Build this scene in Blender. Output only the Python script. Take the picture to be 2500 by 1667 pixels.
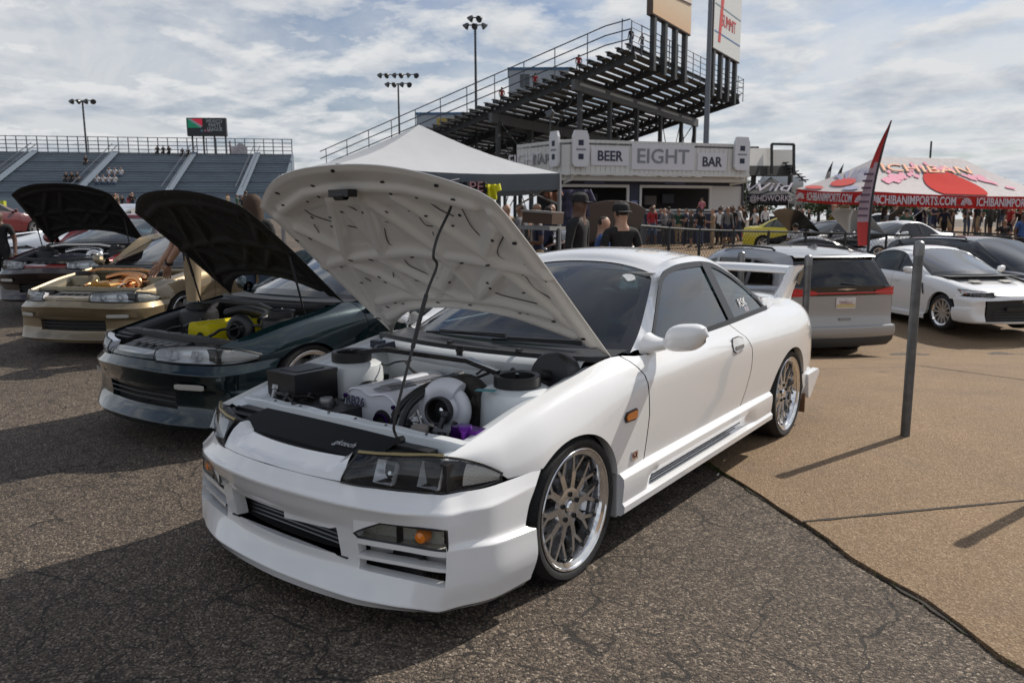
import bpy, math, random
import numpy as np
from mathutils import Vector, Matrix
random.seed(7); np.random.seed(7)
SC = bpy.context.scene
for o in list(bpy.data.objects): bpy.data.objects.remove(o)
COL = SC.collection
A3 = lambda *a: np.array(a, float)
RAD = math.radians

# ------------------------------------------------------------------ camera
CAM = A3(2.47003, -2.55957, 1.48045)
YAW, PIT, ROL, FPX = -0.654019, 0.151705, -0.005103, 1852.36
_d = A3(math.cos(PIT)*math.sin(YAW), math.cos(PIT)*math.cos(YAW), -math.sin(PIT))
_r = np.cross(_d, [0, 0, 1]); _r /= np.linalg.norm(_r); _u = np.cross(_r, _d)
CR = math.cos(ROL)*_r + math.sin(ROL)*_u
CU = -math.sin(ROL)*_r + math.cos(ROL)*_u
CD = _d
cam = bpy.data.cameras.new('camera'); camo = bpy.data.objects.new('camera', cam); COL.objects.link(camo)
camo.matrix_world = Matrix([[CR[0], CU[0], -CD[0], CAM[0]], [CR[1], CU[1], -CD[1], CAM[1]], [CR[2], CU[2], -CD[2], CAM[2]], [0, 0, 0, 1]])
cam.sensor_width = 36; cam.lens = FPX/2500*36; cam.clip_end = 6000; cam.clip_start = .05
cam.dof.use_dof = True; cam.dof.focus_distance = 3.7; cam.dof.aperture_fstop = 5.0
SC.camera = camo
def pt(px, py, d):
    'world point seen at photo pixel (2500 wide) at depth d metres along the view axis'
    return CAM + (CD + CR*(px-1250)/FPX - CU*(py-833.5)/FPX)*d

# ------------------------------------------------------------------ sky, sun, exposure
SUN_EL, SUN_AZ = RAD(42.6), math.atan2(.28, .96)     # azimuth from +Y towards +X
w = bpy.data.worlds.new('World'); SC.world = w; w.use_nodes = True
nt = w.node_tree; nt.nodes.clear()
def nd(t, typ, **k):
    n = t.nodes.new(typ)
    for a, b in k.items():
        if a.startswith('i_'):
            n.inputs[int(a[2:]) if a[2:].isdigit() else a[2:]].default_value = b
        else: setattr(n, a, b)
    return n
L = nt.links.new
out = nd(nt, 'ShaderNodeOutputWorld'); bg = nd(nt, 'ShaderNodeBackground'); L(bg.outputs[0], out.inputs[0])
bg.inputs[1].default_value = 0.07
sky = nd(nt, 'ShaderNodeTexSky', sky_type='NISHITA', sun_disc=False, sun_elevation=SUN_EL, sun_rotation=SUN_AZ, air_density=1.2, dust_density=2.2, ozone_density=1.6)
tc = nd(nt, 'ShaderNodeTexCoord'); sp = nd(nt, 'ShaderNodeSeparateXYZ'); L(tc.outputs['Generated'], sp.inputs[0])
mz = nd(nt, 'ShaderNodeMath', operation='MAXIMUM'); L(sp.outputs[2], mz.inputs[0]); mz.inputs[1].default_value = 0.0
az_ = nd(nt, 'ShaderNodeMath', operation='ADD'); L(mz.outputs[0], az_.inputs[0]); az_.inputs[1].default_value = .16
dx = nd(nt, 'ShaderNodeMath', operation='DIVIDE'); L(sp.outputs[0], dx.inputs[0]); L(az_.outputs[0], dx.inputs[1])
dy = nd(nt, 'ShaderNodeMath', operation='DIVIDE'); L(sp.outputs[1], dy.inputs[0]); L(az_.outputs[0], dy.inputs[1])
cb = nd(nt, 'ShaderNodeCombineXYZ'); L(dx.outputs[0], cb.inputs[0]); L(dy.outputs[0], cb.inputs[1])
def noise(t, vec, scale, detail=6, rough=.55, dist=0., off=(0, 0, 0), lac=2.):
    m = nd(t, 'ShaderNodeMapping'); m.inputs['Location'].default_value = off; t.links.new(vec, m.inputs[0])
    n = nd(t, 'ShaderNodeTexNoise'); n.inputs['Scale'].default_value = scale; n.inputs['Detail'].default_value = detail
    n.inputs['Roughness'].default_value = rough; n.inputs['Distortion'].default_value = dist; n.inputs['Lacunarity'].default_value = lac
    t.links.new(m.outputs[0], n.inputs['Vector']); return n.outputs[0]
def ramp(t, fac, stops):
    r = nd(t, 'ShaderNodeValToRGB'); e = r.color_ramp.elements
    while len(e) < len(stops): e.new(.5)
    for a, (p, c) in zip(e, stops):
        a.position = p; a.color = (c, c, c, 1) if not hasattr(c, '__len__') else (*c, 1)
    t.links.new(fac, r.inputs[0]); return r.outputs[0]
def mixc(t, fac, a, b, mode='MIX'):
    m = nd(t, 'ShaderNodeMix', data_type='RGBA', blend_type=mode)
    for s, v in ((m.inputs[0], fac), (m.inputs[6], a), (m.inputs[7], b)):
        if hasattr(v, 'is_output'): t.links.new(v, s)
        else: s.default_value = v if not isinstance(v, tuple) else (*v[:3], 1)
    return m.outputs[2]
def math_(t, op, a, b=None, clamp=False):
    m = nd(t, 'ShaderNodeMath', operation=op, use_clamp=clamp)
    for s, v in zip(m.inputs, (a, b)):
        if v is None: continue
        if hasattr(v, 'is_output'): t.links.new(v, s)
        else: s.default_value = v
    return m.outputs[0]
cov = ramp(nt, mz.outputs[0], [(.0, .16), (.12, .09), (.35, .02), (.7, 0.)])          # more cloud sides towards the horizon; cover thinned overhead to darken the ambient
cn = math_(nt, 'ADD', noise(nt, cb.outputs[0], 2.6, 12, .58, .15, (3.1, 1.7, 0)), cov)
cum = ramp(nt, cn, [(.47, 0), (.54, .6), (.62, 1)])
thin = ramp(nt, math_(nt, 'ADD', noise(nt, cb.outputs[0], .7, 8, .62, .6, (7.3, 2.2, 0)), cov), [(.36, 0), (.66, .85)])
mask = math_(nt, 'MAXIMUM', cum, thin)
shade = ramp(nt, noise(nt, cb.outputs[0], 2.6, 12, .58, .15, (3.18, 1.60, 0)), [(.46, 0), (.70, 1)])
ccol = mixc(nt, shade, (11.8, 12.0, 12.2), (7.0, 7.8, 9.0))
skyd = mixc(nt, 1.0, sky.outputs[0], (.88, 1.05, 1.32), 'MULTIPLY')
col = mixc(nt, mask, skyd, ccol)
L(col, bg.inputs[0])
sun = bpy.data.lights.new('sun', 'SUN'); suno = bpy.data.objects.new('sun', sun); COL.objects.link(suno)
sun.energy = 5.0; sun.angle = RAD(.53); sun.color = (1, .93, .83)
sdir = Vector((math.cos(SUN_EL)*math.sin(SUN_AZ), math.cos(SUN_EL)*math.cos(SUN_AZ), math.sin(SUN_EL)))
suno.rotation_euler = sdir.to_track_quat('Z', 'Y').to_euler(); suno.location = (5, 20, 30)
vs = SC.view_settings; vs.view_transform = 'Standard'; vs.look = 'None'; vs.gamma = 1; vs.exposure = -0.16; vs.use_curve_mapping = False
SC.cycles.max_bounces = 8; SC.cycles.transparent_max_bounces = 12; SC.cycles.caustics_reflective = False; SC.cycles.caustics_refractive = False
SC.cycles.sample_clamp_indirect = 6

# ------------------------------------------------------------------ materials
_M = {}
def mat(name, col=(.5, .5, .5), rough=.5, metal=0., coat=0., spec=.5, var=0., vscale=8., bump=0., bscale=60., alpha=1., trans=0., emit=None, sheen=0.):
    'principled material with optional procedural tone variation and bump'
    if name in _M: return _M[name]
    m = bpy.data.materials.new(name); m.use_nodes = True; t = m.node_tree; b = t.nodes['Principled BSDF']
    b.inputs['Base Color'].default_value = (*col, 1); b.inputs['Roughness'].default_value = rough; b.inputs['Metallic'].default_value = metal
    b.inputs['Coat Weight'].default_value = coat; b.inputs['Coat Roughness'].default_value = .03; b.inputs['Specular IOR Level'].default_value = spec
    b.inputs['Alpha'].default_value = alpha; b.inputs['Transmission Weight'].default_value = trans
    if emit: b.inputs['Emission Color'].default_value = (*emit[0], 1); b.inputs['Emission Strength'].default_value = emit[1]
    g = nd(t, 'ShaderNodeTexCoord')
    if var:
        n = noise(t, g.outputs['Object'], vscale, 5, .6)
        c = mixc(t, ramp(t, n, [(.3, 0), (.7, 1)]), tuple(max(0, x*(1-var)) for x in col), tuple(min(1, x*(1+var)) for x in col))
        t.links.new(c, b.inputs['Base Color'])
        r2 = ramp(t, noise(t, g.outputs['Object'], vscale*2.3, 4, .6, 0, (5, 1, 2)), [(.3, max(0, rough-.08)), (.7, min(1, rough+.1))])
        t.links.new(r2, b.inputs['Roughness'])
    if bump:
        bn = nd(t, 'ShaderNodeBump'); bn.inputs['Strength'].default_value = bump; bn.inputs['Distance'].default_value = .01
        t.links.new(noise(t, g.outputs['Object'], bscale, 4, .6), bn.inputs['Height']); t.links.new(bn.outputs[0], b.inputs['Normal'])
    _M[name] = m; return m
def glassmat(name, tint=(.55, .6, .6), refl=1.0, rough=.0, op=0.):
    'thin car glass: tinted see-through with fresnel mirror'
    if name in _M: return _M[name]
    m = bpy.data.materials.new(name); m.use_nodes = True; t = m.node_tree; t.nodes.clear()
    o = nd(t, 'ShaderNodeOutputMaterial'); tr = nd(t, 'ShaderNodeBsdfTransparent'); tr.inputs[0].default_value = (*tint, 1)
    gl = nd(t, 'ShaderNodeBsdfGlossy'); gl.inputs['Roughness'].default_value = rough; ge = nd(t, 'ShaderNodeNewGeometry'); dt = nd(t, 'ShaderNodeVectorMath', operation='DOT_PRODUCT'); t.links.new(ge.outputs['Normal'], dt.inputs[0]); t.links.new(ge.outputs['Incoming'], dt.inputs[1])
    sch = math_(t, 'POWER', math_(t, 'SUBTRACT', 1., math_(t, 'ABSOLUTE', dt.outputs['Value'])), 4.2)      # Schlick, both faces of the pane
    f = math_(t, 'MULTIPLY', math_(t, 'ADD', math_(t, 'MULTIPLY', sch, .92), .075), refl, True)
    ms = nd(t, 'ShaderNodeMixShader'); t.links.new(f, ms.inputs[0]); t.links.new(tr.outputs[0], ms.inputs[1]); t.links.new(gl.outputs[0], ms.inputs[2])
    t.links.new(ms.outputs[0], o.inputs[0]); _M[name] = m; return m

# ------------------------------------------------------------------ mesh helpers
class MB:
    def __init__(s): s.v = []; s.f = []; s.m = []; s.n = 0
    def add(s, v, f, mi=0):
        v = np.asarray(v, float).reshape(-1, 3); s.v.append(v)
        for q in f: s.f.append([i+s.n for i in q]); s.m.append(mi)
        s.n += len(v); return s
    def grid(s, P, mi=0, cu=False, cv=False, flip=False, skip=None):
        P = np.asarray(P, float); n, m = P.shape[:2]; F = []
        for i in range(n if cu else n-1):
            for j in range(m if cv else m-1):
                if skip and skip(i, j): continue
                a, b, c, d = i*m+j, ((i+1) % n)*m+j, ((i+1) % n)*m+(j+1) % m, i*m+(j+1) % m
                F.append([a, d, c, b] if flip else [a, b, c, d])
        return s.add(P, F, mi)
    def box(s, c, sz, R=None, mi=0, taper=1.):
        x, y, z = np.array(sz)/2.; t = taper
        P = A3((-x, -y, -z), (x, -y, -z), (x, y, -z), (-x, y, -z), (-x*t, -y*t, z), (x*t, -y*t, z), (x*t, y*t, z), (-x*t, y*t, z)).reshape(8, 3)
        if R is not None: P = P @ np.asarray(R).T
        return s.add(P+np.asarray(c), [[0, 3, 2, 1], [4, 5, 6, 7], [0, 1, 5, 4], [1, 2, 6, 5], [2, 3, 7, 6], [3, 0, 4, 7]], mi)
    def bar(s, a, b, w, h=None, mi=0, up=(0, 0, 1)):
        a = np.asarray(a, float); b = np.asarray(b, float); d = b-a; l = np.linalg.norm(d); d = d/l; h = h or w
        x = np.cross(up, d); x = x/np.linalg.norm(x) if np.linalg.norm(x) > 1e-6 else A3(1, 0, 0); z = np.cross(d, x)
        return s.box((a+b)/2, (w, l, h), np.stack([x, d, z], 1), mi)
    def tube(s, path, r, n=8, mi=0, cap=True, closed=False):
        p = np.asarray(path, float); k = len(p); r = np.full(k, r) if np.isscalar(r) else np.asarray(r, float)
        T = np.roll(p, -1, 0)-np.roll(p, 1, 0) if closed else np.gradient(p, axis=0)
        T /= np.linalg.norm(T, axis=1)[:, None]+1e-12
        u = np.cross(T[0], (0, 0, 1)); u = np.cross(T[0], (1, 0, 0)) if np.linalg.norm(u) < .1 else u; u /= np.linalg.norm(u); R = []
        for i in range(k):
            u = u-T[i]*(u@T[i]); u /= np.linalg.norm(u)+1e-12; v = np.cross(T[i], u)
            a = np.arange(n)*2*math.pi/n; R.append(p[i]+r[i]*(np.cos(a)[:, None]*u+np.sin(a)[:, None]*v))
        base = s.n; s.grid(R, mi, cu=closed, cv=True)
        if cap and not closed:
            s.f.append([base+i for i in range(n)][::-1]); s.m.append(mi)
            s.f.append([base+(k-1)*n+i for i in range(n)]); s.m.append(mi)
        return s
    def lathe(s, prof, n=32, o=(0, 0, 0), ax=(1, 0, 0), mi=0, a0=0, a1=2*math.pi):
        'prof: (radius, along) pairs'
        ax = np.asarray(ax, float); ax /= np.linalg.norm(ax); e = A3(0, 0, 1) if abs(ax[2]) < .9 else A3(0, 1, 0)
        u = np.cross(ax, e); u /= np.linalg.norm(u); v = np.cross(ax, u); full = abs(a1-a0-2*math.pi) < 1e-6
        A = a0+np.arange(n if full else n+1)*(a1-a0)/n
        P = [[np.asarray(o)+ax*h+r*(math.cos(a)*u+math.sin(a)*v) for (r, h) in prof] for a in A]
        return s.grid(P, mi, cu=full, flip=True)
    def prism(s, poly, vec, mi=0):
        p = np.asarray(poly, float); k = len(p); v = np.asarray(vec, float)
        return s.add(np.vstack([p, p+v]), [list(range(k))[::-1], list(range(k, 2*k))]+[[i, (i+1) % k, k+(i+1) % k, k+i] for i in range(k)], mi)
    def mir(s):
        q = MB(); q.v = [x*A3(-1, 1, 1) for x in s.v]; q.f = [f[::-1] for f in s.f]; q.m = list(s.m); q.n = s.n; return q
    def mesh(s, name, mats, smooth=True, ang=32):
        me = bpy.data.meshes.new(name); me.from_pydata(np.vstack(s.v).tolist(), [], s.f)
        mats = mats if isinstance(mats, (list, tuple)) else [mats]
        for m in mats: me.materials.append(m)
        if len(mats) > 1: me.polygons.foreach_set('material_index', s.m)
        me.validate(); me.update()
        if smooth:
            me.polygons.foreach_set('use_smooth', [True]*len(me.polygons)); me.set_sharp_from_angle(angle=RAD(ang))
        return me
    def build(s, name, mats, parent=None, smooth=True, ang=32, **k):
        return ob(name, s.mesh(name, mats, smooth, ang), parent, **k)
def ob(name, me=None, parent=None, loc=None, rz=None, label=None, cat=None, group=None, kind=None, fixn=False):
    o = bpy.data.objects.new(name, me); COL.objects.link(o)
    if parent: o.parent = parent
    if loc is not None: o.location = loc
    if rz is not None: o.rotation_euler = (0, 0, rz)
    for k, v in (('label', label), ('category', cat), ('group', group), ('kind', kind)):
        if v: o[k] = v
    return o
def copytree(o, parent=None, **k):
    c = o.copy(); COL.objects.link(c); c.parent = parent
    for a, b in k.items(): c[a] = b
    for ch in o.children: copytree(ch, c)
    return c
def pch(xs, Y):
    'monotone cubic interpolator (vector valued)'
    xs = np.asarray(xs, float); Y = np.asarray(Y, float); s1 = Y.ndim == 1; Y = Y.reshape(len(xs), -1)
    h = np.diff(xs)[:, None]; d = np.diff(Y, axis=0)/h; m = np.zeros_like(Y); m[0] = d[0]; m[-1] = d[-1]
    if len(xs) > 2:
        a, b = d[:-1], d[1:]; w1 = 2*h[1:]+h[:-1]; w2 = h[1:]+2*h[:-1]
        with np.errstate(all='ignore'): hm = (w1+w2)/(w1/a+w2/b)
        m[1:-1] = np.where(a*b > 0, hm, 0.)
    def f(x):
        i = int(np.clip(np.searchsorted(xs, x)-1, 0, len(xs)-2)); H = xs[i+1]-xs[i]; t = np.clip((x-xs[i])/H, 0, 1)
        r = (2*t**3-3*t*t+1)*Y[i]+(t**3-2*t*t+t)*H*m[i]+(3*t*t-2*t**3)*Y[i+1]+(t**3-t*t)*H*m[i+1]
        return r[0] if s1 else r
    return f
def crv(P, n=8, closed=False):
    'catmull-rom through points, n steps per span'
    P = np.asarray(P, float); k = len(P); R = []
    g = (lambda i: P[i % k]) if closed else (lambda i: P[i] if 0 <= i < k else (2*P[0]-P[1] if i < 0 else 2*P[-1]-P[-2]))
    for i in range(k if closed else k-1):
        a, b, c, d = g(i-1), g(i), g(i+1), g(i+2)
        for t in np.arange(n)/n: R.append(.5*((2*b)+(c-a)*t+(2*a-5*b+4*c-d)*t*t+(3*b-a-3*c+d)*t**3))
    if not closed: R.append(P[-1])
    return np.array(R)
def resamp(P, n):
    P = np.asarray(P, float); s = np.r_[0, np.cumsum(np.linalg.norm(np.diff(P, axis=0), axis=1))]; q = np.linspace(0, s[-1], n)
    return np.stack([np.interp(q, s, P[:, k]) for k in range(P.shape[1])], 1)
def text(s, size, o, x, y, m, name='lettering', parent=None, ext=.002, align='CENTER', sx=1., shear=0., space=1., off=0.):
    'flat raised lettering: origin o, x and y = reading and up directions'
    c = bpy.data.curves.new(name, 'FONT'); c.body = s; c.size = size; c.extrude = ext; c.align_x = align; c.align_y = 'CENTER'; c.shear = shear; c.space_character = space; c.offset = off
    c.resolution_u = 3
    t = bpy.data.objects.new(name, c); COL.objects.link(t)
    bpy.context.view_layer.update()
    me = bpy.data.meshes.new_from_object(t.evaluated_get(bpy.context.evaluated_depsgraph_get())); bpy.data.objects.remove(t)
    x = A3(*x); x /= np.linalg.norm(x); y = A3(*y); y -= x*(x@y); y /= np.linalg.norm(y); z = np.cross(x, y)
    co = np.empty(len(me.vertices)*3); me.vertices.foreach_get('co', co); co = co.reshape(-1, 3)
    co = A3(*o)+np.outer(co[:, 0]*sx, x)+np.outer(co[:, 1], y)+np.outer(co[:, 2], z); me.vertices.foreach_set('co', co.ravel()); me.update()
    me.materials.clear(); me.materials.append(m); return ob(name, me, parent)
# ------------------------------------------------------------------ car building kit (x = car's left, y = towards its tail, z = up; origin under the front axle)
BLK = mat('black_plastic', (.012, .012, .013), .45); RUB = mat('tyre_rubber', (.014, .014, .015), .72, var=.3, vscale=30, bump=.15, bscale=120)
LIN = mat('wheel_well_liner', (.01, .01, .01), .9); SEAL = mat('window_seal', (.015, .015, .016), .35)
ALU = mat('machined_aluminium', (.60, .60, .61), .24, 1., var=.06, vscale=20); POL = mat('polished_lip', (.80, .80, .81), .10, 1.)
STEEL = mat('brake_steel', (.32, .32, .33), .38, 1.); CHR = mat('chrome', (.85, .86, .88), .06, 1.)
GLS = glassmat('window_glass', (.20, .28, .30), 1.6); LENS = glassmat('lamp_lens', (.86, .88, .88), .8); DGLS = glassmat('tinted_glass', (.07, .08, .09), 1.)
FRIT = mat('windscreen_border', (.008, .008, .009), .12, spec=.6); INT = mat('cabin_trim', (.018, .018, .02), .75); SEATM = mat('seat_cloth', (.03, .03, .034), .9)
AMB = mat('amber_lens', (.75, .20, .01), .12, coat=.6, spec=.6); REDL = mat('red_lens', (.45, .01, .01), .12, coat=.6); HOUS = mat('lamp_housing', (.02, .022, .028), .25)
def paint(name, col, metal=0., rough=.32, flake=0.):
    return mat('paint_'+name, col, rough, metal, 1.0, .5)
WHITE = paint('white', (.78, .785, .79), rough=.15)

def mirs(mb, name, m, parent, **k):
    'left piece and its mirror image, two objects'
    a = mb.build(name, m, parent, **k); b = mb.mir().build(name, m, parent, **k); return a, b

R33 = dict(
    ys=[-.66, -.45, -.20, .10, .48, .62, 1.2, 1.8, 2.33, 2.72, 3.1, 3.38, 3.56],
    S=[[(.64, .20), (.67, .38), (.69, .52), (.70, .60), (.705, .64), (.70, .666)],
       [(.78, .20), (.80, .40), (.80, .54), (.79, .61), (.768, .675), (.712, .716)],
       [(.84, .20), (.855, .40), (.856, .56), (.838, .66), (.79, .745), (.718, .776)],
       [(.845, .20), (.862, .40), (.866, .58), (.85, .70), (.80, .80), (.724, .826)],
       [(.835, .20), (.855, .38), (.864, .58), (.861, .745), (.815, .83), (.738, .878)],
       [(.83, .20), (.85, .38), (.864, .58), (.864, .765), (.832, .825), (.80, .868)],
       [(.83, .20), (.85, .38), (.864, .58), (.868, .778), (.832, .838), (.798, .888)],
       [(.83, .20), (.85, .38), (.866, .58), (.870, .775), (.828, .845), (.788, .906)],
       [(.84, .20), (.858, .38), (.872, .58), (.872, .758), (.824, .850), (.772, .926)],
       [(.848, .20), (.866, .38), (.878, .58), (.873, .755), (.808, .872), (.70, .955)],
       [(.83, .20), (.85, .38), (.858, .58), (.852, .765), (.785, .878), (.655, .955)],
       [(.775, .20), (.795, .38), (.80, .58), (.785, .73), (.735, .845), (.61, .925)],
       [(.66, .20), (.68, .38), (.685, .58), (.67, .70), (.625, .80), (.52, .865)]],
    arch=[(-.03, .30, .352, .332), (2.672, .31, .368, .335)],
    sill=lambda y: .377+.015*(y-.33),
    low=[(-.70, .675), (-.66, .662), (-.55, .638), (-.475, .60), (-.45, .552), (-.36, .552), (-.25, .556)],
    gap1=[(.25, .555), (.37, .568), (.60, .594), (.74, .575), (.80, .553), (.90, .49)],
    gap2=[(.25, 1.80), (.40, 1.80), (.48, 1.855), (.61, 1.92), (.73, 1.915), (.82, 1.84), (.93, 1.69)],
    yend=3.56,
    Cw=[(.80, .675, .872), (.753, .822, .967), (.663, 1.055, 1.155), (.632, 1.152, 1.219), (.62, 1.256, 1.245), (.611, 1.443, 1.264), (.611, 1.742, 1.263), (.63, 1.939, 1.223), (.681, 2.165, 1.118), (.734, 2.33, 1.007), (.77, 2.43, .932), (.73, 2.72, .948)],
    Cr=[(.73, .645, .872), (.684, .827, .963), (.585, 1.102, 1.106), (.528, 1.243, 1.178), (.483, 1.318, 1.212), (.50, 1.45, 1.272), (.508, 1.74, 1.292), (.50, 2.00, 1.266), (.525, 2.25, 1.178), (.558, 2.50, 1.07), (.59, 2.72, .99), (.60, 2.84, .962)],
    iw=4, ir=7, ib=11, belt=[(.80, .675, .870), (.795, 1.2, .889), (.787, 1.8, .907), (.77, 2.43, .930)], bp=(1.695, 1.80, 1.745, 1.84),
    bul=[(0, -.20, .035), (0, -.15, .05), (0, -.02, .06), (0, .05, .06), (0, .085, .055), (0, .04, .05), (0, 0, .05), (0, .0, .05), (0, .03, .06), (0, .06, .06), (0, .09, .05), (0, .12, .03)])

class Car:
    def __init__(s, name, label, cat, pnt, T=None, spec=R33, loc=(0, 0, 0), rz=0, group=None):
        s.T = T; s.p = pnt; s.sp = spec; s.secf = pch(spec['ys'], np.array(spec['S']).reshape(len(spec['ys']), -1))
        s.root = ob(name, None, None, loc, rz, label, cat, group)
        s.ty = np.linspace(spec['ys'][0], spec['ys'][-1], 260); s.tab = np.array([crv(s.secf(y).reshape(-1, 2), 6) for y in s.ty])
    def fin(s, mb):
        if s.T: mb.v = [s.T(v) for v in mb.v]
        return mb
    def add(s, mb, name, m, parent=None, **k): return s.fin(mb).build(name, m, parent or s.root, **k)
    def both(s, mb, name, m, parent=None, **k): return mirs(s.fin(mb), name, m, parent or s.root, **k)
    def sec(s, y, zb, n=15):
        q = np.clip((y-s.ty[0])/(s.ty[-1]-s.ty[0])*259, 0, 258.999); i = int(q); c = s.tab[i]*(1-(q-i))+s.tab[i+1]*(q-i); z = c[:, 1]; i = int(np.searchsorted(z, zb))
        if i > 0: t = (zb-z[i-1])/(z[i]-z[i-1]+1e-9); c = np.vstack([c[i-1]*(1-t)+c[i]*t, c[i:]])
        return resamp(c, n)
    def zb(s, y):
        sp = s.sp; z = sp['sill'](y)
        for k, (yc, zc, ry, rz) in enumerate(sp['arch']):
            if abs(y-yc) < ry: z = max(z, zc+rz*math.sqrt(max(0, 1-((y-yc)/ry)**2)))
        if y < sp['arch'][0][0]-.2:
            l = sp['low']; z = max(z if y > l[-1][0]-.02 else 0, float(np.interp(y, [a for a, b in l], [b for a, b in l])))
        return z
    def panel(s, y0, y1, g0=None, g1=None, n=15, step=.055):
        'side panel between two (possibly curved) shut lines'
        sp = s.sp; ys = set(np.linspace(y0, y1, max(2, int((y1-y0)/step))))
        for (yc, zc, ry, rz) in sp['arch']:
            ys |= {yc+ry*math.cos(a) for a in np.linspace(.05, math.pi-.05, 34) if y0 < yc+ry*math.cos(a) < y1}
        ys = sorted(ys); ys = [ys[0]]+[b for a, b in zip(ys[:-1], ys[1:]) if b-a > .003]
        G0 = (lambda z: np.interp(z, [a for a, b in g0], [b for a, b in g0])-y0) if g0 else (lambda z: 0)
        G1 = (lambda z: np.interp(z, [a for a, b in g1], [b for a, b in g1])-y1) if g1 else (lambda z: 0)
        P = []
        for y in ys:
            c = s.sec(y, s.zb(y), n); a = (y-y0)/(y1-y0); col = []
            for j, (x, z) in enumerate(c):
                yy = y+(1-a)**2*G0(z)+a*a*G1(z)
                if abs(yy-y) > 1e-5: q = s.sec(yy, s.zb(y) if j else s.zb(y), n)[j]; col.append((q[0], yy, q[1]))
                else: col.append((x, y, z))
            P.append(col)
        P = np.array(P); mb = MB(); mb.grid(P)
        e = P[:, 0]; mb.grid(np.stack([e, e-A3(.05, 0, -.006)], 1)); e = P[:, -1]
        mb.grid(np.stack([e, e-A3(.012, 0, .02)], 1)); return mb
    def liners(s):
        for (yc, zc, ry, rz) in s.sp['arch']:
            mb = MB(); A = np.linspace(-.25, math.pi+.25, 22)
            mb.grid([[(x, yc+(ry+.02)*math.cos(a), zc+(rz+.02)*math.sin(a)) for x in (.835, .70, .50)] for a in A])
            mb.add([(.5, yc+(ry+.02)*math.cos(a), zc+(rz+.02)*math.sin(a)) for a in A], [list(range(len(A)))])
            s.both(mb, 'wheel_well', LIN)
    def under(s, y0, y1, h=.62, x=.78):
        mb = MB(); mb.box((0, (y0+y1)/2, .30), (2*x-.5, y1-y0, .18)); mb.box((0, 1.33 if not s.T else 1.25, .42), (2*x, 1.75, .44)); s.add(mb, 'floor_pan', LIN)
    def glasshouse(s, glass=GLS, wsm=None, pillar=True, splits=True, frame=SEAL, banded=True):
        sp = s.sp; Cw = crv(sp['Cw'], 5); Cr = crv(sp['Cr'], 5); B = pch(range(len(sp['bul'])), sp['bul']); bul = np.array([B(i/5) for i in range(len(Cr))])
        iw, ir, ib = sp['iw']*5, sp['ir']*5, sp['ib']*5
        # pillars and cant rail
        k = np.linspace(0, 1, 7); rows = []
        for a, b in zip(Cw, Cr):
            o = A3(b[0]-a[0], 0, b[2]-a[2]); nrm = A3(-o[2], 0, o[0]); nrm = nrm if nrm[0] > 0 else -nrm; nrm /= np.linalg.norm(nrm)+1e-9
            rows.append([a*(1-t)+b*t+(nrm*.7+A3(0, 0, .3))*.016*math.sin(math.pi*t) for t in k])
        mb = MB(); mb.grid(rows); s.both(mb, 'roof_pillar', s.p)
        u = np.linspace(1, -1, 25)
        def sheet(i0, i1, drop=0.):
            return np.array([[A3(Cr[i][0]*q, Cr[i][1], Cr[i][2])+bul[i]*(1-abs(q)**2.3)-A3(0, 0, drop) for q in u] for i in range(i0, i1+1)])
        mb = MB(); mb.grid(sheet(iw, ir)); s.add(mb, 'roof', s.p)
        for (i0, i1, nm) in ((0, iw, 'windscreen'), (ir, ib, 'rear_window')):
            P = sheet(i0, i1, .004); mb = MB(); n, m = P.shape[:2]; bw = 2 if banded else 0
            mb.grid(P, 0); 
            for idx, f in enumerate(mb.f):
                i, j = divmod(idx, m-1)
                if j < 1 or j > m-3 or (i > n-3) or (nm == 'windscreen' and i < 2): mb.m[idx] = 1
            s.add(mb, nm, [wsm or glass, FRIT])
        # side glass: seal band, pane(s), B pillar
        bl = crv(sp['belt'], 10); bf = lambda y: np.array([np.interp(y, bl[:, 1], bl[:, c]) for c in range(3)])
        wt = Cw[:sp['ib']*5-5+1] if len(Cw) > sp['ib']*5 else Cw
        n0 = next(i for i in range(len(wt)) if wt[i][1] > sp['belt'][-1][1]-.002) if any(w[1] > sp['belt'][-1][1]-.002 for w in wt) else len(wt)-1
        wt = wt[:n0+1]; yy = resamp(wt, 46); inn = []; 
        cen = yy.mean(0); cen[2] -= .05
        rows = []
        for q in yy:
            b = bf(np.clip(q[1], bl[0, 1], bl[-1, 1])); rows.append([q, q+(b-q)*min(.5, .022/max(.03, np.linalg.norm(b-q)))+(cen-q)/np.linalg.norm(cen-q)*.012])
        rows = np.array(rows); mb = MB(); mb.grid(rows+A3(.004, 0, 0)); lb = resamp(bl, 30)
        mb.grid(np.stack([lb+A3(.006, 0, -.006), lb+A3(-.002, 0, .022)], 1)); s.both(mb, 'window_seal', frame)
        P = np.array([[t*(1-v)+bf(np.clip(t[1], bl[0, 1], bl[-1, 1]))*v-A3(.004, 0, 0) for v in np.linspace(0, 1, 6)] for t in rows[:, 1]])
        a, b, c, d = sp['bp']; mb = MB(); mb.grid(P); s.both(mb, 'side_window', glass)
        for (p0, p1, q0, q1) in ([sp['bp']]+list(sp.get('bp2', []))):
            g = lambda y: np.array([np.interp(y, yy[:, 1], yy[:, k]) for k in range(3)]); mb = MB()
            mb.grid([[g(p0)*(1-t)+bf(q0)*t+A3(.005, 0, 0), g(p1)*(1-t)+bf(q1)*t+A3(.005, 0, 0)] for t in np.linspace(0, 1, 8)]); s.both(mb, 'window_pillar', frame)
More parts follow.
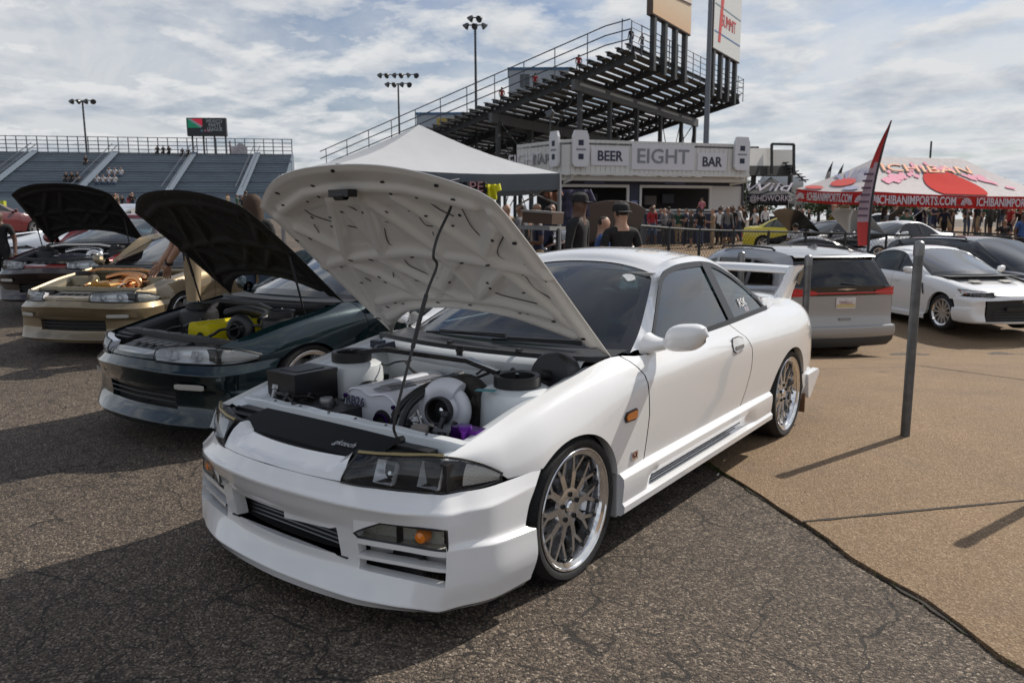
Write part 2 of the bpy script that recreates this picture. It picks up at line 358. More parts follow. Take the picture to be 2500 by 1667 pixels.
    def wheel(s, x, y, z, R=.312, rr=.258, w=.25, style='mesh', lug=True, m=None):
        'tyre, rim, spokes and brake, mirrored left and right'
        m = m or ALU; y = s.T(A3(0, y, 0).reshape(1, 3))[0, 1] if s.T else y
        for sg in (1, -1):
            b = MB(); b.lathe([(rr-.004, -.03), (rr-.008, .0), (rr-.018, -.012), (rr-.026, -.05), (rr-.035, -.11), (rr-.04, -w)], 48)
            b.lathe([(rr-.03, -.012), (rr, .0), (rr+.002, -.012), (rr-.006, -.03)], 48)
            wh = b.build('wheel', POL, s.root); wh.location = (sg*x, y, z); wh.rotation_euler = (0, 0, 0 if sg > 0 else math.pi)
            b = MB(); b.lathe([(rr-.006, -.02), (rr+.006, -.002), (rr+.02, .004), ((R+rr)/2+.006, .004), (R-.018, -.008), (R-.004, -.026), (R, -.045)]+[(R-(.005 if i % 2 else 0), -.05-i*.016) for i in range(10)]+[(R-.004, -w+.01), (R-.02, -w-.01), (rr, -w)], 56)
            b.build('tyre', RUB, wh, ang=50)
            b = MB(); b.lathe([(.0, -.10), (rr*.72, -.10), (rr*.72, -.115), (0, -.115)], 40); b.build('brake_disc', STEEL, wh)
            b = MB()
            for a in np.linspace(-.5, .5, 5): pass
            b.prism([(-.135, rr*.46*math.cos(a), rr*.46*math.sin(a)) for a in np.linspace(-.45, .45, 7)]+[(-.135, rr*.80*math.cos(a), rr*.80*math.sin(a)) for a in np.linspace(.42, -.42, 7)], (.06, 0, 0)); b.build('brake_caliper', ALU, wh)
            b = MB()
            if style == 'mesh':
                b.lathe([(0, -.052), (.03, -.05), (.034, -.038), (.062, -.036), (.082, -.04), (.086, -.055)], 30); b.build('hub', m, wh)
                b = MB(); b.lathe([(0, -.028), (.022, -.028), (.028, -.034), (.028, -.05)], 24); b.build('centre_cap', CHR, wh)
                for k in range(5):
                    a = k*2*math.pi/5+.3; b = MB(); b.lathe([(.0, -.034), (.006, -.034), (.006, -.042), (.011, -.042), (.011, -.03), (.0115, -.06)], 10, (0, .056*math.cos(a), .056*math.sin(a))); b.build('lug_nut', BLK, wh)
                N = 10; b = MB(); r1 = rr-.03
                def pq(r, a, dx): return (dx, r*math.cos(a), r*math.sin(a))
                for sd in (1, -1):
                    for (ra, wa, aa, xa, rb, wb, ab, xb) in ((.075, .019, 0, -.040, .150, .0115, sd*.035, -.044), (.150, .0115, sd*.035, -.044, r1, .0085, sd*.185, -.034)):
                        Q = []
                        for r_, w_, a_, x_ in ((ra, wa, aa, xa), (rb, wb, ab, xb)):
                            da = w_/r_; Q.append([pq(r_, a_-da, x_-.03), pq(r_, a_-da*.8, x_), pq(r_, a_+da*.8, x_), pq(r_, a_+da, x_-.03)])
                        b.grid(Q)
                me = b.mesh('spoke', m, ang=25)
                for k in range(N):
                    o = ob('spoke', me, wh); o.rotation_euler = (k*2*math.pi/N, 0, 0)
            else:
                N = style if isinstance(style, int) else 5
                b.lathe([(0, -.03), (.05, -.03), (.065, -.045)], 20); b.build('hub', m, wh); b = MB(); b.add([(-.035, .04, -.022), (-.035, .04, .022), (-.018, rr-.02, .016), (-.018, rr-.02, -.016), (-.06, .04, -.03), (-.06, .04, .03), (-.05, rr-.02, .022), (-.05, rr-.02, -.022)], [[0, 1, 2, 3], [0, 3, 7, 4], [1, 5, 6, 2]])
                me = b.mesh('spoke', m, ang=25)
                for k in range(N): o = ob('spoke', me, wh); o.rotation_euler = (k*2*math.pi/N, 0, 0)
    def net(s, N, holes, name='front_bumper', m=None, nu=5, nv=4, depth=.07, crease=(), ccrease=()):
        'symmetric skin over a control net (rows top to bottom, columns centre to side) with openings cut out'
        N = np.array(N, float); ri = list(range(len(N))); ci = list(range(N.shape[1])); NR_ = [pch(ri, N[:, j]) for j in ci]
        ri = sorted(ri+[r-k for r, k in crease]+[r+k for r, k in crease]); lin = lambda A, q: A[int(q)]*(1-q % 1)+A[min(int(q)+1, len(A)-1)]*(q % 1)
        N = np.array([lin(N, q) for q in ri]); ci = sorted(ci+[q-k for q, k in ccrease]+[q+k for q, k in ccrease]); N = np.array([[lin(row, q) for q in ci] for row in N])
        R, Cn = N.shape[:2]; F = np.concatenate([(N*A3(-1, 1, 1))[:, :0:-1], N], 1); K = F.shape[1]; c0 = Cn-1
        cu = [pch(range(K), F[r]) for r in range(R)]; U = np.arange((K-1)*nu+1)/nu
        M = np.array([[f(u) for u in U] for f in cu])
        cv = [pch(range(R), M[:, j]) for j in range(len(U))]; Vv = np.arange((R-1)*nv+1)/nv
        P = np.array([[cv[j](v) for j in range(len(U))] for v in Vv])
        def hole(i, j):
            r, c = np.interp((i+.5)/nv, range(R), ri), np.interp(abs((j+.5)/nu-c0), range(Cn), ci)
            return any(a <= r < b and p <= c < q for (a, b, p, q) in holes)
        mb = MB(); mb.grid(P, skip=hole); n, mm = P.shape[:2]
        for i in range(n-1):
            for j in range(mm-1):
                if not hole(i, j): continue
                for (di, dj, e) in ((-1, 0, ((i, j), (i, j+1))), (1, 0, ((i+1, j), (i+1, j+1))), (0, -1, ((i, j), (i+1, j))), (0, 1, ((i, j+1), (i+1, j+1)))):
                    a, b = i+di, j+dj
                    if 0 <= a < n-1 and 0 <= b < mm-1 and not hole(a, b):
                        p, q = P[e[0]], P[e[1]]; v = A3(-.25*np.sign(p[0])*depth, depth, 0); mb.add([p, q, q+v, p+v], [[0, 1, 2, 3]])
        return s.add(mb, name, m or s.p), P
    def lamp(s, bot, top, depth=.075, cut=.62, bowls=((.25, .5, .042), (.55, .5, .042)), amber=False, name='headlight', hm=None, lens=None):
        'wrap-round head lamp between two edge curves, with dark housing, chrome bowls and ribbed corner lamp'
        b = resamp(crv(bot, 8), 26); t = resamp(crv(top, 8), 26); k = np.linspace(0, 1, 8)
        P = np.array([[p*(1-v)+q*v+A3(.2, -1, .1)*.014*math.sin(math.pi*v) for v in k] for p, q in zip(b, t)])
        I = P+A3(-.25, 1, 0)*depth*np.linspace(1, .5, 26)[:, None, None]; I[:, 0] = P[:, 0]+A3(0, .008, .004); I[:, -1] = P[:, -1]+A3(0, .012, -.004); I[0] = P[0]+A3(.01, .01, 0); I[-1] = P[-1]-A3(.01, 0, 0)
        for sg in (1, -1):
            f = lambda m: s.fin(m) if sg > 0 else s.fin(m).mir()
            m = MB(); m.grid(I); h = f(m).build(name, hm or HOUS, s.root)
            m = MB(); m.grid(P); f(m).build('lens', lens or LENS, h)
            m = MB(); edge = np.concatenate([P[:, 0], P[-1, 1:], P[::-1, -1][1:], P[0, ::-1][1:-1]]); m.tube(edge, .0045, 5, closed=True); f(m).build('lamp_seal', SEAL, h)
            for (u, v, r) in bowls:
                i = int(u*25); j = int(v*7); c = I[i, j]*.45+P[i, j]*.55; d = A3(.10, -1, .42); d /= np.linalg.norm(d); m = MB()
                m.lathe([(.011, -.045), (.022, -.046), (r*.75, -.036), (r*1.05, -.012), (r*1.15, .010)], 4, c, d, a0=math.pi/4, a1=math.pi*2.25); f(m).build('reflector', mat('lamp_bowl', (.86, .87, .90), .2, .5), h)
                m = MB(); m.lathe([(0, -.02), (.008, -.02), (.009, -.05)], 8, c, d); f(m).build('bulb', mat('bulb_glass', (.75, .78, .8), .1, .6), h)
            i0 = int(cut*25); m = MB(); mm = (P*.75+I*.25)[i0:]; m.grid(mm[:, 1:-1])
            f(m).build('corner_lamp', AMB if amber else mat('ribbed_lens', (.58, .56, .53), .18, .2, bump=.8, bscale=150), h)
    def shell_tail(s):
        'boot lid, rear panel'
        sp = s.sp; ys = [y for y in np.linspace(2.72, sp['yend'], 12)]; u = np.linspace(1, -1, 21); rows = []
        for y in ys:
            c = s.secf(y).reshape(-1, 2)[-1]; k = (y-2.72)/(sp['yend']-2.72); rows.append([A3(c[0]*q, y+.07*(1-abs(q)**2.5)*k, c[1]+.035*(1-abs(q)**2)) for q in u])
        mb = MB(); mb.grid(rows); s.add(mb, 'boot_lid', s.p)
        c = s.sec(sp['yend'], .2, 14); rows = [[A3(x*q, sp['yend']+.08*(1-abs(q)**3), z) for q in u] for x, z in c]; mb = MB(); mb.grid(rows); s.add(mb, 'rear_panel', s.p)
        mb = MB(); mb.box((.48, sp['yend']+.075, .68), (.34, .06, .13)); s.both(mb, 'tail_lamp', REDL)
    def cabin(s, y0=.75, rhd=True):
        mb = MB(); mb.grid([[(x, y0-.28+.0*x, .86), (x, y0+.12, .90), (x, y0+.20, .84), (x, y0+.22, .55)] for x in np.linspace(-.70, .70, 9)]); s.add(mb, 'dashboard', INT)
        sx = -.36 if rhd else .36
        mb = MB(); mb.tube([(sx+.18*math.cos(a), y0+.36+.05*math.sin(a), .84+.17*math.sin(a)) for a in np.linspace(0, 2*math.pi, 25)[:-1]], .015, 6, closed=True); mb.tube([(sx, y0+.36, .84), (sx, y0+.12, .80)], .03, 8)
        mb.bar((sx-.17, y0+.36, .84), (sx+.17, y0+.36, .84), .03, .03); s.add(mb, 'steering_wheel', BLK)
        for (x, y) in ((-.37, 1.55), (.37, 1.55)):
            mb = MB(); q = [(y-.28, .48), (y-.26, .54), (y+.12, .52), (y+.20, .62), (y+.33, 1.02), (y+.42, 1.02), (y+.34, .60), (y+.25, .44)]
            mb.prism([(x-.23, a, b) for a, b in q], (.46, 0, 0)); mb.box((x, y+.42, 1.10), (.24, .09, .15)); s.add(mb, 'seat', SEATM, ang=50)
        mb = MB(); mb.box((0, 2.32, .62), (1.2, .5, .35)); mb.box((0, 2.58, .80), (1.2, .12, .34)); s.add(mb, 'rear_bench', SEATM)
        mb = MB(); mb.box((0, 1.42, 1.225), (.20, .03, .055)); s.add(mb, 'rear_view_mirror', BLK)
        for x in (-.32, .32): mb = MB(); mb.box((x, 1.36, 1.205), (.44, .16, .018)); s.add(mb, 'sun_visor', mat('visor_cloth', (.25, .25, .25), .9))
    def mirror(s, o=(.84, .74, .90), m=None, sc=1.):
        m = m or s.p; mb = MB(); pr = []
        for t in np.linspace(0, 1, 11):
            h = .064*sc*(1-abs(2*t-1)**3.2)**.5+.004; dd = .052*sc*(1-abs(2*t-1)**3)**.5+.004; x = o[0]+.02+t*.19*sc; a = np.linspace(0, 2*math.pi, 17)[:-1]
            pr.append([(x+.012*math.sin(q), o[1]+.055*t+dd*np.sign(math.cos(q))*abs(math.cos(q))**.8*(1.15 if math.cos(q) < 0 else .75), o[2]+.045+h*np.sign(math.sin(q))*abs(math.sin(q))**.8+.012*t) for q in a])
        mb.grid(pr, cv=True); L_ = s.both(mb, 'door_mirror', m)
        mb = MB(); mb.grid([[(o[0]-.055+.10*t+.012*math.cos(a), o[1]-.02+.035*t+(.075-.035*t)*math.cos(a), o[2]-.012+.03*t+(.030-.004*t)*math.sin(a)+.05*(1-t)**2*max(0, math.sin(a))) for a in np.linspace(0, 2*math.pi, 15)[:-1]] for t in np.linspace(0, 1, 6)], cv=True)
        for p_, q in zip(L_, (mb, mb.mir())): s.fin(q).build('mirror_foot', m, p_)
        mb = MB(); t = np.linspace(.06, .94, 9); mb.grid([[(o[0]+.02+q*.19*sc, o[1]+.055*q+.036*sc*(1-abs(2*q-1)**3)**.5, o[2]+.05+v*.05*sc*(1-abs(2*q-1)**4)) for v in (-1, 0, 1)] for q in t])
        for p_, q in zip(L_, (mb, mb.mir())): s.fin(q).build('mirror_glass', CHR, p_)
# ------------------------------------------------------------------ bonnet, engine bay
RIBS = [[(0, 1.10), (.18, .77), (.205, .43)], [(.20, 1.11), (.45, .74), (.63, .27)], [(0, .745), (.42, .70), (.70, .64)], [(.23, .69), (-.08, .40)], [(.48, .66), (.18, .41)],
        [(0, .41), (.30, .395), (.56, .33)], [(.61, .93), (.45, .76)], [(0, 1.185), (.30, 1.16), (.58, 1.06)], [(.655, 1.02), (.665, .6), (.665, .12)], [(.0, .345), (.35, .30), (.60, .18)]]
POCK = [[(.19, 1.05), (.03, 1.05), (.10, .92), (.17, .86)], [(.26, 1.07), (.55, 1.03), (.57, .98), (.44, .82)], [(.22, .98), (.38, .80), (.23, .79)], [(.07, .88), (.13, .79), (-.0, .79), (-.0, .95)], [(.56, .84), (.51, .75), (.62, .70), (.63, .90)], [(.27, .66), (.42, .64), (.24, .49)], [(.05, .68), (.17, .68), (.17, .62), (.0, .47)], [(.30, .45), (.50, .58), (.56, .40)], [(.58, .60), (.63, .58), (.645, .30)]]
GAPS = [[(-.203, 1.133), (-.16, 1.075), (-.121, 1.021)], [(-.445, 1.068), (-.432, 1.004), (-.307, .937), (-.22, .907)], [(-.487, .944), (-.513, .838), (-.482, .754), (-.332, .758), (-.261, .785)], [(-.502, .653), (-.502, .556), (-.476, .5)], [(.024, 1.029), (-.012, .969), (-.001, .944), (.09, .929)], [(-.048, .901), (-.097, .819), (-.083, .783), (.108, .777)], [(.235, 1.019), (.221, .945), (.239, .918), (.341, .928)], [(.345, 1.101), (.375, 1.026), (.426, .984)], [(.511, 1.057), (.481, .922), (.51, .86), (.608, .962)], [(.625, .881), (.518, .768), (.536, .719), (.666, .685)], [(-.094, .702), (-.083, .619), (.114, .494)], [(-.219, .626), (-.307, .498), (-.268, .472), (-.023, .466)], [(.199, .688), (.17, .531), (.229, .483), (.358, .593)], [(.316, .464), (.36, .442), (.527, .406)], [(.574, .612), (.582, .523), (.652, .425)], [(.229, .879), (.212, .789), (.387, .753)]]
HOLES = [(.50, 1.18, 0), (.22, 1.205, 0), (.0, 1.29, 0), (.53, 1.11, 0), (.68, .86, 0), (.35, 1.125, 1), (.23, 1.15, 1), (.22, 1.03, 2), (.07, 1.018, 1), (.30, 1.0, 2), (.46, .99, 1), (.57, .873, 1), (.38, .925, 2), (.43, .696, 2), (.0, .727, 2), (.29, .707, 2), (.58, .634, 2), (.69, .62, 1), (.35, .567, 1), (.10, .55, 2), (.335, .522, 1), (.52, .513, 2), (.435, .334, 0), (.10, .361, 0), (.378, .324, 2), (.54, .269, 0), (.667, .187, 0)]
def segd(X, T, a, b):
    a = A3(*a); b = A3(*b); d = b-a; t = np.clip(((X-a[0])*d[0]+(T-a[1])*d[1])/(d@d), 0, 1); return np.hypot(X-a[0]-d[0]*t, T-a[1]-d[1]*t)
def pold(X, T, poly):
    'signed distance (positive inside) to a convex-ish polygon'
    P = np.array(poly); c = P.mean(0); D = np.full(X.shape, 9.)
    for i in range(len(P)):
        a, b = P[i], P[(i+1) % len(P)]; e = b-a; n = A3(-e[1], e[0]); n = n/np.linalg.norm(n); n = n if n@(c-a) > 0 else -n; D = np.minimum(D, (X-a[0])*n[0]+(T-a[1])*n[1])
    return D
def hood(s, ang=40, inner=None, hy=.48, hz=.88, W=.728, Lc=1.32, Le=1.10, parts=True, nx=150, ny=120, closed=False, Rr=.30, ribs=True):
    inner = inner or s.p; th = RAD(ang); ey = A3(0, -math.cos(th), math.sin(th)); en = A3(0, math.sin(th), math.cos(th)); O = A3(0, hy, hz)
    a = np.linspace(-1, 1, nx)[:, None]; b = np.linspace(0, 1, ny)[None]
    r = Rr*(1-np.abs(a)**2.5); f = Le+(Lc-Le)*(1-np.abs(a)**2.6); T = r+(f-r)*b; X = a*W*(1-.03*np.clip((T-.6)/.6, 0, 1)**2)
    H = .035*(1-np.abs(a)**2)*(.4+.6*b)-.14*np.clip(T-.95, 0, 1)**2*2.2-.02*np.clip(np.abs(a)-.93, 0, 1)/.07*.5
    def mp(X, T, H): return O+X[..., None]*A3(1, 0, 0)+T[..., None]*ey+H[..., None]*en
    out = mp(X, T, H+np.zeros_like(X)); mb = MB(); mb.grid(out); o = s.fin(mb).build('bonnet', s.p, s.root)
    R = np.zeros_like(X)
    if ribs:
        D = np.full(X.shape, 9.)
        for L_ in RIBS:
            for p, q in zip(L_[:-1], L_[1:]):
                for sg in (1, -1): D = np.minimum(D, segd(X*sg, T, p, q))
        R = 1/(1+np.exp((D-.026)/.0055)); q = np.full(X.shape, -9.)
        for p in POCK:
            for sg in (1, -1): q = np.maximum(q, pold(X*sg, T, p))
        R = R-.30*(1/(1+np.exp(-q/.005)))*(1-R)
    edge = np.minimum(np.minimum((1-np.abs(a))*W, (T-r)), (f-T)); ed = np.clip(edge/.03, 0, 1)
    Hi = H-.004-.022*ed*(.50+.95*R); mb = MB(); P = mp(X, T, Hi+np.zeros_like(X)); mb.grid(P)
    for e1, e2 in ((out[0], P[0]), (out[-1], P[-1]), (out[:, 0], P[:, 0]), (out[:, -1], P[:, -1])): mb.grid(np.stack([e1, e2], 1))
    s.fin(mb).build('inner_frame', inner, o, ang=60)
    if ribs and parts:
        hm = MB()
        for (x, t, k) in HOLES:
            for sg in ((1, -1) if x else (1,)):
                i = int(np.argmin(abs(a[:, 0]*W-x*sg))); j = int(np.argmin(abs(T[i]-t))); c = P[i, j]-en*.0015; sx, sy = ((.014, .009), (.009, .009), (.016, .006))[k]
                q = [c+A3(1, 0, 0)*sx*math.cos(u)+ey*sy*math.sin(u)+ey*.25*sx*math.cos(u)*sg for u in np.linspace(0, 2*math.pi, 11)[:-1]]
                m2 = MB(); m2.prism(q, en*.001); s.fin(m2).build('frame_hole', BLK, o, smooth=False)
        for p in GAPS:
            q = crv(p, 6); h0 = .035*(1-np.abs(q[:, 0]/W)**2)*(.4+.6*np.clip((q[:, 1]-.25)/.95, 0, 1))-.14*np.clip(q[:, 1]-.95, 0, 1)**2*2.2
            m2 = MB(); m2.tube([O+A3(x, 0, 0)+ey*t+en*(h-.0135) for (x, t), h in zip(q, h0)], .0022, 5); s.fin(m2).build('frame_gap', BLK, o)
        if parts == 2:
            m2 = MB(); c = O+ey*1.20-en*.05; m2.box(c, (.12, .05, .03)); m2.lathe([(.018, -.03), (.018, .03)], 10, c-en*.015, (1, 0, 0)); s.fin(m2).build('bonnet_catch', BLK, o)
    return o, (lambda x, t, h=0: O+A3(x, 0, 0)+ey*t+en*h)
Car.hood = hood

def bay(s, pnt, dark=False, plate=True, eng='white', tower=True):
    'open engine bay: inner wings, firewall, radiator support, strut towers and brace'
    for sg in (1,):
        P = []
        for y in np.linspace(-.60, .36, 14):
            e = s.secf(y).reshape(-1, 2)[-1]; x, z = e
            P.append([(x-.012, y, z-.018), (x-.05, y, z-.026), (x-.075, y, z-.03), (x-.105, y, z-.055), (x-.125, y, z-.12), (x-.14, y, .40)])
        mb = MB(); mb.grid(P); s.both(mb, 'inner_wing', pnt)
        if tower:
            mb = MB(); mb.lathe([(.0, .0), (.125, .0), (.15, -.015), (.158, -.05), (.175, -.40)], 28, (.535, -.0, .795), (0, 0, 1)); s.both(mb, 'strut_tower', pnt)
            mb = MB(); mb.lathe([(.078, .0), (.078, .045), (.098, .05), (.102, .045), (.102, .0)], 28, (.535, -.0, .797), (0, 0, 1)); mb.lathe([(0, .004), (.077, .004)], 20, (.535, 0, .797), (0, 0, 1))
            S_ = s.both(mb, 'strut_mount', BLK); mb = MB(); mb.lathe([(0, .05), (.008, .05), (.008, 0)], 8, (.535, 0, .80), (0, 0, 1))
            for o_, q in zip(S_, (mb, mb.mir())): q.build('strut_bolt', CHR, o_)
    mb = MB(); x = np.linspace(-.66, .66, 13); mb.grid([[(q, .34-.10*(1-(q/.66)**2), .40), (q, .33-.10*(1-(q/.66)**2), .78), (q, .315-.10*(1-(q/.66)**2), .80), (q, .31-.10*(1-(q/.66)**2), .84), (q, .335-.10*(1-(q/.66)**2), .862), (q, .37-.10*(1-(q/.66)**2), .868)] for q in x]); s.add(mb, 'firewall', pnt)
    mb = MB(); x = np.linspace(-.73, .73, 21); mb.grid([[(q, .35-.10*(1-(q/.66)**2), .862), (q, .37-.10*(1-(q/.7)**2), .884), (q, .50-.16*(1-(q/.73)**2), .878), (q, .62-.20*(1-(q/.73)**2), .89)] for q in x]); s.add(mb, 'cowl_panel', mat('cowl_black', (.011, .011, .011), .5, bump=.2, bscale=40))
    mb = MB(); mb.grid([[(x_, y, .36) for x_ in (-.62, 0, .62)] for y in (-.62, .34)]); s.add(mb, 'bay_floor', LIN)
    # radiator support bar with kinked ends, radiator and dark top plate
    mb = MB(); xs = np.linspace(-.67, .69, 28); rows = []
    for q in xs:
        k = max(0, abs(q)-.50)/.18; yb = -.575+.03*k; zt = .700-.012*k+.006*math.sin(q*23)*.4; rows.append([(q, yb-.005, zt-.05), (q, yb, zt-.006), (q, yb+.006, zt), (q, yb+.046, zt+.002), (q, yb+.052, zt-.004), (q, yb+.052, zt-.04)])
    mb.grid(rows); sb = s.add(mb, 'radiator_support', pnt)
    for q in (-.42, -.24, -.05, .12, .3, .52): m2 = MB(); m2.lathe([(0, .004), (.006, .004), (.006, 0)], 8, (q, -.55, .7015), (0, 0, 1)); s.add(m2, 'support_hole', BLK, sb)
    mb = MB(); mb.box((0, -.47, .54), (1.0, .06, .24)); s.add(mb, 'radiator', mat('radiator_black', (.02, .02, .02), .5, .3))
    if plate:
        mb = MB(); mb.grid([[(x_, y, z+.004*(1-(x_/.5)**2)) for (y, z) in ((-.582, .672), (-.64, .662), (-.70, .645), (-.745, .626), (-.752, .60))] for x_ in np.linspace(-.44, .43, 9)]); s.add(mb, 'cooling_plate', mat('satin_black_panel', (.005, .006, .008), .7, spec=.25))
    mb = MB(); mb.box((.56, -.62, .60), (.34, .10, .10)); mb.box((.50, -.60, .655), (.2, .05, .02)); s.both(mb, 'lamp_backing', BLK)
Car.bay = bay
def bundle(s, name, m, n, seed, box, r=.008, L=.25):
    'tangle of hoses and looms inside a box, each its own part'
    rg = random.Random(seed)
    for _ in range(n):
        p = A3(*[rg.uniform(a, b) for a, b in box]); d = A3(rg.uniform(-1, 1), rg.uniform(-1, 1), rg.uniform(-.3, .3)); q = [p]
        for k in range(4): d = d+A3(rg.uniform(-.7, .7), rg.uniform(-.7, .7), rg.uniform(-.5, .3)); d /= np.linalg.norm(d); q.append(np.clip(q[-1]+d*L/4, [b[0] for b in box], [b[1] for b in box]))
        mb = MB(); mb.tube(crv(q, 5), r*rg.uniform(.6, 1.3), 6); s.add(mb, name, m)
    
Car.bundle = bundle

NET33 = [
 [(0, -.895, .575), (.20, -.88, .572), (.34, -.85, .566), (.425, -.827, .56), (.58, -.758, .55), (.722, -.682, .546), (.80, -.538, .548), (.847, -.262, .557)],
 [(0, -.932, .512), (.20, -.92, .510), (.35, -.892, .502), (.44, -.87, .498), (.62, -.802, .49), (.762, -.716, .487), (.838, -.55, .488), (.856, -.312, .50)],
 [(0, -.905, .44), (.20, -.893, .44), (.345, -.867, .44), (.43, -.846, .44), (.605, -.786, .44), (.766, -.718, .44), (.838, -.55, .44), (.856, -.353, .44)],
 [(0, -.880, .395), (.20, -.870, .395), (.335, -.847, .395), (.425, -.832, .395), (.60, -.780, .395), (.766, -.718, .395), (.838, -.55, .378), (.856, -.376, .368)],
 [(0, -.872, .36), (.20, -.862, .36), (.335, -.840, .36), (.425, -.826, .36), (.60, -.778, .36), (.770, -.722, .36), (.860, -.55, .356), (.884, -.345, .350)],
 [(0, -.855, .27), (.20, -.845, .27), (.335, -.826, .27), (.425, -.815, .27), (.597, -.776, .27), (.772, -.730, .27), (.866, -.55, .265), (.892, -.345, .265)],
 [(0, -.855, .24), (.20, -.845, .24), (.335, -.828, .24), (.425, -.820, .24), (.597, -.784, .24), (.772, -.736, .235), (.864, -.55, .23), (.890, -.350, .23)],
 [(0, -.905, .152), (.20, -.897, .152), (.335, -.885, .152), (.43, -.870, .15), (.60, -.818, .148), (.750, -.750, .146), (.842, -.55, .145), (.872, -.368, .155)],
 [(0, -.895, .118), (.20, -.885, .118), (.335, -.868, .118), (.43, -.850, .116), (.60, -.778, .114), (.718, -.702, .112), (.812, -.54, .118), (.845, -.380, .128)],
 [(0, -.82, .112), (.20, -.81, .112), (.32, -.79, .112), (.41, -.77, .112), (.56, -.70, .112), (.67, -.62, .112), (.76, -.52, .118), (.80, -.39, .128)]]

# ================================================================== white coupe, bonnet up
c = Car('white_coupe', 'white two-door sports coupe with bonnet propped open in the foreground', 'car', WHITE)
sp = R33
c.both(c.panel(-.655, .575, None, None), 'front_wing', WHITE) if 0 else None
g1 = sp['gap1']; g2 = sp['gap2']
c.both(c.panel(-.655, .566, None, g1), 'front_wing', WHITE)
_D = c.both(c.panel(.572, 1.84, [(a, b+.009) for a, b in g1], [(a, b-.005) for a, b in g2]), 'door', WHITE)
c.both(c.panel(1.846, sp['yend'], [(a, b+.004) for a, b in g2], None), 'rear_wing', WHITE)
for (ya_, yb_) in ((.45, .7), (1.6, 2.1)): mb = MB(); mb.grid([[(.80, y, z) for y in (ya_, yb_)] for z in (.38, .6, .80)]); c.both(mb, 'door_jamb', BLK)
c.liners(); c.under(-.4, 3.4)
c.glasshouse(GLS, glassmat('windscreen_glass', (.20, .27, .28), .95)); c.shell_tail(); c.cabin()
c.wheel(.845, 0, .312); c.wheel(.85, 2.72, .312)
c.mirror((.845, .735, .90))
# door handle
for k, (dr, sg) in enumerate(zip(_D, (1, -1))):
    f = lambda q: q if sg > 0 else q.mir()
    o = [(1.60, .80), (1.625, .833), (1.72, .836), (1.775, .822), (1.785, .785), (1.755, .752), (1.64, .746), (1.605, .762)]
    m2 = MB(); m2.prism([(.8725-.030*max(0, (z-.778)/.05)*.6-.002, y, z) for y, z in o], (.004, 0, 0)); f(m2).build('handle_surround', BLK, dr, smooth=False)
    m2 = MB(); m2.prism([(.8715-.018*max(0, (z-.778)/.05), 1.695+(y-1.695)*.93, .79+(z-.79)*.90) for y, z in o], (.006, 0, 0)); f(m2).build('handle_cup', WHITE, dr)
    m2 = MB(); m2.box((.8775, 1.69, .777), (.006, .12, .022)); f(m2).build('handle_pull', mat('handle_grey', (.25, .25, .25), .4), dr)
# amber marker, badge
for sg in (1, -1):
    f = lambda q: q if sg > 0 else q.mir()
    m2 = MB(); m2.prism([(.861, y, z) for y, z in ((.365, .606), (.352, .63), (.37, .652), (.46, .656), (.474, .644), (.468, .616), (.452, .604))], (.010, 0, 0)); b_ = f(m2).build('side_marker', BLK, c.root, smooth=False)
    m2 = MB(); m2.prism([(.8705, y, z) for y, z in ((.372, .614), (.364, .63), (.378, .645), (.456, .649), (.464, .641), (.459, .62), (.449, .612))], (.005, 0, 0)); f(m2).build('marker_lens', AMB, b_)
    m2 = MB(); m2.box((.861, .462, .432), (.008, .055, .042)); b_ = f(m2).build('wing_badge', CHR, c.root)
    text('GT', .036, (sg*.8665, .462, .432), (0, sg, 0), (0, 0, 1), mat('badge_red', (.16, .02, .02), .4), 'badge_letters', b_, .001)
# sills (side skirts)
m2 = MB(); P = []
for y in np.linspace(.33, 2.29, 44):
    z1 = sp['sill'](y); rc = .018 if .60 < y < 2.0 else .0; rc *= min(1, (y-.58)/.06) if y < 1 else min(1, max(0, (2.02-y)/.2))
    P.append([(.846, y, z1+.004), (.862, y, z1-.002), (.882, y, z1-.022), (.884, y, z1-.05), (.866+.014-rc*1.6, y, z1-.10), (.862+.014-rc*1.8, y, z1-.135), (.888, y, z1-.150), (.886, y, z1-.18), (.868, y, z1-.196), (.80, y, z1-.20)])
m2.grid(P); P = np.array(P); m2.add(P[0], [list(range(len(P[0])))]); m2.add(P[-1], [list(range(len(P[-1])))[::-1]]); S_ = c.both(m2, 'side_skirt', WHITE)
for j, dz in enumerate((.098, .112, .126)):
    m2 = MB(); m2.tube([(.854+.001*j, y, sp['sill'](y)-dz) for y in np.linspace(.64, 1.80-.08*j, 16)], .0035, 5)
    for o_, q in zip(S_, (m2, m2.mir())): q.build('skirt_groove', mat('groove_shadow_strip', (.05, .055, .065), .5), o_)  # dark tubes stand in for the shade inside the skirt grooves
m2 = MB(); m2.box((.75, .325, .275), (.20, .012, .20)); c.both(m2, 'mud_guard', mat('guard_grey', (.40, .40, .40), .6))
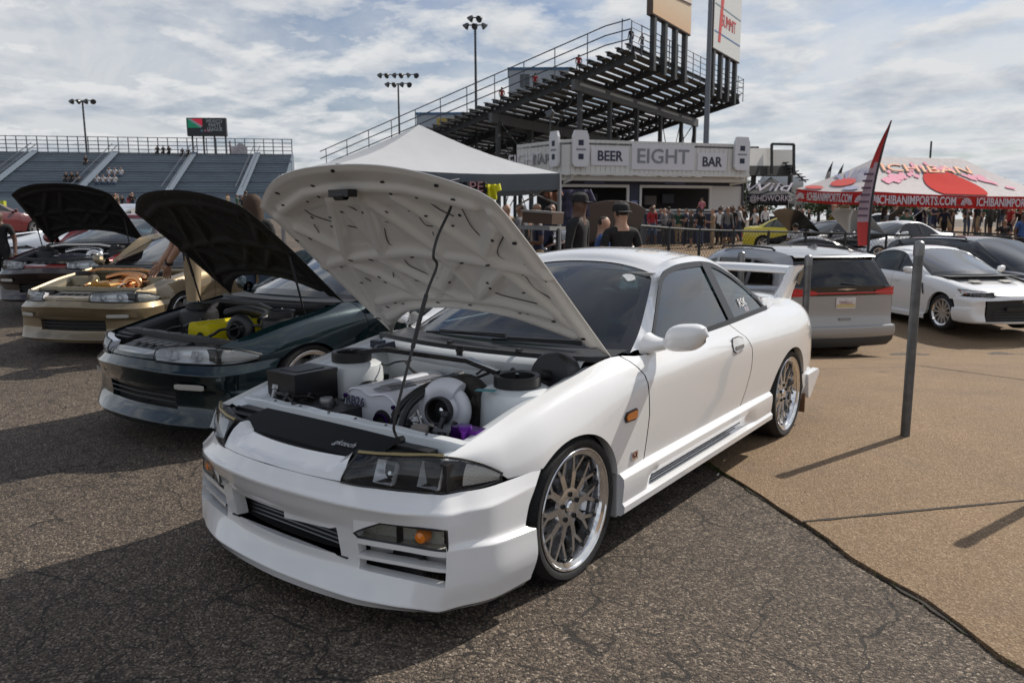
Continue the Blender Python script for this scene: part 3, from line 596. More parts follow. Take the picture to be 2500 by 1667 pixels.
# front bumper with mouth, indicator lamps and ducts
bum, PB = c.net(NET33, [(3, 5, 0, 2), (2, 4, 3, 5), (4, 6, 3, 5)], depth=.045, nv=4, crease=((1, .33), (4, .25), (7, .2), (8, .25)), ccrease=((5, .38),))
m2 = MB(); m2.prism([(.06, -.872, .397), (.335, -.842, .397), (.335, -.842, .385), (.30, -.848, .374), (.06, -.872, .366)], (0, .012, 0)); c.add(m2, 'plate_tab', WHITE, bum, smooth=False)
m2 = MB(); m2.box((0, -.735, .33), (.76, .05, .17)); ic = c.add(m2, 'intercooler', mat('intercooler_core', (.055, .055, .06), .45, .8, bump=.5, bscale=400), bum)
for k in range(7): m2 = MB(); m2.tube([(-.37, -.765, .275+k*.018), (.37, -.765, .275+k*.018)], .0045, 6); c.add(m2, 'cooler_tube', mat('cooler_alu', (.16, .16, .17), .4, 1.), bum)
m2 = MB(); m2.box((0, -.71, .33), (1.3, .02, .25)); m2.box((0, -.775, .268), (.74, .11, .004)); m2.box((0, -.775, .405), (.74, .10, .004)); m2.box((.58, -.60, .30), (.34, .02, .2)); m2.box((-.58, -.60, .30), (.34, .02, .2)); c.add(m2, 'duct_backing', LIN, bum)
n0 = lambda r, cc: np.array([pch(range(8), np.array(NET33)[r])(q) for q in cc])
for sg in (1, -1):
    f = lambda q: q if sg > 0 else q.mir()
    cc = np.linspace(3.0, 5.0, 17); T_ = n0(2, cc)+A3(0, .004, -.003); B_ = n0(4, cc)+A3(0, .006, .004); ins = A3(-.04, .03, 0)
    for i in range(5): T_[i, 2] -= .050*(1-i/5)
    m2 = MB(); m2.grid([[t*(1-k)+b*k+ins*1.2 for k in (0, .5, 1)] for t, b in zip(T_, B_)]); m2.grid(np.stack([T_, T_+ins*1.2], 1)); m2.grid(np.stack([B_, B_+ins*1.2], 1)); lam = f(m2).build('front_indicator', mat('lamp_silver', (.60, .58, .52), .25, .35, bump=.9, bscale=130), bum)
    m2 = MB(); m2.grid([[t*(1-k)+b*k for k in np.linspace(0, 1, 5)] for t, b in zip(T_, B_)]); f(m2).build('indicator_lens', LENS, lam)
    m2 = MB(); e = np.concatenate([T_, B_[::-1]]); m2.tube(e, .0045, 5, closed=True); f(m2).build('lamp_gasket', SEAL, lam)
    q_ = (T_[12]+B_[12])/2+ins*.6; m2 = MB(); m2.lathe([(0, .03), (.02, .024), (.03, 0), (.03, -.01)], 14, q_, (.3, -1, 0)); f(m2).build('amber_bulb', AMB, lam)
    m2 = MB(); q_ = (T_[8]+B_[8])/2; m2.box(q_+ins*.4, (.004, .03, .07)); f(m2).build('lamp_divider', BLK, lam)
    if 1:   # white wedge above the tapered inner end of the indicator
        m2 = MB(); tt = n0(2, cc[:6]); m2.grid(np.stack([tt+A3(0, .002, .002), T_[:6]+A3(0, -.002, 0)], 1)); f(m2).build('lamp_wedge', WHITE, bum)
    for (ra, dz, nm) in ((4, .0, 'duct_bar'), (4, -.062, 'duct_slat')):
        c5 = np.linspace(3., 5., 13); a_ = n0(4, c5)+A3(0, .002, dz); h_ = .020 if dz == 0 else .014
        m2 = MB(); m2.grid([[p+A3(0, .05, 0), p, p-A3(0, 0, h_), p+A3(0, .05, -h_-.006)] for p in a_]); f(m2).build(nm, WHITE, bum)
    m2 = MB(); c5 = np.linspace(3., 5., 9); m2.grid([[p+A3(0, .075, -.0), p+A3(-.02, .08, -.05), p+A3(-.02, .085, -.115)] for p in n0(4, c5)]); f(m2).build('duct_back', mat('duct_white', (.5, .5, .5), .5), bum)
    m2 = MB(); m2.prism([p+A3(-.01, .068, -dz_) for p, dz_ in zip(n0(4, np.linspace(3.35, 4.4, 7)), (.075, .07, .068, .068, .068, .07, .074))]+[p+A3(-.01, .068, -.108) for p in n0(4, np.linspace(4.1, 3.5, 4))], (0, .004, 0)); f(m2).build('duct_hole', LIN, bum, smooth=False)
    m2 = MB(); m2.prism([p+A3(-.01, .066, -.022) for p in n0(4, np.linspace(3.35, 4.95, 7))]+[p+A3(-.01, .066, -.05) for p in n0(4, np.linspace(4.9, 3.4, 7))], (0, .004, 0)); f(m2).build('duct_hole', LIN, bum, smooth=False)
# grille panel
m2 = MB(); R_ = []
for x in np.linspace(-.372, .372, 25):
    k = abs(x)/.372; yb = -.893+.047*k**2; e = max(0, (k-.86)/.14)
    R_.append([(x, yb, .578-.008*k), (x, yb+.012+.01*e, .592+.012*e), (x*.985, yb+.045-.0*e, .606+.030*e), (x*.965, yb+.085-.012*e, .618+.042*e), (x*.955, yb+.105, .626+.036*e), (x*.955, yb+.118, .622+.034*e)])
m2.grid(R_); c.add(m2, 'grille_panel', WHITE)
m2 = MB(); m2.box((0, -.752, .592), (.50, .02, .05)); c.add(m2, 'grille_slot', LIN)
c.lamp([(.372, -.846, .568), (.45, -.818, .561), (.58, -.752, .553), (.70, -.688, .549), (.765, -.59, .549), (.805, -.452, .553)],
       [(.392, -.775, .660), (.47, -.765, .666), (.58, -.728, .672), (.70, -.652, .672), (.768, -.55, .640), (.806, -.450, .580)], bowls=((.27, .50, .052), (.54, .52, .056)), cut=.74)
m2 = MB(); m2.tube([(.392, -.772, .664), (.47, -.762, .670), (.58, -.725, .676), (.70, -.65, .676)], .008, 6); c.both(m2, 'lamp_trim', mat('brass_trim', (.30, .24, .12), .35, .8))
# bonnet with prop rod
hd, HP = c.hood(40, mat('inner_white', (.70, .68, .64), .45, coat=.3), parts=2)
m2 = MB(); rod = crv([(.485, -.655, .702), (.47, -.662, .72), (.47, -.661, .783), (.478, -.57, 1.031), (.48, -.492, 1.225), (.482, -.434, 1.329), (.48, -.450, 1.368), (.48, -.422, 1.443), (.482, -.350, 1.548), (.482, -.352, 1.581)], 6); m2.tube(rod, .0055, 8); pr = c.add(m2, 'prop_rod', mat('rod_black', (.03, .03, .03), .4, .4))
m2 = MB(); i0 = [i for i, q in enumerate(rod) if 1.0 < q[2] < 1.24]; m2.tube(rod[i0], .0085, 8); c.add(m2, 'rod_grip', BLK, pr)
m2 = MB(); m2.lathe([(0, .012), (.014, .012), (.014, -.012), (0, -.012)], 12, (.489, -.655, .700), (0, 1, 0)); c.add(m2, 'rod_pivot', BLK, pr)
# engine bay
BAYW = mat('bay_white', (.62, .65, .67), .35, coat=.3); c.bay(BAYW)
text('gktech', .042, (.235, -.705, .6525), (1, .06, 0), (0, .93, .30), mat('sticker_grey', (.42, .43, .44), .5), 'sticker_text', c.root, .0005, shear=.2)
prof = [(-.235, .58), (-.235, .66), (-.215, .725), (-.18, .752), (-.12, .757), (-.085, .742), (-.05, .735), (-.01, .742), (.04, .750), (.085, .735), (.115, .70), (.128, .64), (.13, .58)]
PC = crv(prof, 4); m2 = MB(); rows = []
for y, k in ((-.305, .94), (-.315, .97), (-.31, 1.), (-.25, 1.01), (.12, 1.0), (.2, .98)): rows.append([((x+.05)*k-.05, y, .60+(z-.60)*k) for x, z in PC])
m2.grid(rows); m2.add(rows[0], [list(range(len(rows[0])))]); ec = c.add(m2, 'cam_cover', mat('cover_white', (.66, .67, .72), .3, coat=.6), ang=40)
text('RB26', .058, (-.150, -.318, .694), (1, 0, -.03), (0, .03, 1), mat('cover_print', (.05, .05, .09), .5), 'engine_lettering', ec, .0008, off=.0015)
m2 = MB(); m2.lathe([(.0, .0), (.05, .0), (.06, -.006), (.06, -.02)], 24, (.015, -.312, .615), (0, -1, 0)); c.add(m2, 'cam_opening', LIN, ec)
PUR = mat('anodised_purple', (.10, .02, .22), .25, .9)
m2 = MB(); m2.lathe([(.034, .008), (.046, .010), (.046, .0)], 24, (.015, -.314, .615), (0, -1, 0)); c.add(m2, 'cam_gear', PUR, ec)
for (x, z) in ((-.212, .715), (.105, .60), (.10, .70)): m2 = MB(); m2.lathe([(0, .012), (.010, .012), (.011, 0)], 6, (x, -.314, z), (0, -1, 0)); c.add(m2, 'cover_bolt', PUR, ec)
m2 = MB(); m2.box((-.045, -.05, .742), (.10, .42, .012)); m2.box((-.045, -.05, .752), (.07, .36, .012)); c.add(m2, 'coil_cover', mat('coil_grey', (.30, .30, .32), .35, .5), ec)
text('TWIN CAM 24 VALVE', .026, (-.01, -.10, .7595), (.1, 1, 0), (-1, .1, 0), BLK, 'coil_lettering', ec, .0006)
# turbocharger
tq = A3(.305, -.20, .70); tax = A3(.25, -1, .10); tax /= np.linalg.norm(tax); e1 = np.cross(tax, (0, 0, 1)); e1 /= np.linalg.norm(e1); e2 = np.cross(e1, tax)
TW = mat('turbo_white', (.64, .65, .70), .35, coat=.4); m2 = MB()
an = np.linspace(0, 2*math.pi, 33); m2.tube([tq+(.082+.010*a/6.28)*(math.cos(a+2.2)*e1+math.sin(a+2.2)*e2) for a in an], [.030+.020*a/6.28 for a in an], 12); m2.lathe([(.085, -.03), (.085, .01), (.06, .035), (.052, .05), (.052, .07)], 28, tq, tax); tb = c.add(m2, 'turbocharger', TW, ang=60)
m2 = MB(); m2.lathe([(.050, .075), (.060, .075), (.062, .055), (.062, .085), (.055, .09), (.048, .086), (.044, .03), (.0, .03)], 28, tq, tax); c.add(m2, 'compressor_inlet', BLK, tb)
for k in range(9):
    a = k*2*math.pi/9; m2 = MB(); p0 = tq+tax*.035; d0 = math.cos(a)*e1+math.sin(a)*e2; d1 = math.cos(a+.6)*e1+math.sin(a+.6)*e2; m2.add([p0+d0*.012+tax*.018, p0+d0*.012, p0+d1*.042, p0+d1*.042+tax*.012], [[0, 1, 2, 3]]); c.add(m2, 'impeller_blade', ALU, tb)
m2 = MB(); m2.lathe([(0, .025), (.012, .02), (.014, 0)], 10, tq+tax*.035, tax); c.add(m2, 'impeller_nut', CHR, tb)
TD = mat('turbine_iron', (.045, .040, .038), .7, .5, var=.4, vscale=30); m2 = MB(); t2 = tq-tax*.12+A3(.03, 0, .01); m2.tube([t2+.085*(math.cos(a)*e1+math.sin(a)*e2) for a in an[:-1]], .052, 12, closed=True); m2.lathe([(.09, -.06), (.09, .06)], 24, t2, tax); m2.tube([t2+A3(.05, 0, .03), t2+A3(.12, .03, -.01), t2+A3(.16, .05, -.12)], .05, 12); c.add(m2, 'turbine_housing', TD, tb)
m2 = MB(); m2.tube(crv([(.17, -.27, .62), (.19, -.22, .65), (.20, -.12, .68), (.15, .0, .69)], 5), .045, 14); c.add(m2, 'intake_pipe', ALU)
for k in range(2):
    m2 = MB(); o = .05*k; m2.tube(crv([(.165+o, -.40, .60), (.155+o, -.37, .66), (.16+o, -.33, .72+.005*k), (.175+o*.8, -.22, .775), (.18+o*.4, -.08, .79), (.16+o*.3, .05, .80)], 6), .0155, 10); c.add(m2, 'oil_line', BLK)
m2 = MB(); m2.lathe([(.02, -.012), (.02, .012)], 8, (.18, -.06, .79), (0, 1, 0)); c.add(m2, 'line_clamp', BLK)
# strut brace, battery box, brake parts
m2 = MB(); m2.prism([(-.46, .0, .835), (-.30, .045, .862), (.24, .045, .862), (.45, -.01, .835), (.45, -.035, .835), (.24, .005, .862), (-.30, .005, .862), (-.46, -.03, .835)], (0, 0, .022)); c.add(m2, 'strut_brace', mat('brace_black', (.014, .014, .016), .2, coat=.7))
m2 = MB(); m2.box((-.535, -.31, .70), (.21, .25, .17)); m2.box((-.535, -.31, .79), (.215, .255, .02)); bt = c.add(m2, 'battery_box', mat('box_black', (.013, .013, .015), .35))
m2 = MB(); m2.box((-.535, -.31, .802), (.13, .16, .004)); c.add(m2, 'box_lid_panel', BLK, bt)
m2 = MB(); m2.lathe([(0, .055), (.10, .05), (.112, .03), (.112, -.05), (0, -.06)], 26, (.56, .25, .80), (0, -1, .25)); m2.lathe([(0, .12), (.02, .12), (.025, .05)], 14, (.56, .25, .80), (0, -1, .25)); c.add(m2, 'brake_servo', BLK)
m2 = MB(); m2.box((.47, .19, .79), (.06, .03, .03)); c.add(m2, 'gold_connector', mat('gold_zinc', (.45, .32, .12), .3, .8))
m2 = MB(); m2.tube(crv([(.42, .19, .74), (.40, .16, .80), (.42, .12, .835), (.45, .15, .79), (.47, .19, .79)], 6), .012, 8); c.add(m2, 'servo_hose', BLK)
m2 = MB(); m2.tube([(.02, .21, .82), (.03, .20, .875)], .016, 10); m2.lathe([(.02, 0), (.02, .02)], 10, (.03, .20, .87), (0, 0, 1)); c.add(m2, 'brace_bracket', BLK)
for (x, y, z, r, mm_) in ((-.25, -.40, .69, .032, mat('cap_grey', (.22, .22, .22), .35, .7)), (.395, -.46, .675, .036, mat('cap_tan', (.22, .19, .17), .5)), (.60, -.42, .70, .03, PUR)):
    m2 = MB(); m2.lathe([(0, .022), (r*.9, .022), (r, .012), (r, 0), (r*.8, 0), (r*.8, -.06)], 18, (x, y, z), (0, 0, 1)); c.add(m2, 'filler_cap', mm_)
m2 = MB(); m2.box((.60, -.40, .685), (.13, .06, .05)); c.add(m2, 'purple_catch_tank', PUR)
m2 = MB(); m2.box((-.30, -.38, .62), (.36, .2, .1)); m2.box((-.33, -.42, .665), (.2, .10, .02)); c.add(m2, 'airbox_tray', mat('tray_dark', (.02, .02, .022), .5, var=.4, vscale=20))
m2 = MB(); m2.box((-.05, .02, .50), (.5, .6, .22)); c.add(m2, 'engine_block', mat('block_dark', (.02, .019, .018), .6, .4, var=.5, vscale=25))
m2 = MB(); m2.tube(crv([(-.42, .05, .60), (-.33, .02, .66), (-.30, -.1, .70), (-.27, -.18, .69)], 6), .035, 12); c.add(m2, 'intake_hose', BLK)
for k in range(6): m2 = MB(); y = -.2+k*.075; m2.tube(crv([(-.23, y, .66), (-.29, y, .68), (-.34, y+.01, .62)], 4), .024, 10); c.add(m2, 'intake_runner', mat('runner_grey', (.10, .10, .11), .4, .8))
c.bundle('wiring_loom', BLK, 26, 3, ((-.55, -.24), (-.5, .2), (.62, .72)), .008, .3); c.bundle('wiring_loom', BLK, 8, 5, ((-.4, .5), (.08, .2), (.68, .80)), .007, .3); c.bundle('coolant_hose', BLK, 7, 8, ((.1, .56), (-.50, -.32), (.60, .67)), .013, .25)
c.bundle('wiring_loom', BLK, 8, 12, ((-.64, -.45), (-.62, -.55), (.58, .66)), .010, .2)
rg_ = random.Random(31)
for k in range(46):
    x, y = rg_.choice([(rg_.uniform(-.5, -.24), rg_.uniform(-.5, .2)), (rg_.uniform(.14, .62), rg_.uniform(-.52, -.34)), (rg_.uniform(-.45, .5), rg_.uniform(.06, .2)), (rg_.uniform(-.62, -.3), rg_.uniform(-.54, -.4))]); z = rg_.uniform(.63, .72); m2 = MB(); r_ = rg_.uniform(.008, .020)
    m2.lathe([(0, .02), (r_, .02), (r_, .0), (r_*.7, -.004), (r_*.7, -.05)], rg_.choice([6, 6, 12]), (x, y, z), (rg_.uniform(-.6, .6), rg_.uniform(-.6, .6), 1)); c.add(m2, 'hose_fitting', rg_.choice([BLK, BLK, ALU, STEEL, mat('fitting_dark', (.04, .04, .045), .35, .8), PUR if k % 9 == 0 else BLK]))
for k in range(9): m2 = MB(); m2.box((rg_.uniform(-.55, -.25), rg_.uniform(-.48, .15), rg_.uniform(.62, .68)), (rg_.uniform(.04, .10), rg_.uniform(.03, .08), .05)); c.add(m2, 'relay_box', mat('relay_black', (.014, .014, .016), .4))
m2 = MB(); m2.box((.50, -.17, .802), (.085, .04, .003), np.array([[.94, -.34, 0], [.34, .94, 0], [0, 0, 1]])); c.add(m2, 'teal_label', mat('label_teal', (.06, .22, .25), .5))
m2 = MB(); m2.box((-.63, .27, .83), (.07, .05, .06)); m2.tube([(-.56, .2, .83), (-.50, .16, .84), (-.44, .22, .86)], .02, 8); c.add(m2, 'ignition_box', mat('blue_black', (.01, .015, .03), .4))
# cowl bits, wipers
for (a_, b_) in (((-.42, .44, .905), (.16, .40, .93)), ((.05, .43, .905), (.55, .50, .915))):
    m2 = MB(); m2.tube([a_, ((A3(*a_)+A3(*b_))/2+A3(0, -.01, .012)), b_], .007, 6); m2.bar(A3(*a_)+A3(.1, 0, .012), A3(*b_)+A3(0, 0, .008), .012, .02); c.add(m2, 'wiper', BLK)
for x in (-.12, .32): m2 = MB(); m2.box((x, .30, .892), (.022, .03, .014)); c.add(m2, 'washer_jet', BLK)
# spoiler, rear valance, stickers
m2 = MB(); prf = [(-.08, -.004), (-.06, .022), (-.01, .036), (.06, .026), (.10, .004), (.05, -.022), (-.04, -.030), (-.075, -.02)]
m2.grid([[(x, 3.28+y+.03*(1-(x/.68)**2), 1.135+.015*(1-(x/.68)**2)+z) for y, z in prf] for x in np.linspace(-.68, .68, 21)], cv=True); sp_ = c.add(m2, 'rear_spoiler', WHITE)
m2 = MB(); P = []
for t in np.linspace(0, 1, 9):
    z = .925+.245*t; y0 = 2.96+.17*t; y1 = 3.24+.16*t**1.5; x0 = .64+.055*t; th_ = .040 if t < .1 else .022+.014*(1-t)
    P.append([(x0+th_, y0+.03, z), (x0+th_*1.1, (y0+y1)/2, z), (x0+th_, y1-.02, z), (x0, y1, z), (x0-th_, y1-.02, z), (x0-th_, y0+.03, z), (x0, y0, z)])
m2.grid(P, cv=True); m2.add(P[-1], [list(range(7))]); 
for q in (m2, m2.mir()): q.build('spoiler_upright', WHITE, sp_, ang=50)
m2 = MB(); m2.prism([(.715, y, z) for y, z in ((3.20, 1.06), (3.26, 1.12), (3.36, 1.145), (3.35, 1.10), (3.28, 1.03))], (.006, 0, 0))
for q in (m2, m2.mir()): q.build('upright_slot', DGLS, sp_, smooth=False)
m2 = MB(); m2.grid([[(x, y, z) for (x, y, z) in ((.845, 3.03, .40), (.85, 3.05, .30), (.83, 3.06, .20))], [(.835, 3.25, .43), (.845, 3.28, .32), (.80, 3.26, .19)], [(.72, 3.46, .46), (.735, 3.50, .34), (.70, 3.45, .19)], [(.4, 3.62, .46), (.4, 3.66, .34), (.4, 3.60, .19)], [(0, 3.66, .46), (0, 3.70, .34), (0, 3.64, .19)]]); c.both(m2, 'rear_bumper', WHITE)
m2 = MB(); m2.prism([(.86, 3.14, .38), (.87, 3.36, .395), (.87, 3.39, .37), (.86, 3.22, .20), (.86, 3.17, .20)], (-.05, .02, 0)); c.both(m2, 'rear_spat', WHITE)
m2 = MB(); m2.box((.77, 3.12, .17), (.16, .012, .14)); c.both(m2, 'mud_flap', mat('flap_brown', (.16, .08, .04), .7))
text('RSK', .075, (.743, 2.055, .998), (-.02, 1, .04), (-.42, 0, .9), mat('sticker_white', (.8, .8, .8), .5), 'window_sticker', c.root, .0006); text('R33', .04, (.757, 2.10, .955), (-.02, 1, .04), (-.42, 0, .9), mat('sticker_pink', (.75, .65, .72), .5), 'window_sticker', c.root, .0006)
m2 = MB(); cc_ = A3(.395, 1.222, 1.182); e2_ = A3(0, .86, .5); e1_ = A3(1, -.25, -.1); m2.prism([cc_+e1_*.05*math.cos(a)+e2_*.034*math.sin(a) for a in np.linspace(0, 2*math.pi, 18)[:-1]], A3(0, -.004, .007)); c.add(m2, 'round_sticker', mat('round_sticker', (.6, .6, .6), .5, var=.4, vscale=90), smooth=False)
# ------------------------------------------------------------------ ground
DH = A3(CD[0], CD[1], 0); DH /= np.linalg.norm(DH); RH = A3(DH[1], -DH[0], 0)
_pl = ([-60, 5.5, 7.5, 9, 11, 13, 16, 20, 30, 38, 50, 90, 900], [0, 0, .05, .13, .38, .45, .5, .6, 1.1, 1.7, 2.3, 3.0, 9.])
_pm = ([-60, 10, 20, 38, 60, 90, 900], [0, .03, .2, .7, 1.0, 1.3, 7.])
_pr = ([-60, 6, 9, 12, 14.5, 16.5, 18.5, 19.5, 25, 32, 38, 50, 60, 90, 900], [0, 0, -.24, -.62, -.47, -.47, 0, .19, .25, .35, .7, .9, 1.0, 1.2, 6.])
def zt(x, y):
    v = A3(x, y, 0)-CAM*A3(1, 1, 0); d = v@DH; r = (v@RH)/max(d, 3.)
    a, b, c_ = (np.interp(d, *q) for q in (_pl, _pm, _pr))
    k = np.clip((r+.45)/.35, 0, 1); k = k*k*(3-2*k); q = np.clip((r-.08)/.20, 0, 1); q = q*q*(3-2*q)
    return float((a*(1-k)+b*k)*(1-q)+c_*q)
def gp(px, d, dz=0.):
    'ground point in the direction of photo column px at depth d'
    p = CAM+DH*d+RH*d*(px-1250)/FPX*1.0; return A3(p[0], p[1], zt(p[0], p[1])+dz)
def asphalt():
    m = bpy.data.materials.new('asphalt'); m.use_nodes = True; t = m.node_tree; b = t.nodes['Principled BSDF']; g = nd(t, 'ShaderNodeTexCoord').outputs['Object']
    vo = nd(t, 'ShaderNodeTexVoronoi'); vo.inputs['Scale'].default_value = 135; t.links.new(g, vo.inputs['Vector']); sepc = nd(t, 'ShaderNodeSeparateColor'); t.links.new(vo.outputs['Color'], sepc.inputs[0])
    stone = ramp(t, sepc.outputs[0], [(0, (.026, .021, .018)), (.35, (.064, .050, .039)), (.7, (.122, .093, .070)), (.92, (.21, .165, .122)), (1, (.36, .30, .235))])
    big = ramp(t, noise(t, g, .6, 5, .6), [(.3, .74), (.7, 1.15)]); base = mixc(t, 1, stone, big, 'MULTIPLY')
    pat = ramp(t, noise(t, g, 9, 4, .6, 0, (4, 4, 0)), [(.35, .80), (.7, 1.12)]); base = mixc(t, 1, base, pat, 'MULTIPLY')
    # cracks: distorted cell edges, thick in worn areas
    wp = nd(t, 'ShaderNodeVectorMath', operation='ADD'); nz = nd(t, 'ShaderNodeTexNoise'); nz.inputs['Scale'].default_value = 3.5; nz.inputs['Detail'].default_value = 6; t.links.new(g, nz.inputs['Vector'])
    sc_ = nd(t, 'ShaderNodeVectorMath', operation='SCALE'); sc_.inputs['Scale'].default_value = .26; t.links.new(nz.outputs['Color'], sc_.inputs[0]); t.links.new(g, wp.inputs[0]); t.links.new(sc_.outputs[0], wp.inputs[1])
    def cells(s, w0):
        v = nd(t, 'ShaderNodeTexVoronoi', feature='DISTANCE_TO_EDGE'); v.inputs['Scale'].default_value = s; t.links.new(wp.outputs[0], v.inputs['Vector'])
        wv = ramp(t, noise(t, g, 5, 4, .6, 0, (s, 9, 1)), [(.35, .0), (.75, w0)]); return math_(t, 'LESS_THAN', v.outputs['Distance'], wv)
    cr1 = math_(t, 'MULTIPLY', cells(1.5, .016), ramp(t, noise(t, g, .35, 3, .5, 0, (1.3, .2, 0)), [(.36, 0), (.46, 1)]))
    cr2 = math_(t, 'MULTIPLY', cells(3.4, .025), ramp(t, noise(t, g, .45, 3, .5, 0, (2.9, 7.2, 0)), [(.44, 0), (.54, 1)]))
    crk = math_(t, 'MAXIMUM', cr1, cr2); base = mixc(t, math_(t, 'MULTIPLY', crk, .82), base, (.016, .014, .013)); t.links.new(base, b.inputs['Base Color'])
    b.inputs['Roughness'].default_value = .82; b.inputs['Specular IOR Level'].default_value = .35
    h = math_(t, 'SUBTRACT', math_(t, 'MULTIPLY', vo.outputs['Distance'], -.55), math_(t, 'MULTIPLY', crk, 1.6)); h = math_(t, 'ADD', h, math_(t, 'MULTIPLY', noise(t, g, 38, 4, .6), .7))
    bn = nd(t, 'ShaderNodeBump'); bn.inputs['Strength'].default_value = .9; bn.inputs['Distance'].default_value = .009; t.links.new(h, bn.inputs['Height']); t.links.new(bn.outputs[0], b.inputs['Normal']); return m
def concrete():
    m = bpy.data.materials.new('aggregate_concrete'); m.use_nodes = True; t = m.node_tree; b = t.nodes['Principled BSDF']; g = nd(t, 'ShaderNodeTexCoord').outputs['Object']
    vo = nd(t, 'ShaderNodeTexVoronoi'); vo.inputs['Scale'].default_value = 130; t.links.new(g, vo.inputs['Vector']); sepc = nd(t, 'ShaderNodeSeparateColor'); t.links.new(vo.outputs['Color'], sepc.inputs[0])
    stone = ramp(t, sepc.outputs[1], [(0, (.15, .098, .056)), (.3, (.20, .134, .077)), (.75, (.245, .166, .098)), (1, (.35, .255, .165))])
    big = ramp(t, noise(t, g, .9, 6, .65), [(.3, (.80, .80, .82)), (.7, (1.1, 1.08, 1.05))]); base = mixc(t, 1, stone, big, 'MULTIPLY')
    stain = ramp(t, noise(t, g, 1.1, 8, .72, .5, (8, 3, 0)), [(.52, 0), (.72, .55)]); base = mixc(t, stain, base, (.13, .105, .08)); oil = ramp(t, noise(t, g, 3.1, 3, .5, 0, (1, 6, 0)), [(.70, 0), (.76, .6)]); base = mixc(t, oil, base, (.06, .05, .042)); t.links.new(base, b.inputs['Base Color'])
    b.inputs['Roughness'].default_value = .85; b.inputs['Specular IOR Level'].default_value = .3
    bn = nd(t, 'ShaderNodeBump'); bn.inputs['Strength'].default_value = .7; bn.inputs['Distance'].default_value = .005; t.links.new(math_(t, 'ADD', vo.outputs['Distance'], noise(t, g, 30, 4, .6)), bn.inputs['Height']); t.links.new(bn.outputs[0], b.inputs['Normal']); return m
ASPH = asphalt(); CONC = concrete()
def axis_(lo, hi, c0, n): 
    s_ = np.linspace(-1, 1, n); q = np.sign(s_)*np.abs(s_)**3.2; return np.where(q < 0, c0+q*(c0-lo), c0+q*(hi-c0))
gx = axis_(-700, 700, 0, 150); gy = axis_(-40, 1000, 4, 170); gy = np.concatenate([np.linspace(-40, 4, 40)[:-1], 4+(np.linspace(0, 1, 140)**2.6)*996])
mb = MB(); mb.grid([[(x, y, zt(x, y)-.004) for y in gy] for x in gx]); gr = mb.build('ground', ASPH, kind='structure', ang=80)
# far ground (grass verge) on the left and dusty midway on the right lie on the ground sheet
E_ = A3(.762, -.648, 0); N_ = A3(.648, .762, 0); O_ = A3(.625, 1.847, 0)+E_*1.045      # joint line crosses the slab edge here
pav = ob('concrete_pavement', None, None, (0, 0, 0), kind='structure')
rs = random.Random(4)
for i in range(-3, 6):
    for j in range(0, 5):
        a0, a1 = i*4.6+.006, (i+1)*4.6-.006; b0, b1 = j*4.6+.006, (j+1)*4.6-.006; rows = []; nA = 24
        for a in np.linspace(a0, a1, nA):
            col_ = []
            for b in np.linspace(b0, b1, nA):
                k = .012*math.sin(a*9.1)+.008*math.sin(a*23.7+1)+.006*math.sin(a*57) if b == b0 and j == 0 else 0
                p = O_+E_*a+N_*(b+k); col_.append((p[0], p[1], zt(p[0], p[1])+.014))
            rows.append(col_)
        rows = np.array(rows); mb = MB(); mb.grid(rows)
        for e in (rows[0], rows[-1], rows[:, 0], rows[:, -1]): mb.grid(np.stack([e, e-A3(0, 0, .03)], 1))
        mb.build('concrete_slab', CONC, pav, ang=60)
jm = mat('joint_soil', (.035, .028, .022), .95, var=.4, vscale=40)
mb = MB(); q = [O_+E_*a+N_*(.002-.008*abs(math.sin(a*2.3))+.005*math.sin(a*17)+.005*math.sin(a*41)) for a in np.linspace(-6, 4, 260)]; q2 = [O_+E_*a+N_*.02 for a in np.linspace(-6, 4, 260)]
mb.grid([[(p[0], p[1], zt(p[0], p[1])+.003), (r_[0], r_[1], zt(r_[0], r_[1])+.003)] for p, r_ in zip(q, q2)]); mb.build('edge_joint', jm, pav)
for j in range(0, 3):
    for (A_, B_) in (((0, j*4.6), (0, (j+1)*4.6)), ((-4.6, (j+1)*4.6), (9.2, (j+1)*4.6))):
        mb = MB(); q = []
        for k in np.linspace(0, 1, 60):
            p = O_+E_*(A_[0]*(1-k)+B_[0]*k)+N_*(A_[1]*(1-k)+B_[1]*k); w_ = .004+.006*rs.random(); dr = E_ if A_[0] == B_[0] else N_
            q.append([(p+dr*(w_+.004*rs.random()))+A3(0, 0, zt(p[0], p[1])+.0175), (p-dr*(w_+.004*rs.random()))+A3(0, 0, zt(p[0], p[1])+.0175)])
        mb.grid(q); mb.build('joint_filler', jm, pav)
# weeds and litter along the slab edge
gw = mat('weed_green', (.10, .13, .03), .8); rw = random.Random(2); mb = MB()
for _ in range(260):
    a = rw.choice([rw.gauss(-1.0, .10), rw.gauss(-.85, .12), rw.uniform(-1.5, 3)]); p = O_+E_*a+N_*rw.uniform(-.03, .01); h = rw.uniform(.006, .022); t_ = rw.uniform(0, 6.28); w_ = .002
    mb.add([p+A3(w_, 0, .004), p-A3(w_, 0, -.004), p+A3(.6*h*math.cos(t_), .6*h*math.sin(t_), h+.004)], [[0, 1, 2]])
gs_ = random.Random(9); gv = MB()
for _ in range(700):
    a = gs_.uniform(-3, 4); p = O_+E_*a+N_*(-abs(gs_.gauss(0, .12)) if gs_.random() < .8 else gs_.uniform(0, 1.5)); s_ = gs_.uniform(.002, .0065); q_ = [p+A3(gs_.uniform(-1, 1)*s_, gs_.uniform(-1, 1)*s_, .002+(.014 if (p-O_)@N_ > 0 else 0)+s_*z_) for z_ in (0, .2, .1, 1.1)]; gv.add(q_, [[0, 1, 3], [1, 2, 3], [2, 0, 3]])
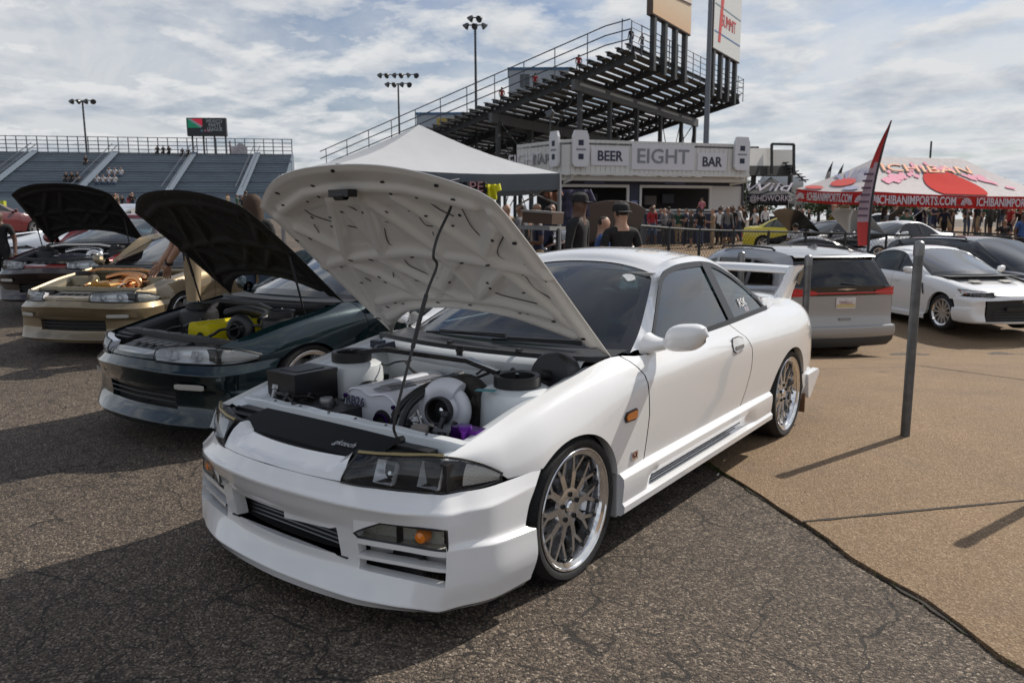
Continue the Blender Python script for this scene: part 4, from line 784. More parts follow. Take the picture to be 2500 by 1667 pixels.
gv.build('loose_gravel', mat('gravel_grey', (.20, .17, .14), .9, var=.5, vscale=60), smooth=False, label='loose gravel strewn along the slab edge', kind='stuff')
mb.build('edge_weeds', gw, label='tufts of weed along the concrete edge', kind='stuff')
mb = MB(); p = O_+E_*(-.80)+N_*(-.035)+A3(0, 0, .006); mb.tube([p, p+A3(.006, -.038, .001)], .004, 8); mb.build('cigarette_butt', mat('paper_white', (.7, .68, .6), .8), label='white cigarette butt lying at the concrete edge', cat='litter')
# ------------------------------------------------------------------ steel posts
GALV = mat('galvanised_pipe', (.13, .135, .14), .5, .75, var=.25, vscale=14)
def post(p, h, label, r=.031, dom=True):
    root = ob('steel_post', None, None, p, label=label, cat='post', group='pipe posts along the slab edge')
    mb = MB(); mb.lathe([(r, -.3), (r, h-.09)], 20, (0, 0, 0), (0, 0, 1)); mb.build('pipe', GALV, root)
    mb = MB(); mb.lathe([(r*1.14, h-.10), (r*1.14, h-.035), (r*1.0, h-.012), (r*.6, h-.002), (0, h)], 20, (0, 0, 0), (0, 0, 1)); mb.build('cap', mat('cap_steel', (.20, .20, .205), .35, .9), root)
    mb = MB(); mb.lathe([(r*1.02, .20), (r*1.06, .205), (r*1.02, .21)], 16, (0, 0, 0), (0, 0, 1)); mb.build('weld_band', GALV, root)
post((1.519, 3.193, zt(1.519, 3.193)), 1.365, 'tall grey steel pipe post standing alone on the concrete at right')
p2 = pt(1974, 622, 7.0); post((p2[0], p2[1], zt(p2[0], p2[1])), p2[2]-zt(p2[0], p2[1]), 'grey steel pipe post behind the white coupe, in front of the minivan tailgate')
p3 = pt(1811, 614, 7.6); post((p3[0], p3[1], zt(p3[0], p3[1])), p3[2]-zt(p3[0], p3[1]), 'grey pipe post seen over the white coupe roof, before the minivan side windows')
post((2.50, 2.72, 0), 1.365, 'grey pipe post just outside the right edge that throws a shadow on the slab')
# ------------------------------------------------------------------ neighbours with open bonnets
TS14 = lambda v: np.stack([v[:, 0]*.99, np.where(v[:, 1] > 0, v[:, 1]*.93, v[:, 1]*1.0), v[:, 2]*.985], 1)
def silvia(name, label, pnt, bayp, loc, rz, covm, turbom, bonnet=None, hang=40, glass=GLS, lampm=None, lip=None, plate=False, wheels=5, under=None, bm=None):
    c = Car(name, label, 'car', pnt, TS14, R33, loc, rz, 'show cars parked with bonnets up or off')
    c.both(c.panel(-.655, .566, None, g1), 'front_wing', pnt); D = c.both(c.panel(.572, 1.84, [(a, b+.006) for a, b in g1], [(a, b-.004) for a, b in g2]), 'door', pnt); c.both(c.panel(1.846, R33['yend'], [(a, b+.004) for a, b in g2], None), 'rear_wing', pnt)
    c.liners(); c.under(-.4, 3.4); c.glasshouse(glass); c.shell_tail(); c.cabin(rhd=False); c.wheel(.83, 0, .305, style=wheels); c.wheel(.84, 2.72, .305, style=wheels); c.mirror((.845, .735, .90))
    N = np.array(NET33); N[4:7, :, 1] += .02; N[7:9, :, 1] -= .008
    bum, _ = c.net(N, [(4, 6, 0, 3)], m=bm or pnt, crease=((1, .3), (7, .2), (8, .25))); m2 = MB(); m2.box((0, -.74, .31), (1.1, .03, .2)); c.add(m2, 'mouth_mesh', mat('mesh_black', (.012, .012, .012), .6, bump=.6, bscale=160), bum)
    for z in (.285, .32): m2 = MB(); m2.tube([(-.42, -.80, z), (0, -.835, z), (.42, -.80, z)], .006, 6); c.add(m2, 'mouth_bar', BLK, bum)
    m2 = MB(); q = n0(2, np.linspace(3.3, 4.5, 9)); m2.grid([[p+A3(.006, -.012, -.012+.006*(i in (0, 8))*-1), p+A3(.006, -.014, -.03), p+A3(.006, -.012, -.05+.006*(i in (0, 8)))] for i, p in enumerate(q)])
    for w_ in (m2, m2.mir()): c.fin(w_).build('bumper_lamp', mat('frosted_lens', (.40, .39, .36), .3, coat=.4), bum)
    c.lamp([(.30, -.868, .572), (.45, -.826, .565), (.60, -.745, .557), (.72, -.668, .555), (.79, -.57, .557), (.835, -.42, .575)],
           [(.30, -.835, .655), (.44, -.805, .672), (.60, -.722, .678), (.72, -.64, .668), (.79, -.54, .645), (.838, -.41, .600)], bowls=((.18, .5, .036), (.42, .5, .036)), cut=.60, hm=lampm or mat('lamp_bright', (.85, .86, .90), .25, .3))
    m2 = MB(); m2.grid([[(x, -.885+.03*(x/.3)**2, .578), (x, -.875+.03*(x/.3)**2, .605), (x, -.84, .612), (x, -.80, .625)] for x in np.linspace(-.30, .30, 9)]); c.add(m2, 'grille_panel', pnt)
    c.bay(bayp, plate=False)
    m2 = MB(); m2.grid([[(x, y, z) for (y, z) in ((-.582, .66), (-.70, .63), (-.80, .605))] for x in (-.3, 0, .3)]); c.add(m2, 'slam_panel', BLK)
    for k in range(5): m2 = MB(); m2.box((-.2+k*.1, -.68, .645), (.05, .10, .008)); c.add(m2, 'panel_vent', mat('vent_grey', (.12, .12, .12), .4), None)
    m2 = MB(); rows = [[((x+.05)*.8-.02, y, .60+(z-.60)*.95) for x, z in PC] for y in (-.33, -.32, -.1, .14, .16)]; m2.grid(rows); m2.add(rows[0], [list(range(len(rows[0])))]); ec = c.add(m2, 'cam_cover', covm, ang=40)
    m2 = MB(); m2.lathe([(0, .01), (.04, .01), (.05, 0)], 16, (.0, -.335, .63), (0, -1, 0)); c.add(m2, 'cam_opening', LIN, ec)
    m2 = MB(); m2.tube([tq+.08*(math.cos(a)*e1+math.sin(a)*e2) for a in an[:-1]], .042, 10, closed=True); m2.lathe([(.085, -.03), (.085, .01), (.055, .04), (.055, .07), (.045, .07), (.04, .0), (0, 0)], 20, tq, tax); c.add(m2, 'turbocharger', turbom, ang=60)
    m2 = MB(); m2.tube(crv([(.28, .0, .74), (.2, .12, .78), (-.1, .14, .80), (-.3, .1, .76)], 6), .035, 12); c.add(m2, 'intake_pipe', turbom)
    m2 = MB(); m2.prism([(-.46, .0, .835), (-.30, .045, .862), (.24, .045, .862), (.45, -.01, .835), (.45, -.035, .835), (.24, .005, .862), (-.30, .005, .862), (-.46, -.03, .835)], (0, 0, .022)); c.add(m2, 'strut_brace', turbom)
    c.bundle('coolant_hose', turbom if turbom != BLK else BLK, 5, 21, ((-.5, .5), (-.5, .2), (.64, .74)), .012, .3); c.bundle('wiring_loom', BLK, 12, 23, ((-.55, .55), (-.52, .25), (.56, .72)), .009, .3)
    m2 = MB(); m2.box((-.05, -.05, .48), (.9, .7, .2)); c.add(m2, 'engine_block', LIN)
    if bonnet:
        hh, H_ = c.hood(hang, under or BLK, parts=1, nx=90, ny=80)
        for sg in (1, -1): m2 = MB(); a_, b_ = A3(sg*.66, .12, .80), H_(sg*.66, .62, -.02); m2.tube([a_, a_*.45+b_*.55], .008, 8, 0); m2.tube([a_*.45+b_*.55, b_], .012, 8, 0); c.fin(m2).build('gas_strut', mat('strut_dark', (.05, .05, .055), .3, .8), hh)
    return c
TEAL = paint('teal_black', (.0018, .014, .018), .6, .22); GOLD = paint('champagne', (.215, .165, .095), .6, .45); RED = paint('candy_red', (.15, .005, .005), .5, .25)
silvia('teal_coupe', 'dark teal coupe with its black bonnet raised beside the white coupe, yellow engine cover', TEAL, mat('bay_black', (.012, .012, .013), .5), (-2.775, .796, .04), RAD(2), mat('cover_yellow', (.62, .52, .01), .35, coat=.4), BLK, bonnet=True, under=mat('bonnet_black', (.007, .007, .007), .75))
COP = mat('copper_plate', (.75, .36, .16), .18, 1., var=.1, vscale=9)
silvia('gold_coupe', 'champagne gold coupe with no bonnet and copper plated engine parts', GOLD, mat('bay_gold', (.22, .19, .13), .4, .5), (-6.68, 1.79, zt(-6.68, 1.79)), RAD(24), mat('gold_plate', (.72, .42, .15), .15, 1.), COP)
silvia('red_coupe', 'dark red coupe at far left with black bonnet raised and twin round head lamps', RED, mat('bay_black', (.012, .012, .013), .5), (-9.15, 2.42, zt(-9.15, 2.42)), RAD(35), mat('cover_dark', (.03, .03, .05), .4), ALU, bonnet=True, bm=paint('candy_red_shaded', (.012, .003, .003), .2), under=mat('bonnet_black', (.007, .007, .007), .75), lampm=None)  # bumper red darkened to near black, painting in the shade on the nose

# ------------------------------------------------------------------ white saloon, silver minivan, black van
SAL = dict(
    ys=[-.80, -.55, -.30, 0, .45, .72, 1.3, 1.9, 2.4, 2.72, 3.0, 3.3, 3.56],
    S=[[(.60, .2), (.66, .4), (.68, .55), (.67, .66), (.63, .72), (.55, .745)], [(.80, .2), (.83, .4), (.835, .58), (.81, .70), (.77, .77), (.68, .80)], [(.87, .2), (.89, .4), (.895, .62), (.87, .76), (.82, .83), (.70, .86)], [(.88, .2), (.90, .4), (.905, .66), (.88, .80), (.82, .885), (.72, .91)],
       [(.86, .2), (.88, .4), (.885, .65), (.87, .82), (.83, .92), (.74, .955)], [(.85, .2), (.87, .4), (.88, .65), (.875, .82), (.85, .925), (.81, .965)], [(.85, .2), (.87, .4), (.885, .65), (.88, .84), (.85, .945), (.80, .985)], [(.855, .2), (.875, .4), (.89, .65), (.885, .85), (.855, .96), (.80, 1.005)],
       [(.87, .2), (.885, .4), (.90, .65), (.89, .86), (.85, .97), (.785, 1.022)], [(.88, .2), (.895, .4), (.905, .65), (.89, .87), (.85, .98), (.74, 1.04)], [(.87, .2), (.88, .4), (.885, .65), (.87, .88), (.82, 1.0), (.66, 1.05)], [(.82, .2), (.84, .4), (.845, .65), (.83, .88), (.77, 1.0), (.62, 1.045)], [(.74, .2), (.76, .4), (.765, .65), (.75, .85), (.69, .96), (.56, 1.0)]],
    arch=[(0, .33, .375, .37), (2.65, .33, .375, .37)], sill=lambda y: .26, low=[(-.95, .75), (-.80, .735), (-.5, .72), (-.42, .62), (-.36, .60), (-.2, .6)], yend=3.56,
    Cw=[(.81, .72, .967), (.765, .95, 1.08), (.70, 1.2, 1.24), (.66, 1.36, 1.335), (.63, 1.6, 1.385), (.62, 1.9, 1.39), (.64, 2.2, 1.345), (.69, 2.45, 1.24), (.745, 2.62, 1.12), (.775, 2.72, 1.033), (.72, 2.95, 1.045)],
    Cr=[(.74, .50, .960), (.69, .78, 1.09), (.61, 1.08, 1.24), (.545, 1.26, 1.335), (.50, 1.36, 1.375), (.52, 1.6, 1.43), (.53, 1.9, 1.44), (.52, 2.2, 1.405), (.55, 2.45, 1.32), (.59, 2.72, 1.18), (.62, 2.95, 1.06)],
    iw=4, ir=7, ib=10, belt=[(.81, .72, .966), (.80, 1.3, .986), (.80, 1.9, 1.006), (.775, 2.72, 1.03)], bp=(1.42, 1.52, 1.42, 1.54), bp2=[(2.22, 2.28, 2.36, 2.42)],
    bul=[(0, -.22, .03), (0, -.15, .05), (0, -.02, .055), (0, .05, .05), (0, .08, .05), (0, .03, .04), (0, 0, .04), (0, 0, .04), (0, .03, .05), (0, .07, .05), (0, .10, .02)])
NETS = np.array(NET33); NETS[:, :, 0] *= 1.045; NETS[:, :, 2] = .20+(NETS[:, :, 2]-.112)*1.05; NETS[:, :, 1] = NETS[:, :, 1]*1.0
WH2 = paint('white_saloon', (.78, .78, .78))
c = Car('white_saloon', 'white four-door sports saloon facing right beside the silver minivan', 'car', WH2, None, SAL, (.935, 13.644, -.44), RAD(44.7), 'cars parked by the fence')
def flatgap(y): return [(.1, y), (1.2, y)]
c.both(c.panel(-.795, .60), 'front_wing', WH2); c.both(c.panel(.606, 1.47), 'front_door', WH2); c.both(c.panel(1.476, 2.42), 'rear_door', WH2); c.both(c.panel(2.426, 3.56), 'rear_wing', WH2)
c.liners(); c.under(-.4, 3.3); c.glasshouse(DGLS, GLS); c.shell_tail(); c.cabin(.85, False); WG = mat('wheel_grey', (.45, .45, .45), .3, .9)
c.wheel(.865, 0, .33, R=.33, rr=.245, style=12, m=WG); c.wheel(.865, 2.65, .33, R=.33, rr=.245, style=12, m=WG); c.mirror((.85, .82, .99))
bum, _ = c.net(NETS, [(1, 7, 0, 4)], m=WH2); m2 = MB(); m2.grid([[(x, -.84+.15*x*x, z) for z in (.22, .4, .62)] for x in np.linspace(-.60, .60, 7)]); c.add(m2, 'grille_mesh', mat('grille_black', (.012, .012, .012), .45, bump=.5, bscale=150), bum)

m2 = MB(); m2.box((0, -.885, .46), (.62, .02, .06)); c.add(m2, 'plate_bar', BLK, bum)
for k in range(4): m2 = MB(); m2.tube([(-.5, -.835, .28+k*.05), (0, -.875, .28+k*.05), (.5, -.835, .28+k*.05)], .006, 5); c.add(m2, 'grille_bar', mat('bar_grey', (.05, .05, .05), .4), bum)
for k in range(3):
    a = k*2*math.pi/3+math.pi/2; m2 = MB(); q = lambda r, t: (r*math.cos(t), -.915, .60+r*math.sin(t)); m2.prism([q(.0, 0), q(.028, a-.5), q(.05, a), q(.028, a+.5)], (0, -.006, 0)); c.add(m2, 'grille_emblem', CHR, bum)
m2 = MB(); m2.prism([(x, y, z) for x, y, z in ((.57, -.775, .36), (.60, -.77, .44), (.78, -.64, .43), (.76, -.66, .36))], (.006, -.012, 0)); c.both(m2, 'fog_recess', LIN, smooth=False)
c.lamp([(.50, -.83, .66), (.62, -.76, .645), (.74, -.66, .65), (.84, -.46, .70)], [(.48, -.80, .735), (.62, -.73, .755), (.74, -.62, .765), (.86, -.37, .775)], bowls=((.3, .5, .03), (.6, .5, .03)), cut=.82, amber=True)
o_, H_ = c.hood(-11, hy=.52, hz=.955, W=.735, Lc=1.36, Le=1.18, parts=0, ribs=False, nx=30, ny=30, Rr=.22)
m2 = MB(); m2.box((0, .30, .955), (1.4, .5, .02)); c.add(m2, 'cowl_panel', BLK)
for x in (-.3, .3): m2 = MB(); q = [H_(x-.11, .55, .045), H_(x+.11, .55, .045), H_(x+.09, .70, .04), H_(x-.09, .70, .04)]; m2.prism(q, (0, 0, .006)); c.fin(m2).build('bonnet_vent', BLK, o_, smooth=False)
m2 = MB(); m2.prism([(.895, .47, .62), (.90, .50, .63), (.885, .56, .82), (.88, .53, .82)], (.006, 0, 0)); c.both(m2, 'wing_vent', BLK, smooth=False)
for y in (1.30, 2.28): m2 = MB(); m2.box((.895, y, .83), (.02, .17, .025)); c.both(m2, 'door_handle', WH2)
m2 = MB(); m2.grid([[(.85, y, .27), (.90, y, .25), (.90, y, .17), (.85, y, .155)] for y in np.linspace(.42, 2.25, 8)]); c.both(m2, 'side_skirt', WH2)

VAN = dict(
    ys=[-.9, -.5, 0, .5, 1.5, 3.0, 3.7, 4.0, 4.13],
    S=[[(.62, .25), (.70, .45), (.72, .6), (.71, .72), (.67, .80), (.55, .84)], [(.88, .25), (.92, .45), (.93, .65), (.91, .82), (.86, .92), (.72, .97)], [(.95, .25), (.98, .45), (.99, .7), (.97, .88), (.92, 1.0), (.80, 1.04)], [(.95, .25), (.98, .45), (.99, .7), (.98, .9), (.94, 1.03), (.88, 1.07)],
       [(.96, .25), (.99, .45), (1.0, .7), (.99, .92), (.96, 1.05), (.90, 1.10)], [(.96, .25), (.99, .45), (1.0, .7), (.99, .95), (.96, 1.08), (.90, 1.14)], [(.95, .25), (.98, .45), (.99, .7), (.98, .95), (.95, 1.1), (.90, 1.18)], [(.90, .30), (.93, .5), (.94, .7), (.935, .95), (.91, 1.1), (.87, 1.19)], [(.80, .30), (.85, .5), (.86, .7), (.86, .95), (.84, 1.1), (.81, 1.19)]],
    arch=[(0, .35, .40, .40), (3.089, .35, .40, .40)], sill=lambda y: .28 if y < 3.6 else .32, low=[(-1.1, .70), (-.6, .70), (-.45, .60), (-.2, .6)], yend=4.13,
    Cw=[(.88, .50, 1.072), (.85, .85, 1.25), (.80, 1.2, 1.45), (.775, 1.45, 1.53), (.76, 1.8, 1.575), (.755, 2.4, 1.58), (.76, 3.0, 1.555), (.785, 3.4, 1.47), (.84, 3.6, 1.32), (.895, 3.68, 1.185), (.87, 3.98, 1.19)],
    Cr=[(.80, .15, 1.03), (.74, .6, 1.28), (.68, 1.0, 1.50), (.62, 1.25, 1.63), (.60, 1.38, 1.665), (.64, 1.8, 1.705), (.66, 2.5, 1.72), (.67, 3.3, 1.70), (.69, 3.80, 1.62), (.76, 3.97, 1.42), (.83, 4.10, 1.18)],
    iw=4, ir=8, ib=10, belt=[(.88, .50, 1.071), (.90, 1.5, 1.10), (.90, 3.0, 1.14), (.895, 3.68, 1.175)], bp=(1.62, 1.72, 1.62, 1.74), bp2=[(2.78, 2.88, 2.78, 2.90)],
    bul=[(0, -.30, .03), (0, -.2, .05), (0, -.05, .06), (0, .05, .06), (0, .08, .06), (0, .03, .05), (0, 0, .05), (0, .02, .045), (0, .08, .04), (0, .09, .02), (0, .07, .0)])
def minivan(name, label, pnt, loc, rz, glass, rails=True, tail=True):
    c = Car(name, label, 'minivan', pnt, None, VAN, loc, rz, 'cars parked by the fence')
    c.both(c.panel(-.895, .62), 'front_wing', pnt); c.both(c.panel(.626, 1.66), 'front_door', pnt); c.both(c.panel(1.666, 2.82), 'sliding_door', pnt); c.both(c.panel(2.826, 4.13), 'rear_wing', pnt)
    c.liners(); c.under(-.5, 3.9); c.glasshouse(glass, frame=mat('van_trim', (.05, .05, .055), .3) if not tail else mat('chrome_trim', (.35, .36, .38), .25, .9)); c.wheel(.97, 0, .36, R=.36, rr=.24, style=7); c.wheel(.97, 3.089, .36, R=.36, rr=.24, style=7); c.mirror((.93, .75, 1.10), sc=1.1)
    m2 = MB(); u = np.linspace(1, -1, 19); rows = []
    for z, k in zip((1.19, 1.12, 1.0, .85, .70, .60, .52), (.80, .83, .85, .86, .86, .86, .86)): rows.append([(k*q, 4.13+.075*(1-abs(q)**3)+(.0 if z > .62 else .02), z) for q in u])
    m2.grid(rows); tg = c.add(m2, 'tailgate', pnt)
    m2 = MB(); rows = [[(k*q, 4.13+o+.085*(1-abs(q)**3), z) for q in u] for z, k, o in ((.60, .86, .0), (.585, .90, .05), (.50, .91, .06), (.44, .90, .05), (.42, .89, .04))]; m2.grid(rows); rb = c.add(m2, 'rear_bumper', pnt)
    m2 = MB(); rows = [[(k*q, 4.13+o+.08*(1-abs(q)**3), z) for q in u] for z, k, o in ((.425, .89, .045), (.36, .87, .05), (.28, .80, .02), (.27, .75, -.1))]; m2.grid(rows); c.add(m2, 'bumper_valance', mat('valance_grey', (.03, .03, .03), .5), rb)
    if tail:
        m2 = MB(); m2.tube([(.85*q, 4.235-.085*abs(q)**3, .43) for q in u], .010, 6); c.add(m2, 'chrome_strip', CHR, rb)
        m2 = MB(); rows = [[(k*q, 4.136+.077*(1-abs(q)**3), z) for q in u] for z, k in ((1.19, .815), (1.13, .835), (1.055, .85))]; m2.grid(rows); c.add(m2, 'glass_band', mat('gloss_black', (.008, .008, .009), .08, coat=1.), tg)
        m2 = MB(); m2.tube([(.85*q, 4.145+.075*(1-abs(q)**3), 1.095) for q in u], .013, 6); c.add(m2, 'light_bar', mat('tail_red', (.50, .01, .012), .2, coat=.6), tg)
        for sg in (1, -1):
            m2 = MB(); m2.grid([[(sg*.868, 4.142, z0), (sg*.78, 4.172, z0), (sg*.50, 4.212, 1.10+(z0-1.11)*.4)] for z0 in (1.05, 1.11, 1.17)]); m2.grid([[(sg*.868, 4.142, z0), (sg*.905, 4.06, z0)] for z0 in (1.05, 1.11, 1.17)]); c.add(m2, 'tail_lamp', mat('tail_red', (.50, .01, .012), .2, coat=.6), tg)
        m2 = MB(); m2.prism([(-.18, 4.215, 1.15), (-.06, 4.22, 1.145), (0, 4.22, 1.135), (.06, 4.22, 1.145), (.18, 4.215, 1.15), (.06, 4.22, 1.16), (0, 4.222, 1.165), (-.06, 4.22, 1.16)], (0, .008, 0)); c.add(m2, 'winged_badge', CHR, tg)
        m2 = MB(); m2.box((0, 4.212, .945), (.33, .012, .17)); pl_ = c.add(m2, 'number_plate', mat('plate_pale', (.62, .60, .60), .5, var=.1, vscale=12), tg)
        m2 = MB(); m2.box((0, 4.2195, .905), (.31, .004, .05)); c.add(m2, 'plate_scene', mat('plate_gold', (.55, .45, .22), .5), tg)
        text('TEWSLLLC', .062, (0, 4.2195, .95), (-1, 0, 0), (0, 0, 1), mat('plate_ink', (.25, .03, .06), .5), 'plate_number', tg, .0015, sx=.8)
        m2 = MB(); m2.box((0, 4.212, .70), (.20, .02, .035)); c.add(m2, 'tailgate_handle', mat('handle_mid_grey', (.25, .25, .25), .4), tg)  # one even mid grey for the tailgate handle
        m2 = MB(); m2.tube([(-.30, 4.145, 1.20), (.0, 4.172, 1.235), (.05, 4.17, 1.24)], .009, 6); c.add(m2, 'rear_wiper', BLK, tg)
        m2 = MB(); rows = [[(.70*q, y+.09*(1-q*q), z) for q in u] for y, z in ((3.70, 1.665), (3.86, 1.645), (3.90, 1.62), (3.82, 1.60))]; m2.grid(rows); c.add(m2, 'roof_spoiler', pnt)
        m2 = MB(); m2.prism([(0, 3.20, 1.74), (0, 3.42, 1.745), (0, 3.40, 1.80), (0, 3.33, 1.80)], (.03, 0, 0)); m2.prism([(.015, 3.18, 1.74), (.05, 3.4, 1.745), (.015, 3.42, 1.745), (-.02, 3.4, 1.745)], (0, 0, .03)); c.add(m2, 'roof_antenna', pnt)
    m2 = MB(); m2.tube([(.655, 1.55, 1.70), (.655, 1.6, 1.745), (.665, 2.4, 1.765), (.665, 3.2, 1.745), (.66, 3.28, 1.71)], .019, 8); c.both(m2, 'roof_rail', BLK)
    m2 = MB(); m2.grid([[(x, y, .98+.12*(y+.9)*.0-.16*max(0, -y)*.6-.10*abs(x)**2) for y in np.linspace(-.95, .3, 8)] for x in np.linspace(-.75, .75, 9)]); c.add(m2, 'bonnet', pnt)
    NV = np.array(NET33); NV[:, :, 0] *= 1.14; NV[:, :, 1] -= .10; NV[:, :, 2] = .25+(NV[:, :, 2]-.112)*1.2; c.net(NV, [(4, 6, 0, 3)], m=pnt)
    for y in (1.5, 2.65): m2 = MB(); m2.box((1.0, y, .98), (.02, .2, .03)); c.both(m2, 'door_handle', pnt)
    return c
ca, sa = math.cos(RAD(229.8)), math.sin(RAD(229.8))
minivan('silver_minivan', 'silver minivan with red light bar and roof rails, tailgate towards the camera', paint('silver', (.33, .335, .345), .4), (-1.317+sa*3.089, 10.25-ca*3.089, -.644), RAD(229.8), DGLS)
q = gp(2560, 16.2); minivan('black_van', 'black passenger van at the right edge behind the white saloon', paint('black', (.006, .006, .007), .2), (q[0], q[1], zt(q[0], q[1])-.12), RAD(52), DGLS, tail=False)
# ------------------------------------------------------------------ far structures
def ground_at(p): return zt(p[0], p[1])
def upx(O, U, px):
    'distance along horizontal direction U from O at which photo column px is met'
    l0, d0 = (O-CAM)@RH, (O-CAM)@DH; ul, ud = U@RH, U@DH; r = (px-1250)/(FPX*1.0)*math.cos(PIT)*1.0; r = (px-1250)/FPX*(1/ (1/ math.cos(PIT))) ; return (r*d0-l0)/(ul-r*ud)
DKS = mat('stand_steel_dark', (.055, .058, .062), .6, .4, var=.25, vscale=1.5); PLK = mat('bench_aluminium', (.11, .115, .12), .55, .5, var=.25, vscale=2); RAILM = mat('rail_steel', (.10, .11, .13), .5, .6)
# --- grandstand seen from behind (centre right)
T1 = pt(1520, 127, 61); a_ = RAD(33.3); US = DH*math.cos(a_)+RH*math.sin(a_); SS = -RH*math.cos(a_)+DH*math.sin(a_)
gs = ob('grandstand', None, None, (T1[0], T1[1], ground_at(T1)), label='tall steel grandstand seen from behind and below, rising over the bar', cat='grandstand')
G0 = A3(T1[0], T1[1], ground_at(T1))
def part(mb, name, m, par=gs, o=G0, **k):
    mb.v = [v-o for v in mb.v]; return mb.build(name, m, par, **k)
LU, NR = 30.0, 40
SP = lambda s, u, dz=0.: T1+SS*s+US*u+A3(0, 0, -s*.2390+dz)
for k in range(NR):
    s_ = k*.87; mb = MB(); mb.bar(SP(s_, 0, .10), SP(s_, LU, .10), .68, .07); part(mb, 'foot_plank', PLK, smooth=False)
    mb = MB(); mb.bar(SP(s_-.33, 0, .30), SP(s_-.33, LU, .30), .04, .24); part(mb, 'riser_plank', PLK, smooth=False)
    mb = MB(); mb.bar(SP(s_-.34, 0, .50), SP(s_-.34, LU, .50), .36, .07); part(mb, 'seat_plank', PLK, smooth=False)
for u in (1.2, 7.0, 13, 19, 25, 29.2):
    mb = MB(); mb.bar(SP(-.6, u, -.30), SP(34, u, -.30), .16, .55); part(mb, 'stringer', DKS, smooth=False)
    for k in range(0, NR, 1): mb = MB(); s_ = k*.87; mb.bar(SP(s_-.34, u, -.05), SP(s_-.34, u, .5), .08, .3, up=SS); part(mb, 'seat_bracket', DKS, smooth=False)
    for s_ in (4.5, 13, 22, 31):
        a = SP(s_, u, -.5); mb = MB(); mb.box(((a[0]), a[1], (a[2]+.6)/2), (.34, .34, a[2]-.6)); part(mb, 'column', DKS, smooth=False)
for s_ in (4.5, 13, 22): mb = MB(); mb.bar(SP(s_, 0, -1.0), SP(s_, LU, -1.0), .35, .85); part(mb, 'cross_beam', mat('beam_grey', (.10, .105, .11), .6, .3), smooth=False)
for (s0, s1, u0, u1) in ((4.5, 4.5, 7, 13), (4.5, 4.5, 19, 25), (4.5, 4.5, 25, 29.2), (13, 13, 1.2, 7), (4.5, 13, 29.2, 29.2), (4.5, 13, 1.2, 1.2)):
    for fl in (0, 1):
        a, b = SP(s0, u0, -1), SP(s1, u1, -1); a, b = (A3(a[0], a[1], 1.5), b) if fl else (a, A3(b[0], b[1], 1.5)); mb = MB(); mb.tube([a, b], .05, 6); part(mb, 'cross_brace', DKS)
for dz in (.55, 1.3, 2.05): mb = MB(); mb.tube([SP(-.7, -.15, dz+.15), SP(1.5, -.15, dz+.45)]+[SP(35, -.15, dz+.45)], .05, 6); part(mb, 'end_rail', RAILM)
for s_ in np.arange(0, 35, 3.1): mb = MB(); mb.tube([SP(s_, -.15, 0), SP(s_, -.15, 2.5)], .045, 6); part(mb, 'rail_post', RAILM)
for dz in (.6, 1.1, 1.6, 2.1): mb = MB(); mb.tube([SP(-.75, 0, dz), SP(-.75, LU, dz)], .035, 6); part(mb, 'back_rail', RAILM)
for u in np.arange(0, LU+.1, 2.0): mb = MB(); mb.tube([SP(-.75, u, -.3), SP(-.75, u, 2.15)], .045, 6); part(mb, 'rail_post', RAILM)
for dz in (.6, 1.3, 2.05): mb = MB(); mb.tube([SP(-.7, LU, dz), SP(3.2, LU, dz+.4)], .04, 6); part(mb, 'far_rail', RAILM)
# press boxes on the front of the stand
for (x0, x1, y0, y1, d, lab, yel) in ((1242, 1385, 180, 232, 84, 'pale blue press box with blue roof edge rising above the stand rows', 0), (1022, 1165, 286, 330, 90, 'small press box with yellow window left of the stand rows', 1)):
    a, b = pt(x0, y1, d), pt(x1, y0, d); q = (a+b)/2; gz = ground_at(q); r_ = ob('press_box', None, None, (q[0], q[1], gz), label=lab, cat='building', group='press boxes on the grandstand')
    w_ = np.linalg.norm((b-a)[:2]); rz_ = math.atan2(RH[1], RH[0]); r_.rotation_euler = (0, 0, rz_); z0, z1 = a[2]-gz, b[2]-gz
    mb = MB(); mb.box((0, 0, (z0+z1)/2), (w_, 4, z1-z0)); mb.build('wall', mat('box_pale_blue', (.36, .39, .43), .7), r_, smooth=False)
    mb = MB(); mb.box((0, 0, z1+.12), (w_+.2, 4.2, .24)); mb.build('roof', mat('box_blue', (.05, .13, .26), .6), r_, smooth=False)
    mb = MB(); mb.box((.8 if yel else -1.5, -2.03, (z0+z1)/2), (w_*.55 if yel else 1., .06, (z1-z0)*.6)); mb.build('window', mat('window_yellow', (.42, .30, .05), .5) if yel else mat('window_dark', (.05, .06, .07), .2), r_, smooth=False)
    for sx in (-1, 1): mb = MB(); mb.box((sx*w_*.4, 0, z0/2), (.4, .4, z0)); mb.build('support', DKS, r_, smooth=False)
